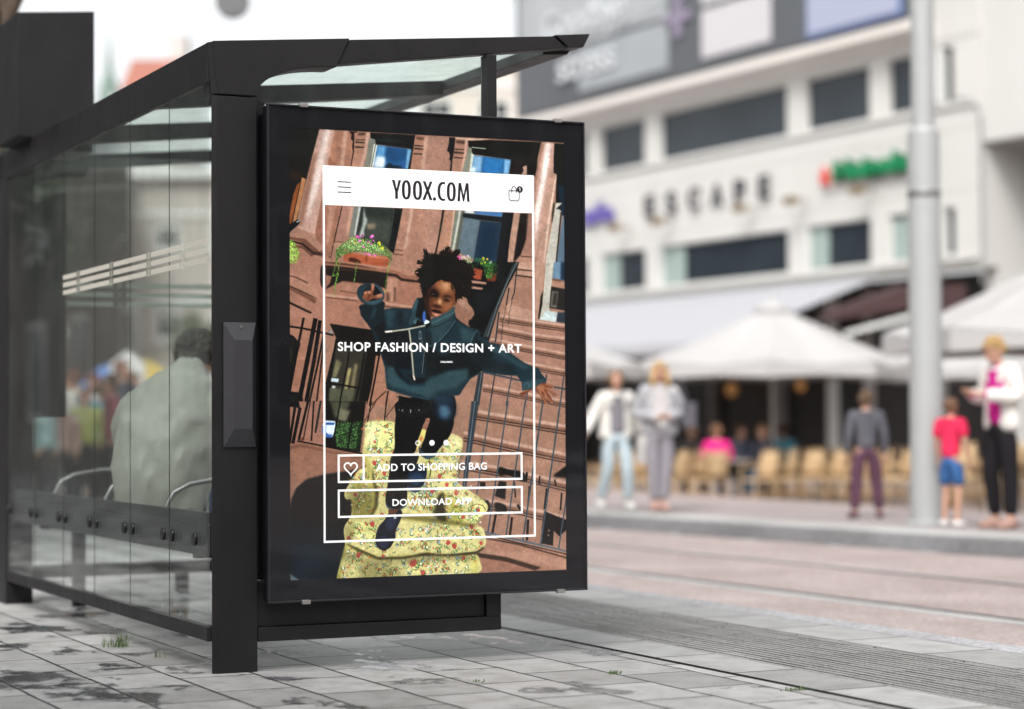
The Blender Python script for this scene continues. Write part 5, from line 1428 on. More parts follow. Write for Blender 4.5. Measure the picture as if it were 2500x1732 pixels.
# ------------------------------------------------------------------ white cafe building (local x runs right along the facade, y goes back)
WB = empty('cafe_building', (26.49, 38.12, -.5), math.radians(-86.7), 'long white building with ESCAPE lettering and two bands of dark windows', 'building')
def wb(mb, name, m, parent=None, bevel=0, smooth=False):
    mb.v = [(x, y, z+.5) for x, y, z in mb.v]; return mb.build(name, m, parent or WB, smooth, bevel)
bays = [(-12.1, -9.75), (-9.05, -6.6), (-5.85, .12), (.88, 3.44), (4.10, 6.47)]
W = MB()
W.box(-12.8, 7.35, 0, .5, 4.31, 4.60); W.box(-12.8, 7.35, 0, .5, 5.71, 8.05); W.box(-12.8, 7.35, 0, .5, 9.36, 9.5)
for z0, z1 in ((4.60, 5.71), (8.05, 9.36)):
    e = [-12.8]+[q for bb in bays for q in bb]+[7.35]
    for i in range(0, len(e), 2): W.box(e[i], e[i+1], .002, .5, z0, z1)
W.box(-12.8, 7.35, .5, 9, 9.5, 16); W.box(-12.8, -12.4, .5, 9, -.5, 9.5); W.box(6.9, 7.35, .5, 9, -.5, 9.5); W.box(7.36, 17, .05, 9, 7.05, 16); W.box(5.75, 7.36, -.02, .5, 9.5, 16)
wb(W, 'wall', M_white)
W = MB(); W.prism([(0, 9.5), (-.62, 9.80), (-.62, 10.02), (0, 10.02)], 'x', -12.8, 5.75); wb(W, 'cornice', mat('cornice', (.70, .66, .62), rough=.7))
W = MB(); W.box(-12.8, 7.3, -.10, -.002, 4.46, 4.58); W.box(-12.8, 7.3, -.08, -.002, 7.93, 8.02); wb(W, 'sill_band', M_white)
for lo, (z0, z1) in ((1, (4.60, 5.71)), (0, (8.05, 9.36))):
    for k, (a, c) in enumerate(bays):
        W = MB(); w = .035; y0, y1 = .06, .14
        W.box(a, a+w, y0, y1, z0, z1); W.box(c-w, c, y0, y1, z0, z1); W.box(a+w, c-w, y0, y1, z0, z0+w); W.box(a+w, c-w, y0, y1, z1-w, z1)
        if k == 4: W.box(5.85, 6.1, y0-.1, y1, z0+w, z1-w)
        fr = wb(W, 'window', M_wframe)
        W = MB(); W.box(a+w, c-w, .145, .165, z0+w, z1-w); wb(W, 'pane', M_win, fr)
        if lo and k:
            c2 = {1: -8.1, 2: -4.75, 3: 1.66, 4: 4.75}[k]
            W = MB(); n = 12
            for i in range(n): xa = a+w+(c2-a-w)*i/n; W.box(xa, xa+(c2-a-w)/n*.8, .115+.008*(i % 2), .135, z0+w+.02, z1-w-.02)
            wb(W, 'blind', M_curt, fr)
# sign letters
def sign(s, x0, w, z0, h, m, y=-.12, off=.02, sp_=1.0, name='lettering', parent=None):
    o = text_mesh(s, 1.0, m, name, None, off, .04, 1, sp_); co = np.array([v.co for v in o.data.vertices]); mn, mx = co.min(0), co.max(0)
    for v in o.data.vertices: v.co = (x0+(v.co.x-mn[0])*w/(mx[0]-mn[0]), y+v.co.z*.6, z0+.5+(v.co.y-mn[1])*h/(mx[1]-mn[1]))
    o.parent = parent or WB; return o
M_ltr = mat('dark sign letters', (.03, .027, .04), rough=.4)
for i, ch in enumerate('ESCAPE'): sign(ch, -6.42+1.09*i, .46+(.08 if ch in 'CA' else 0), 6.55, .60, M_ltr, off=.015, name='letter')
sign('cafe', -10.3, 2.2, 6.60, .62, mat('violet sign letters', (.12, .09, .35), rough=.4), off=.03)
sign('Heineken', 2.3, 3.55, 6.66, .52, mat('green sign letters', (.0, .20, .07), rough=.4), y=-.22, off=.035)
sign('Heineken', 2.33, 3.55, 6.60, .52, mat('black sign letter backing', (.01, .02, .01), rough=.5), y=-.12, off=.05)
st = MB(); pts = [(1.93+(.27 if i % 2 == 0 else .11)*math.sin(i*PI/5), 6.82+(.27 if i % 2 == 0 else .11)*math.cos(i*PI/5)) for i in range(10)]
st.prism(pts, 'y', -.24, -.14); wb(st, 'red_star', mat('red star', (.62, .05, .03), rough=.4))
for x in (-7.35, -5.15, -1.25, .95, 3.6):
    st = MB(); st.box(x-.03, x+.03, -.5, 0, 6.34, 6.38); st.box(x-.2, x+.2, -.62, -.42, 6.22, 6.42); wb(st, 'spotlight', mat('bronze lamp', (.20, .15, .09), rough=.5), bevel=.03)
W = MB(); W.tube([(7.42, -.03, 3.9), (7.42, -.05, 7.6), (7.25, -.05, 8.0), (6.6, -.05, 8.12)], .03, 6); wb(W, 'cable', mat('grey cable', (.25, .25, .25)))
W = MB(); W.box(-12.8, 7.35, -.004, -.0005, 7.42, 7.435); W.box(-12.8, 7.35, -.004, -.0005, 6.05, 6.065)
for x in (-9.4, -6.2, .5, 3.8): W.box(x, x+.015, -.004, -.0006, 6.066, 7.419)
wb(W, 'panel_joint', mat('panel joint', (.33, .32, .30)))
# billboard storey
W = MB(); W.box(-12.8, 5.7, -.66, -.02, 10.06, 15.8); bbd = wb(W, 'billboard', mat('slate grey cladding', (.085, .092, .102), rough=.5, nz=.15, nscale=.5))
def panel(a, c, z0, z1, m, y=-.70): W = MB(); W.box(a, c, y, -.664, z0, z1); return wb(W, 'billboard_panel', m, bbd)
M_p0 = mat('misty grey film', (.36, .375, .39), rough=.4, nz=.25, nscale=.6); M_p1 = mat('pale grey film', (.30, .32, .335), rough=.4, nz=.2, nscale=.7); M_p2 = mat('white panel', (.52, .50, .52), rough=.5, nz=.06, nscale=.5); M_p3 = mat('lilac panel', (.34, .365, .48), rough=.5)
panel(-9.0, -4.3, 10.35, 11.62, M_p1); panel(-12.5, -4.3, 11.75, 14.6, M_p0)
panel(-2.65, .42, 10.35, 11.6, M_p2); panel(-2.65, .42, 11.75, 14.6, M_p2)
W = MB(); W.box(1.93, 5.53, -.71, -.662, 10.12, 14.8); pb = wb(W, 'billboard_panel', mat('blue panel rim', (.12, .18, .38), rough=.4), bbd); panel(2.03, 5.43, 10.22, 14.6, M_p3, -.75)
M_pur = mat('purple cross', (.24, .205, .28), rough=.5)
W = MB(); W.box(-3.95, -3.58, -.74, -.70, 11.1, 12.9); W.box(-4.4, -3.1, -.739, -.70, 11.5, 11.75); wb(W, 'purple_cross', M_pur, bbd)
W = MB(); W.hexa([(-9.5, -.72, 11.35), (-4.2, -.72, 12.1), (-4.2, -.70, 12.1), (-9.5, -.70, 11.35)], [(-9.5, -.72, 11.42), (-4.2, -.72, 12.17), (-4.2, -.70, 12.17), (-9.5, -.70, 11.42)]); wb(W, 'cable_line', M_p1, bbd)
M_wl = mat('white film letters', (.55, .57, .59), rough=.5)
sign('Goodbye', -10.9, 4.6, 11.75, 1.15, M_wl, y=-.76, off=.012, parent=WB); sign('stress', -10.1, 3.2, 10.75, .72, M_wl, y=-.76, off=.012, parent=WB)
# glazed ground floor
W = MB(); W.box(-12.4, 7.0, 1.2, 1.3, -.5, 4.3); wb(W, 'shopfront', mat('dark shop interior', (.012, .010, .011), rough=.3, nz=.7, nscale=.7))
for x in (-10.5, -8.0, -4.9, -2.0, -1.75, .45, 1.9, 4.6):
    W = MB(); W.box(x-.11, x+.11, 1.0, 1.2, -.5, 4.3); wb(W, 'shopfront_post', mat('warm grey post', (.20, .18, .175), rough=.6) if x != .45 else M_wframe)
for x, z, s_ in ((-7.3, 1.6, .12), (-3.6, 1.75, .16), (-.5, 1.8, .12), (-9.3, 1.5, .1)):
    W = MB(); W.ell((x, .8, z), (s_, s_, s_*1.2)); wb(W, 'shop_lamp', mat('lit amber lamp', (.75, .36, .12), emis=.08), smooth=True)
# grey wall to the right, behind
GB = empty('grey_building', (27.0, 30.4, -.5), math.radians(-86.7), 'stained grey facade in the shade right of the white building', 'building')
W = MB(); W.box(.2, 12, 1.6, 5, 0, 11); W.build('wall', mat('grey stained wall', (.30, .29, .29), rough=.8, nz=.5, nscale=.5), GB)
for x, z0, z1, w in ((.9, 4.6, 7.6, .7), (2.2, 3.6, 6.8, .5), (3.4, .6, 3.2, 1.2)):
    W = MB(); W.box(x, x+w, 1.5, 1.6, z0, z1); W.build('window', mat('black opening', (.02, .02, .022), rough=.4), GB)
W = MB(); W.tube([(.45, 1.45, 0), (.45, 1.45, 8)], .07, 8); W.build('drainpipe', mat('dark drainpipe', (.05, .05, .05)), GB)

# ------------------------------------------------------------------ awnings
def stripes(name, c1, c2, sc_):
    m = mat(name, c1, rough=.8); t = m.node_tree; b = t.nodes['Principled BSDF']; tc = N(t, 'ShaderNodeTexCoord'); wv = N(t, 'ShaderNodeTexWave', i_Scale=sc_, i_Distortion=0.3); wv.bands_direction = 'Y'
    t.links.new(tc.outputs['Object'], wv.inputs[0]); t.links.new(mixc(t, wv.outputs['Fac'], c1, c2), b.inputs['Base Color']); return m
def awning(label, x0, x1, ztop, zlow, reach, m, y0=0, valance=.25):
    a = empty('awning', (26.49, 38.12, -.5), math.radians(-86.7), label, 'awning')
    k = MB(); k.prism([(y0, ztop+.5), (y0-reach, zlow+.5), (y0-reach, zlow+.47), (y0, ztop+.46)], 'x', x0, x1); k.build('canvas', m, a)
    k = MB(); n = int((x1-x0)/.4)
    for i in range(n): xa = x0+(x1-x0)*i/n; k.box(xa+.01, xa+(x1-x0)/n-.01, y0-reach-.03, y0-reach-.005, zlow+.5-valance, zlow+.49)
    k.build('valance', m, a)
    for x in (x0+.6, (x0+x1)/2, x1-.6):
        k = MB(); k.tube([(x, y0, ztop-.8+.5), (x, y0-reach*.95, zlow+.42)], .03, 6); k.build('arm', mat('awning arm', (.3, .3, .3)), a)
    return a
M_awn = stripes('grey striped canvas', (.30, .31, .34), (.42, .42, .44), 1.3)
awning('long pale grey striped awning under the lower window band', -12.6, 3.6, 4.28, 2.75, 4.2, M_awn, y0=-.02)
M_red = mat('dark maroon canvas', (.045, .018, .018), rough=.8)
x, y = at(1965, 43)
rd = empty('awning', (x, y, 0), -.4404, 'dark maroon folded awning sloping down left behind the grey pole', 'awning')
k = MB(); k.hexa([(-.75, 0, 2.93), (.72, 0, 3.14), (.72, 1.4, 3.3), (-.75, 1.4, 3.0)], [(-.95, 0, 3.0), (.75, 0, 3.58), (.75, 1.4, 3.7), (-.95, 1.4, 3.1)]); k.build('canvas', M_red, rd)
k = MB(); k.hexa([(-.55, -.1, 2.60), (.80, -.1, 2.95), (.80, 0, 2.95), (-.55, 0, 2.60)], [(-.6, -.1, 2.68), (.80, -.1, 3.05), (.80, 0, 3.05), (-.6, 0, 2.68)]); k.build('front_bar', M_wframe, rd)
x, y = at(2150, 45)
k = MB(); k.box(-.24, .24, 0, .5, 2.95, 3.75); rd = k.build('canvas_roll', M_red); rd.location = (x, y, 0); rd.rotation_euler = (0, 0, -.4404)
tag(rd, 'short dark maroon canvas panel hanging right of the grey pole', 'canvas')

# ------------------------------------------------------------------ parasols
M_par = mat('off white parasol canvas', (.40, .39, .385), rough=.8, nz=.10, nscale=2)
t = M_par.node_tree; pb_ = t.nodes['Principled BSDF']; pb_.inputs['Transmission Weight'].default_value = 0
def parasol(px, v, zb, label, apex=2.95, rim=1.92, R_=2.45, n=8, rz=.2):
    x, y = at(px, v); r = empty('parasol', (x, y, zb), rz, label, 'parasol', 'off white parasols over the cafe terrace')
    ap_, rm = apex-zb, rim-zb
    k = MB(); prof = [(0.02, ap_), (.45, ap_-.20), (1.1, ap_-.50), (1.75, ap_-.80), (R_, rm)]
    vs, fs = [], []
    for j, (rr_, z) in enumerate(prof):
        for i in range(n*2):
            a = 2*PI*i/(n*2); sag = (.0 if i % 2 == 0 else .035*rr_); q = rr_*(1 if i % 2 == 0 else math.cos(PI/n)*.985)
            vs.append((q*math.cos(a), q*math.sin(a), z-sag))
    for j in range(len(prof)-1):
        for i in range(n*2): fs.append((j*n*2+i, j*n*2+(i+1) % (n*2), (j+1)*n*2+(i+1) % (n*2), (j+1)*n*2+i))
    k.add(vs, fs); o = k.build('canopy', M_par, r); s = o.modifiers.new('th', 'SOLIDIFY'); s.thickness = .012
    k = MB(); vs, fs = [], []
    for i in range(n*2):
        a = 2*PI*i/(n*2); q = R_*(1 if i % 2 == 0 else math.cos(PI/n)*.985); sag = 0 if i % 2 == 0 else .035*R_
        vs += [(q*math.cos(a), q*math.sin(a), rm-sag-.005), (q*1.004*math.cos(a), q*1.004*math.sin(a), rm-.27+(.04 if i % 2 else 0))]
    for i in range(n*2): j = (i+1) % (n*2); fs.append((2*i, 2*j, 2*j+1, 2*i+1))
    k.add(vs, fs); o = k.build('valance', M_par, r); s = o.modifiers.new('th', 'SOLIDIFY'); s.thickness = .01
    k = MB(); k.lathe([(.34, ap_-.10), (.30, ap_-.02), (.06, ap_+.10), (.03, ap_+.26), (.01, ap_+.28)], seg=12); k.build('vent_cap', M_par, r)
    k = MB(); k.tube([(0, 0, 0), (0, 0, ap_-.05)], .035, 10); k.build('mast', M_wframe, r)
    k = MB(); k.box(-.35, .35, -.35, .35, 0, .08); k.build('base', mat('parasol base', (.2, .2, .2)), r)
    for i in range(n):
        a = 2*PI*i/n; k = MB(); k.tube([(0, 0, ap_-.12), (R_*.98*math.cos(a), R_*.98*math.sin(a), rm-.03)], .014, 5); k.build('rib', M_wframe, r)
parasol(1738, 38, -.5, 'large off white parasol in the middle of the terrace')
parasol(1130, 38, -.5, 'off white parasol half hidden behind the poster case')
parasol(2240, 41, -.5, 'off white parasol behind the grey pole, between two others')
parasol(2452, 26, -.3, 'nearest off white parasol, cut by the right edge of the photo', apex=3.02, rim=1.98)

# ------------------------------------------------------------------ rattan chairs
M_rat = mat('honey rattan', (.45, .30, .16), rough=.6, nz=.35, nscale=40, bump=.4, bscale=80)
M_rat2 = mat('woven rattan', (.56, .40, .23), rough=.6, nz=.30, nscale=55, bump=.4, bscale=90)
def make_chair():
    r = empty('rattan_chair')
    k = MB(); k.prism([(-.22, -.21), (.22, -.21), (.24, .0), (.21, .22), (-.21, .22), (-.24, .0)], 'z', .43, .465); k.build('seat', M_rat2, r, bevel=.012)
    k = MB(); vs = []; fs = []
    for j in range(6):
        z = .50+.40*j/5; w = .215-.02*(j == 5)-.01*(j == 0)
        for i in range(7):
            u = -1+2*i/6; vs.append((u*w, -.215-.05*j/5-.03*(1-u*u)+.0, z-(.03*abs(u)**3 if j == 5 else 0)))
    for j in range(5):
        for i in range(6): fs.append((j*7+i, j*7+i+1, (j+1)*7+i+1, (j+1)*7+i))
    k.add(vs, fs); o = k.build('backrest', M_rat2, r, True); s = o.modifiers.new('th', 'SOLIDIFY'); s.thickness = .018
    k = MB(); k.tube([(-.225, -.20, .44), (-.225, -.225, .7), (-.20, -.262, .90), (-.10, -.275, .935), (.10, -.275, .935), (.20, -.262, .90), (.225, -.225, .7), (.225, -.20, .44)], .016, 8); k.build('back_frame', M_rat, r, True)
    for sx_ in (-1, 1):
        k = MB(); k.tube([(sx_*.225, -.24, .66), (sx_*.25, -.02, .67), (sx_*.24, .16, .655), (sx_*.215, .19, .55), (sx_*.21, .19, .43)], .014, 8); k.build('armrest', M_rat, r, True)
        k = MB(); k.tube([(sx_*.20, .19, .44), (sx_*.215, .205, 0)], .016, 8); k.build('leg', M_rat, r, True)
        k = MB(); k.tube([(sx_*.21, -.19, .44), (sx_*.225, -.235, 0)], .016, 8); k.build('leg', M_rat, r, True)
    k = MB(); k.tube([(-.205, .195, .2), (.205, .195, .2), (.215, -.2, .2), (-.215, -.2, .2), (-.205, .195, .2)], .010, 6); k.build('stretcher', M_rat, r, True)
    return r
ch0 = make_chair(); chairs_used = [0]
ords = ['first', 'second', 'third', 'fourth', 'fifth', 'sixth', 'seventh', 'eighth', 'ninth', 'tenth', 'eleventh', 'twelfth', 'thirteenth', 'fourteenth', 'fifteenth']
def chair(px, v, z, rz, label):
    r = ch0 if chairs_used[0] == 0 else copy_tree(ch0); chairs_used[0] += 1
    x, y = at(px, v); r.location = (x, y, z); r.rotation_euler = (0, 0, rz)
    tag(r, label, 'chair', 'honey rattan chairs on the cafe terrace')
cr = random.Random(11)
# local +y is the way the chair faces; the front rows face left along the terrace
LEFT = FACE-1.2
front = [1345, 1400, 1432, 1510, 1560, 1592, 1702, 1748, 1806, 1862, 1915, 1960, 2010]
for i, px in enumerate(front):
    chair(px, 36+cr.uniform(-.3, .3), -.5, LEFT+cr.uniform(-.25, .25)-1.0*(px < 1600 and px > 1480), '%s pale rattan chair from the left in the front row of the terrace' % ords[i])
mid = [1370, 1470, 1535, 1725, 1775, 1835, 1895, 1945, 2000]
for i, px in enumerate(mid):
    chair(px, 37.6+cr.uniform(-.3, .3), -.5, LEFT+cr.uniform(-.3, .3)-.3, '%s rattan chair from the left in the middle row, behind the front chairs' % ords[i])
back = [1340, 1440, 1500, 1760, 1820, 1880, 1930, 1985]
for i, px in enumerate(back):
    chair(px, 39.4+cr.uniform(-.3, .3), -.5, LEFT+cr.uniform(-.4, .4)-.4, '%s rattan chair from the left in the rear row near the dark shopfront' % ords[i])
near = [(2168, 29), (2205, 29.6), (2140, 31), (2290, 28.2), (2185, 32), (2235, 31.2), (2275, 30.6), (2150, 33.2), (2250, 33.4), (2300, 32.6)]
for i, (px, v) in enumerate(near):
    chair(px, v, -.36, LEFT+cr.uniform(-.5, .5)-.2, ('rattan chair right of the grey pole, %s nearest in the shaded group' % ords[i]) if i else 'rattan chair right of the grey pole, nearest in the shaded group')
# small round tables
def table(px, v, z, label, first=[None]):
    if first[0] is None:
        r = empty('cafe_table'); k = MB(); k.lathe([(.30, .72), (.32, .73), (.32, .75), (.30, .76)], seg=24); k.build('tabletop', mat('table top', (.35, .30, .26), rough=.4), r)
        k = MB(); k.lathe([(.2, 0), (.2, .02), (.03, .05), (.025, .72)], seg=14); k.build('pedestal', M_black, r); first[0] = r
    else: r = copy_tree(first[0])
    x, y = at(px, v); r.location = (x, y, z); tag(r, label, 'table', 'round tables between the chairs')
table(1650, 36.8, -.5, 'small round cafe table beside the seated group'); table(1480, 36.6, -.5, 'small round cafe table behind the woman in grey trousers'); table(1850, 38.4, -.5, 'small round cafe table among the chairs behind the grey jumper')
# ------------------------------------------------------------------ tram pole
x, y = at(2083, 19.4)
PO = empty('tram_pole', (x, y, 0), 0, 'tall pale grey steel tram pole with a thicker lower sleeve', 'pole')
M_pole = mat('pale grey galvanised steel', (.37, .38, .38), rough=.5, metal=.1, nz=.08, nscale=3, bump=.1, bscale=30)
k = MB(); k.lathe([(.156, 0), (.150, .05), (.146, 2.2), (.143, 3.52), (.128, 3.56), (.10, 3.58)], seg=32); k.build('lower_sleeve', M_pole, PO, bevel=.004)
k = MB(); k.lathe([(.106, 3.54), (.1055, 3.7), (.104, 5.0), (.0985, 9.3), (.098, 9.5)], seg=40); k.build('upper_shaft', M_pole, PO)
k = MB(); k.lathe([(.1475, 2.94), (.151, 2.95), (.151, 2.985), (.1475, 2.995)], seg=32); k.build('clamp_band', mat('dark clamp', (.2, .2, .2), rough=.4, metal=.5), PO)
k = MB(); k.lathe([(.21, 0), (.21, .02), (.17, .035)], seg=24); k.build('base_collar', M_pole, PO)
k = MB(); k.box(-.05, .0, -.152, -.14, .5, .8); k.build('service_hatch', M_pole, PO, bevel=.004)
# ------------------------------------------------------------------ people on the far platform and terrace
def hand_to(**k): return k
blond = (.42, .28, .14)
x, y = at(1385, 22.6)
person('woman in white cardigan and pale blue jeans walking beside the poster case', (x, y, .02), FACE+.25, 1.44, (.20, .19, .21), (.42, .50, .54), (.20, .12, .07), shoes=(.6, .6, .58), female=True, jacket=(.66, .64, .60),
       pose=dict(el=(-.30, -.12, 1.14), wl=(-.36, -.18, .90), er=(.33, .02, 1.12), wr=(.46, .10, .92), kl=(-.12, .10, .50), al=(-.16, -.02, .08), tl=(-.18, .12, .03), kr=(.10, -.02, .50), ar=(.14, -.25, .10), tr=(.16, -.10, .03)), bag=(-.36, -.15, .62, .16, .12, .3, (.66, .64, .62)))
x, y = at(1483, 22.2)
person('woman with long blond hair in grey cardigan and grey trousers holding a cup', (x, y, .02), FACE+.1, 1.52, (.52, .50, .50), (.25, .235, .26), blond, shoes=(.42, .26, .22), female=True, jacket=(.36, .36, .38), longhair=True,
       pose=dict(el=(-.28, -.05, 1.12), wl=(-.06, .22, 1.10), er=(.27, -.06, 1.12), wr=(.05, .24, 1.08), kr=(.08, .02, .5), kl=(-.07, .02, .5), al=(-.03, 0, .08), ar=(.06, -.02, .08), tl=(-.06, .14, .03), tr=(.09, .14, .03)), bag=(-.30, -.06, .98, .14, .3, .26, (.10, .095, .11)))
x, y = at(1947, 20.7)
person('boy in grey jumper and plum trousers seen from behind, feet apart', (x, y, .0), -.4404+.1, 1.21, (.10, .10, .115), (.095, .045, .07), (.13, .085, .055), shoes=(.10, .05, .07),
       pose=dict(hl=(-.10, 0, .90), hr=(.10, 0, .90), kl=(-.14, .02, .48), kr=(.14, .02, .48), al=(-.17, 0, .08), ar=(.18, 0, .08), tl=(-.20, .13, .03), tr=(.23, .13, .03), el=(-.25, -.02, 1.12), er=(.25, -.02, 1.12), wl=(-.27, .03, .86), wr=(.27, .03, .86)))
x, y = at(2137, 18.9)
person('child in red shirt and blue shorts standing at the grey pole', (x, y, .0), -.4404-.9, 1.12, (.68, .03, .09), (.04, .11, .27), (.16, .09, .06), shoes=(.66, .64, .64), shorts=True, short_sleeve=True,
       pose=dict(el=(-.25, .0, 1.13), wl=(-.27, .07, .89), er=(.25, .0, 1.13), wr=(.25, .09, .88)))
x, y = at(2250, 18.6)
person('blond woman in white jacket, magenta top and black trousers looking at her phone', (x, y, .0), FACE-1.15, 1.66, (.52, .02, .24), (.012, .011, .013), (.40, .26, .12), shoes=(.35, .22, .18), female=True, jacket=(.68, .66, .62),
       pose=dict(hd=(0, .06, 1.585), tilt=(-22, 0, 0), el=(-.26, -.02, 1.16), wl=(-.08, .27, 1.20), er=(.26, -.02, 1.16), wr=(.07, .28, 1.20), kr=(.10, .04, .5), kl=(-.10, -.02, .5)))
SEAT = dict(pel=(0, 0, .56), che=(0, .02, .92), nec=(0, .04, 1.12), hd=(0, .06, 1.26), sl=(-.17, .03, 1.07), sr=(.17, .03, 1.07), el=(-.24, .08, .82), er=(.24, .08, .82), wl=(-.16, .30, .74), wr=(.16, .30, .74),
            hl=(-.09, .08, .55), hr=(.09, .08, .55), kl=(-.12, .48, .54), kr=(.12, .48, .54), al=(-.12, .46, .10), ar=(.12, .46, .10), tl=(-.13, .60, .03), tr=(.13, .60, .03))
for px, v, rz, top, tr_, hair, lab in ((1612, 36.5, -.4404, (.72, .02, .22), (.05, .07, .12), (.22, .12, .07), 'seated person in bright pink top with back to the camera on the terrace'),
        (1660, 37.4, FACE+.6, (.07, .08, .11), (.05, .09, .13), (.10, .06, .04), 'seated person in navy top beside the pink top'),
        (1718, 37.2, FACE-.8, (.06, .065, .09), (.06, .10, .15), (.25, .15, .08), 'seated person in dark top leaning over a table'),
        (1762, 38.4, -.2, (.07, .26, .34), (.05, .05, .06), (.09, .06, .04), 'seated person in teal shirt at the right of the group'),
        (1555, 38.2, FACE, (.06, .06, .06), (.04, .04, .05), (.40, .30, .2), 'seated person in black behind the woman in grey trousers')):
    x, y = at(px, v); person(lab, (x, y, -.5), rz, 1.68, top, tr_, hair, pose=SEAT, seated=True, fingers=False, group='people sitting on the terrace')

# ------------------------------------------------------------------ waiting passenger on the shelter bench
def passenger():
    r = empty('person', (.02, 1.78, 0), -.66, 'passenger in pale olive jacket and jeans hunched on the shelter bench, back to us', 'person')
    JK = mat('pale olive nylon', (.34, .345, .30), rough=.5, nz=.25, nscale=5, bump=.9, bscale=11); JN = mat('blue denim', (.10, .14, .20), rough=.9, nz=.2, nscale=60)
    HR = mat('dark curly hair', (.045, .040, .026), rough=.8, nz=.5, nscale=60, bump=.6, bscale=90)
    n = [(0, 0, .56, .15, .13), (0, .02, .76, .15, .12), (0, .10, .96, .14, .11), (0, .18, 1.07, .11, .08), (0, .30, 1.17, .055), (0, .36, 1.20, .05),
         (-.17, .20, 1.03, .055), (-.25, .30, .82, .045), (-.14, .50, .76, .03), (-.10, .57, .74, .03, .016), (.17, .20, 1.03, .055), (.25, .30, .82, .05), (.14, .50, .76, .03), (.10, .57, .74, .03, .016),
         (-.08, .06, .56, .10), (.26, .40, .56, .065), (.42, .40, .10, .04), (.48, .50, .03, .025), (.12, .05, .56, .10), (.46, .30, .56, .065), (.60, .28, .10, .04), (.67, .37, .03, .025)]
    e = [(0, 1), (1, 2), (2, 3), (3, 4), (4, 5), (3, 6), (6, 7), (7, 8), (8, 9), (3, 10), (10, 11), (11, 12), (12, 13), (0, 14), (14, 15), (15, 16), (16, 17), (0, 18), (18, 19), (19, 20), (20, 21)]
    for s in (-1, 1):
        base = 9 if s < 0 else 13
        for q, L in ((-.024, .05), (-.008, .062), (.008, .06), (.022, .046)):
            i = len(n); n.append((s*.10+q, .60, .735, .0095)); n.append((s*.10+q*1.2, .60+L*.5, .72, .0085)); n.append((s*.10+q*1.2, .60+L*.7, .69, .0075)); e += [(base, i), (i, i+1), (i+1, i+2)]
        i = len(n); n.append((s*.06, .575, .735, .011)); n.append((s*.045, .61, .73, .009)); e += [(base, i), (i, i+1)]
    body = skin('body', n, e, SKIN, r)
    m = MB(); T = Matrix.Rotation(math.radians(-35), 3, 'X'); h = Vector((0, .42, 1.255)); m.ell(h, (.076, .097, .10), T, 20, 16); m.ell(h+T@Vector((0, .03, -.055)), (.055, .06, .062), T); m.ell(h+T@Vector((0, .10, -.02)), (.013, .018, .024), T, 8, 6)
    for x in (-.078, .078): m.ell(h+T@Vector((x, -.005, -.01)), (.010, .018, .030), T, 8, 6)
    tmp = bpy.data.meshes.new('x'); tmp.from_pydata(m.v, [], m.f); bm = bmesh.new(); bm.from_mesh(body.data); bm.from_mesh(tmp); bm.to_mesh(body.data); bm.free(); body.data.polygons.foreach_set('use_smooth', [True]*len(body.data.polygons))
    # short curly hair with a low tail
    hg = random.Random(4); m = MB(); m.ell(h+T@Vector((0, -.02, .022)), (.094, .100, .100), T, 20, 14)
    for i in range(420):
        a = hg.uniform(0, 2*PI); t2 = hg.uniform(0, 1.9); v = Vector((math.cos(a)*math.sin(t2)*.100, math.sin(a)*math.sin(t2)*.108-.02, math.cos(t2)*.112+.014))
        if v.y > .06 and v.z < .05: continue
        m.ell(h+T@v, (hg.uniform(.010, .018),)*3, None, 6, 4)
    for i in range(60):
        q = hg.random(); m.ell(h+Vector((hg.gauss(0, .02), -.10-.08*q, .02-.10*q)), (.02, .02, .018), None, 6, 4)
    m.build('hair', HR, r, True)
    g = MB()
    def rings(mb, path, seg=28):
        b0 = len(mb.v)
        for i, (cx, cy, cz, rx, rn) in enumerate(path):
            p0, p1 = Vector(path[max(i-1, 0)][:3]), Vector(path[min(i+1, len(path)-1)][:3]); t_ = (p1-p0).normalized(); w_ = t_.cross(Vector((1, 0, 0))).normalized()
            for k_ in range(seg):
                a_ = 2*PI*k_/seg; mb.v.append(tuple(Vector((cx, cy, cz))+Vector((1, 0, 0))*math.cos(a_)*rx+w_*math.sin(a_)*rn))
        for i in range(len(path)-1):
            for k_ in range(seg): mb.f.append((b0+i*seg+k_, b0+i*seg+(k_+1) % seg, b0+(i+1)*seg+(k_+1) % seg, b0+(i+1)*seg+k_))
    rings(g, [(0, -.02, .50, .205, .165), (0, -.03, .54, .215, .175), (0, -.035, .62, .225, .185), (0, -.02, .72, .235, .19), (0, .01, .82, .240, .19), (0, .05, .91, .242, .185), (0, .10, .99, .238, .172), (0, .16, 1.06, .215, .150), (0, .22, 1.11, .165, .12), (0, .27, 1.14, .115, .095), (0, .31, 1.17, .090, .085), (0, .34, 1.20, .082, .080)])
    for s in (-1, 1):
        g.tube([(s*.13, .16, 1.03), (s*.20, .18, 1.01), (s*.26, .23, .93), (s*.295, .29, .82), (s*.26, .37, .77), (s*.17, .48, .755)], [.10, .108, .098, .088, .072, .05], 18)
    jk = g.build('jacket', JK, r, True); sbs = jk.modifiers.new('sub', 'SUBSURF'); sbs.levels = 1; sbs.render_levels = 2
    tx = bpy.data.textures.new('folds', 'CLOUDS'); tx.noise_scale = .085; dm = jk.modifiers.new('folds', 'DISPLACE'); dm.texture = tx; dm.strength = .040; dm.mid_level = .5
    k = MB(); k.box(-.006, .006, -.20, -.195, .52, .60); k.build('zip_pull', M_steel, jk)
    n2 = [(0, 0, .54, .17, .15), (-.08, .10, .555, .115), (.25, .40, .57, .085), (.41, .40, .14, .060), (.13, .08, .555, .115), (.45, .30, .57, .085), (.59, .28, .14, .060)]
    skin('jeans', n2, [(0, 1), (1, 2), (2, 3), (0, 4), (4, 5), (5, 6)], JN, r)
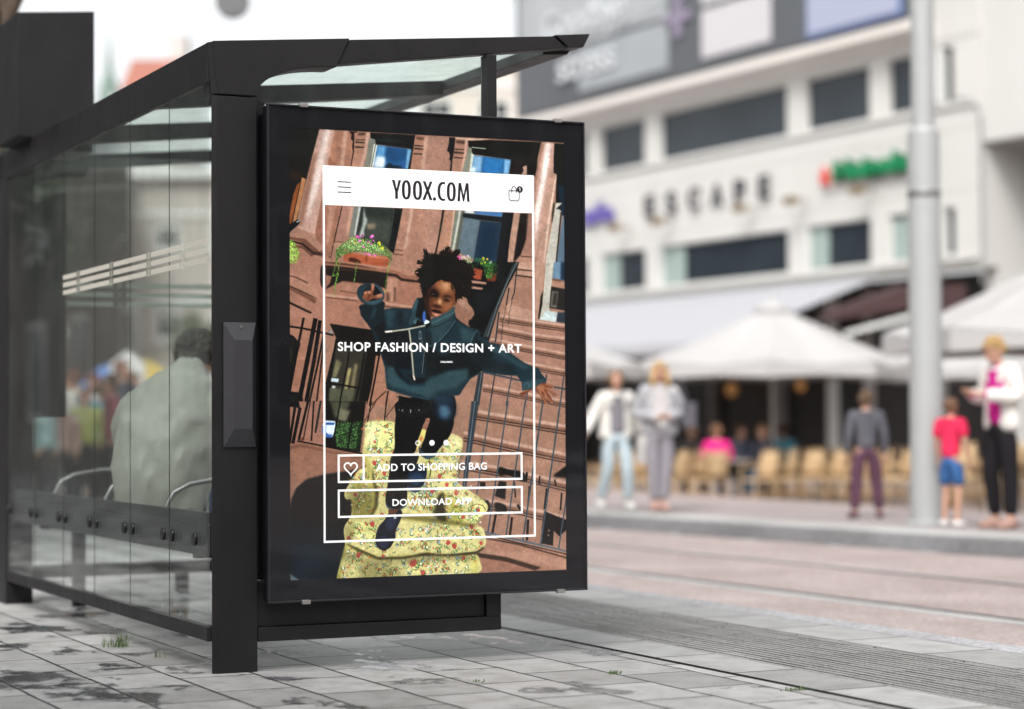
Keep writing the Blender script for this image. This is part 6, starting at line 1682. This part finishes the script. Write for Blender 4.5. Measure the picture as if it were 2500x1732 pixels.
    for s in (-1, 1):
        k = MB(); sx_, sy_ = ((.40, .36), (.58, .24))[s > 0]; k.tube([(sx_, sy_, .045), (sx_+.015, sy_+.06, .055), (sx_+.04, sy_+.15, .045), (sx_+.06, sy_+.24, .035)], [.04, .055, .05, .03], 12); k.build('shoe', cloth((.05, .05, .05)), r, True)
passenger()
k = MB(); k.tube([(0, 0, .0), (-.03, 0, .12), (-.02, .02, .30), (.03, .02, .46), (.06, .02, .5)], [.04, .06, .06, .035, .015], 12, sq=(1, .6))
o = k.build('leather_bag', mat('dark brown leather', (.028, .018, .014), rough=.4, nz=.3, nscale=9), None, True); o.location = (-.03, 2.13, .47); tag(o, 'dark brown leather bag on the bench to the left of the olive jacket', 'bag')

# ------------------------------------------------------------------ crowd and stalls down the street, seen through the glass
cg = random.Random(21)
crowd = [(168, 27, 1.70, (.55, .53, .50), 'person in cream coat left of the yellow green jacket, down the street'), (193, 26.4, 1.45, (.38, .40, .14), 'person in yellow green jacket in the street crowd'), (226, 27, 1.55, (.08, .25, .31), 'person in cyan jacket in the street crowd'),
         (250, 25.6, 1.62, (.27, .07, .09), 'person in dark red top in the middle of the street crowd'), (273, 28, 1.85, (.07, .07, .09), 'person in black coat at the right of the crowd'), (120, 26, 1.70, (.05, .05, .07), 'person in navy coat at the left of the crowd'),
         (75, 25, 1.72, (.16, .15, .17), 'person in grey coat at the far left of the crowd'), (98, 24.3, 1.40, (.30, .45, .45), 'child in pale teal top in front of the crowd'), (138, 24.8, 1.35, (.42, .28, .25), 'child in salmon top in front of the crowd'),
         (212, 30, 1.72, (.50, .50, .52), 'person in white shirt behind the cyan jacket'), (158, 30, 1.75, (.08, .28, .24), 'person in green top behind the cream coat'), (300, 29, 1.72, (.07, .05, .05), 'person in dark brown coat behind the bench passenger')]
for px, v, H, c, lab in crowd:
    x, y = at(px, v); person(lab, (x, y, -.10), cg.uniform(0, 6.28), H, c, (cg.uniform(.02, .12),)*3, (cg.uniform(.03, .2), .06, .04), group='people in the street beyond the shelter', fingers=False)
def stall(px, v, w, z0, z1, c, label):
    x, y = at(px, v); r = empty('market_stall', (x, y, -.35), -.4404+cg.uniform(-.2, .2), label, 'market stall', 'market stalls down the street')
    k = MB(); k.prism([(-w/2, z0+.35), (w/2, z0+.35), (0, z1+.35)], 'y', -w/2, w/2); k.build('canopy', mat('stall canvas', c, rough=.8), r)
    for sx_ in (-1, 1):
        for sy in (-1, 1): k = MB(); k.tube([(sx_*w*.47, sy*w*.47, 0), (sx_*w*.47, sy*w*.47, z0+.35)], .03, 6); k.build('pole', M_wframe, r)
    k = MB(); k.box(-w*.42, w*.42, -w*.3, w*.3, .5, .8); k.build('counter', mat('stall counter', (.25, .2, .16)), r)
stall(322, 38, 1.1, 1.65, 2.05, (.66, .48, .14), 'small yellow canopied stall behind the bench passenger'); stall(253, 38, .9, 1.60, 1.95, (.16, .28, .62), 'small blue canopied stall left of the yellow one')
stall(256, 33, .9, 1.15, 1.55, (.10, .48, .44), 'teal canopied stall in the middle of the crowd'); stall(184, 33, .95, 1.0, 1.35, (.08, .42, .40), 'low teal canopied stall at the left of the crowd')
k = MB(); k.prism([(-.30, 0), (.30, 0), (.26, 1.6), (0, 1.8), (-.26, 1.6)], 'y', -.06, .06); x, y = at(287, 33)
o = k.build('banner', mat('white banner', (.70, .66, .66))); o.location = (x, y, .25); o.rotation_euler = (0, 0, -.44); tag(o, 'upright white banner standing in the crowd beside the teal stall', 'banner')

# ------------------------------------------------------------------ houses
def house(name_label, px0, px1, v, zb, zt, wall, cols, rows, turn=0, cornice=True, roof=None, ww=.85, frame=M_wframe, depth=10, sill=True):
    x0, y0 = at((px0+px1)/2, v); w = (px1-px0)/4855*v
    r = empty('town_house', (x0, y0, zb), -.4404+turn, name_label, 'building')
    M_ = mat('house wall', wall, rough=.85, nz=.22, nscale=.7, bump=.2, bscale=6)
    k = MB(); xs = sorted(cols); zs = sorted(rows)
    # wall as bands and piers round the openings
    z = 0
    for (a, c) in zs:
        k.box(-w/2, w/2, 0, .4, z, a-zb); prev = -w/2
        for q in xs: k.box(prev, q-ww/2, .002, .4, a-zb, c-zb); prev = q+ww/2
        k.box(prev, w/2, .002, .4, a-zb, c-zb); z = c-zb
    k.box(-w/2, w/2, 0, .4, z, zt-zb); k.box(-w/2, w/2, .45, depth, 0, zt-zb-.1); k.build('wall', M_, r)
    for (a, c) in zs:
        for q in xs:
            k = MB(); f = .13; k.box(q-ww/2, q-ww/2+f, .02, .2, a-zb, c-zb); k.box(q+ww/2-f, q+ww/2, .02, .2, a-zb, c-zb); k.box(q-ww/2+f, q+ww/2-f, .02, .2, a-zb, a-zb+f); k.box(q-ww/2+f, q+ww/2-f, .02, .2, c-zb-f, c-zb); k.box(q-.03, q+.03, .04, .18, a-zb+f, c-zb-f); k.box(q-ww/2+f, q-.03, .04, .18, (a*.4+c*.6)-zb, (a*.4+c*.6)-zb+.06); k.box(q+.03, q+ww/2-f, .04, .18, (a*.4+c*.6)-zb, (a*.4+c*.6)-zb+.06)
            if sill: k.box(q-ww/2-.1, q+ww/2+.1, -.12, -.002, a-zb-.12, a-zb)
            wi = k.build('window', frame, r); k = MB(); k.box(q-ww/2+f, q+ww/2-f, .21, .24, a-zb+f, c-zb-f); k.build('pane', M_win, wi)
    for (a, c) in zs:
        k = MB(); k.box(-w/2, w/2, -.06, -.001, c-zb+.28, c-zb+.48); k.build('string_course', frame, r)
    if cornice: k = MB(); k.box(-w/2-.2, w/2+.2, -.45, .0, zt-zb-.35, zt-zb); k.build('cornice', frame, r)
    if roof:
        k = MB(); h_ = roof[1]; k.prism([(0.2, zt-zb), (depth, zt-zb), (depth*.62, zt-zb+h_), (depth*.38, zt-zb+h_)], 'x', -w/2, w/2); ro = k.build('roof', mat('roof tiles', roof[0], rough=.8, nz=.25, nscale=2), r)
        k = MB(); k.box(w*.2, w*.2+.8, depth*.4, depth*.55, zt-zb+h_*.5, zt-zb+h_+1.2); k.build('chimney', M_, ro)
    return r
house('grey brown brick house with tall white framed windows, seen through the shelter glass', 255, 640, 80, -.6, 10.35, (.42, .38, .35), [-1.15, .85, 2.9], [(1.2, 2.6), (4.0, 5.1), (7.35, 8.3)], ww=.98)
house('narrow greenish grey house left of the brick house, seen through the shelter glass', 150, 254, 76, -.6, 10.2, (.40, .39, .36), [-.42, .42], [(1.9, 3.5), (4.7, 6.2), (7.6, 9.0)], ww=.62)
house('dark red brick pub with white framed ground floor windows at the far left', -60, 149, 60, -.6, 9.6, (.07, .055, .048), [-.72, .05, .72], [(1.7, 3.1), (4.6, 6.0)], ww=.60)
M_or = mat('orange pub awning', (.50, .14, .04), rough=.7)
for i, px in enumerate((63, 97, 122)):
    x, y = at(px, 58.5); k = MB(); k.prism([(-.22, .0), (.22, 0), (.1, .45), (-.1, .45)], 'y', -.1, .1); o = k.build('hanging_sign', M_or); o.location = (x, y, zz(px, 745, 58.5)); o.rotation_euler = (0, 0, -.44)
    tag(o, ['leftmost of the three orange pennants on the dark pub', 'middle one of the three orange pennants on the dark pub', 'rightmost of the three orange pennants on the dark pub'][i], 'pennant', 'orange pennants on the pub')
house('tall pale house with red tiled roof above the shelter', 262, 385, 96, -.6, 15.5, (.46, .44, .42), [-.6, .6], [(8, 9.5), (11, 12.5)], roof=((.30, .12, .085), 2.3), ww=.7)
house('pale beige house between the shelter roof and the white building', 940, 1172, 75, -.6, 14.2, (.60, .54, .48), [-1.1, .9], [(7.2, 9.0), (10.5, 12.2)], ww=1.2, cornice=True)
x, y = at(245, 120); k = MB(); zb_ = 10
r = empty('church_tower', (x, y, -.6), 0, 'grey green church spire above the shelter roof', 'tower')
k.box(-1.0, 1.0, -1.0, 1.0, 0, 17.2); k.build('tower_shaft', mat('pale tower stone', (.46, .50, .48)), r)
k = MB(); k.lathe([(.95, 17.2), (.9, 18.0), (.55, 18.5), (.62, 19.4), (.5, 20.4), (.22, 21.2), (.08, 22.6), (.02, 23.6)], seg=10); k.build('spire', mat('verdigris', (.14, .20, .17)), r)

# ------------------------------------------------------------------ sign, wires
x, y = at(524, 30); r = empty('round_sign', (x, y, -.3), -.44, 'round grey sign on a thin pole, half above the top edge of the photo', 'sign')
k = MB(); k.tube([(0, 0, 0), (0, 0, 6.6)], .022, 8); k.build('pole', mat('sign pole', (.30, .30, .30)), r)
k = MB(); zc = zz(524, 0, 30)+.28; k.tube([(0, -.05, zc+.02), (0, .05, zc+.02)], .235, 28); k.build('sign_face', mat('weathered sign face', (.12, .12, .125), nz=.3, nscale=3), r)
k = MB(); k.box(-.16, .16, -.06, .06, zc-.16, zc+.12); k.build('sign_bracket', mat('weathered sign bracket', (.12, .12, .125)), r)
def wire(a, b, label, v=34, r_=.007):
    (x0, y0), (x1, y1) = at(a[0], v), at(b[0], v+3); z0, z1 = zz(a[0], a[1], v), zz(b[0], b[1], v+3)
    k = MB(); n = 12; k.tube([(x0+(x1-x0)*i/n, y0+(y1-y0)*i/n, z0+(z1-z0)*i/n-.08*math.sin(PI*i/n)) for i in range(n+1)], r_, 5)
    tag(k.build('overhead_wire', mat('copper wire', (.14, .14, .14))), label, 'wire', 'tram wires above the shelter')
wire((560, 130), (820, -40), 'longest overhead wire, running down left to behind the shelter roof')
wire((632, 55), (760, -60), 'short steep overhead wire joining the longer one')
wire((800, 70), (1240, -30), 'faint overhead wire above the middle of the front beam')

# ------------------------------------------------------------------ trees
M_bark = mat('brown bark', (.10, .072, .052), rough=.95, nz=.4, nscale=14, bump=1.0, bscale=18)
def leafmat(c):
    m = mat('leaves', c, rough=.55, nz=.45, nscale=3); b_ = m.node_tree.nodes['Principled BSDF']; b_.inputs['Subsurface Weight'].default_value = 0; return m
def tree(x, y, zb, ht, rad, label, c, n=5200, tr=.16, seed=1, crown_z=(.35, 1.0), leaf=.09, group=None):
    g = random.Random(seed); r = empty('tree', (x, y, zb), 0, label, 'tree', group)
    k = MB(); limbs = [[(0, 0, 0), (.03, .02, ht*.25), (0, .05, ht*.5), (.05, 0, ht*.85)]]; k.tube(limbs[0], [tr, tr*.85, tr*.6, tr*.15], 12)
    cl = []
    for i in range(13):
        a = g.uniform(0, 6.28); z0 = ht*g.uniform(.3, .7); e_ = Vector((math.cos(a)*rad*g.uniform(.45, .85), math.sin(a)*rad*g.uniform(.45, .85), min(ht*.97, z0+ht*g.uniform(.08, .3))))
        s_ = Vector((0.02, .03, z0)); m_ = s_.lerp(e_, .5)+Vector((0, 0, .12*rad)); k.tube([s_, m_, e_], [tr*.35, tr*.2, tr*.06], 7); cl += [(e_, rad*g.uniform(.25, .42)), (m_, rad*.25)]
    k.build('trunk', M_bark, r, True)
    for i in range(10):
        a = g.uniform(0, 6.28); q = rad*math.sqrt(g.random())*.8; cl.append((Vector((math.cos(a)*q, math.sin(a)*q, ht*g.uniform(*crown_z))), rad*g.uniform(.2, .4)))
    vs, fs = [], []
    for i in range(n):
        c_, rr_ = g.choice(cl); d = Vector((g.gauss(0, 1), g.gauss(0, 1), g.gauss(0, .8))).normalized()*rr_*g.random()**.4; p = c_+d
        u = Vector((g.gauss(0, 1), g.gauss(0, 1), g.gauss(0, 1))).normalized(); w = u.orthogonal().normalized(); L = leaf*g.uniform(.6, 1.3)
        b_ = len(vs); vs += [p-u*L, p+w*L*.5, p+u*L, p-w*L*.5]; fs.append((b_, b_+1, b_+2, b_+3))
    k = MB(); k.add(vs, fs); k.build('crown', leafmat(c), r)
    return r
x, y = at(-24, 12.9)
r = empty('tree', (x, y, 0), 0, 'rough brown tree trunk at the left edge behind the shelter', 'tree')
k = MB(); k.tube([(0, 0, -.02), (0, .01, .4), (-.01, 0, 1.6), (-.01, 0, 2.7), (.0, 0, 3.3), (.14, .0, 4.0)], [.12, .09, .08, .08, .085, .10], 18); k.build('trunk', M_bark, r, True)
k = MB(); k.tube([(0, 0, 3.0), (.07, 0, 3.42), (.17, 0, 3.62), (.30, .1, 4.3)], [.09, .085, .07, .05], 12); k.build('limb', M_bark, r, True)
k = MB(); gg = random.Random(77)
for cx_, cy_, cz_, cr_ in [(gg.uniform(-2.4, .5), gg.uniform(-.6, 1.6), gg.uniform(5.6, 8.2), gg.uniform(.6, 1.0)) for _ in range(11)]:
    for _ in range(420):
        d = Vector((gg.gauss(0, 1), gg.gauss(0, 1), gg.gauss(0, .8))).normalized()*cr_*gg.random()**.4; p_ = Vector((cx_, cy_, cz_))+d; u_ = Vector((gg.gauss(0, 1), gg.gauss(0, 1), gg.gauss(0, 1))).normalized(); w_ = u_.orthogonal().normalized(); L_ = .10*gg.uniform(.7, 1.3)
        k.add([p_-u_*L_, p_+w_*L_*.5, p_+u_*L_, p_-w_*L_*.5], [(0, 1, 2, 3)])
k.build('crown', leafmat((.03, .05, .02)), r)
k = MB()
for e_ in ((-.9, .5, 6.6), (.9, 1.2, 6.8), (.1, .4, 7.6), (-.3, -.3, 6.2)): k.tube([(0, 0, 3.2), (e_[0]*.3, e_[1]*.3, 4.9), e_], [.10, .07, .03], 8)
k.build('bough', M_bark, r, True)
x, y = at(60, 24); tree(x, y, -.1, 4.2, .62, 'dark green street tree seen through the left end of the glass', (.022, .04, .016), n=5200, seed=3, leaf=.055, tr=.07, crown_z=(.5, .97))
x, y = at(440, 60); tree(x, y, -.5, 4.6, 1.1, 'low olive green bush in front of the brick house', (.07, .085, .035), n=3500, seed=5, leaf=.08, crown_z=(.3, .9))
tree(-.9, 4.6, 0, 9.5, 3.0, 'broad street tree crown high over the shelter end, above the photo', (.03, .05, .02), n=7000, seed=12, leaf=.17, tr=.01, crown_z=(.62, 1.0)) if False else None
# pale street surface and verge further down the street
tree(-7.2, 6.2, 0, 9.5, 3.2, 'dense dark tree on the left of the pavement, reflected in the glass', (.022, .038, .015), n=9000, seed=8, leaf=.16, tr=.22)
r = empty('unseen_terrace', (30, -48, 0), PI, 'unseen brown brick row added behind the camera to darken reflections', 'building')  # added out of view so the case glass reflects dark walls
k = MB(); k.box(-10, 60, .0, 8, 0, 15); k.build('wall', mat('row brick', (.10, .075, .065), rough=.9, nz=.25, nscale=2), r)
for i in range(20):
    for z in (1.2, 4.8, 8.4, 11.8):
        xx = -8+i*3.4; k = MB(); k.box(xx, xx+1.3, -.06, -.002, z, z+.1); k.box(xx, xx+1.3, -.06, -.002, z+1.9, z+2.0); k.box(xx, xx+.1, -.06, -.002, z+.1, z+1.9); k.box(xx+1.2, xx+1.3, -.06, -.002, z+.1, z+1.9)
        wi = k.build('window', M_wframe, r); k = MB(); k.box(xx+.1, xx+1.2, -.03, -.003, z+.1, z+1.9); k.build('pane', M_win, wi)
for (tx_, ty_, th_, sd2) in ((-3.9, 9.5, 8.0, 31), (-4.2, 14.5, 9.0, 32)):  # dark trees added out of view for the side glass to reflect
    tree(tx_, ty_, 0, th_, 2.4, 'unseen dark tree added on the left for reflections in the glass, %s from the shelter' % ('nearer' if sd2 == 31 else 'farther'), (.022, .04, .016), n=7000, seed=sd2, leaf=.15, tr=.17)
r = empty('unseen_terrace', (-8.5, 34, 0), PI/2, 'unseen dark brick terrace added up the left side for glass reflections', 'building')  # added out of view as dark walls mirrored in the side panes
k = MB(); k.box(-24, 24, .0, 8, 0, 11); k.build('wall', mat('dark brown brick', (.07, .05, .042), rough=.9, nz=.25, nscale=2), r)
for i in range(12):
    for z in (1.0, 4.4, 7.8):
        xx = -22.5+i*3.8; k = MB(); k.box(xx, xx+1.5, -.06, -.002, z, z+.12); k.box(xx, xx+1.5, -.06, -.002, z+2.0, z+2.12); k.box(xx, xx+.12, -.06, -.002, z+.12, z+2.0); k.box(xx+1.38, xx+1.5, -.06, -.002, z+.12, z+2.0)
        wi = k.build('window', M_wframe, r); k = MB(); k.box(xx+.12, xx+1.38, -.03, -.003, z+.12, z+2.0); k.build('pane', M_win, wi)
# ------------------------------------------------------------------ unseen terrace of houses added along the left to shade the pavement
r = empty('unseen_terrace', (-4.7, -6, 0), PI/2, 'dark brick terrace along the left of the pavement, behind the camera', 'building')
M_tb = mat('terrace brick', (.11, .075, .06), rough=.9, nz=.25, nscale=2)
k = MB(); k.box(-14, 1.0, .0, 8, 0, 9.6); k.build('wall', M_tb, r)
for i in range(4):
    for z in (1.2, 4.3, 7.2):
        xx = -12.5+i*3.0; k = MB(); k.box(xx, xx+.1, -.06, -.002, z, z+1.9); k.box(xx+1.2, xx+1.3, -.06, -.002, z, z+1.9); k.box(xx+.1, xx+1.2, -.06, -.002, z, z+.1); k.box(xx+.1, xx+1.2, -.06, -.002, z+1.8, z+1.9)
        wi = k.build('window', M_wframe, r); k = MB(); k.box(xx+.1, xx+1.2, -.03, -.003, z+.1, z+1.8); k.build('pane', M_win, wi)
bpy.context.view_layer.update()
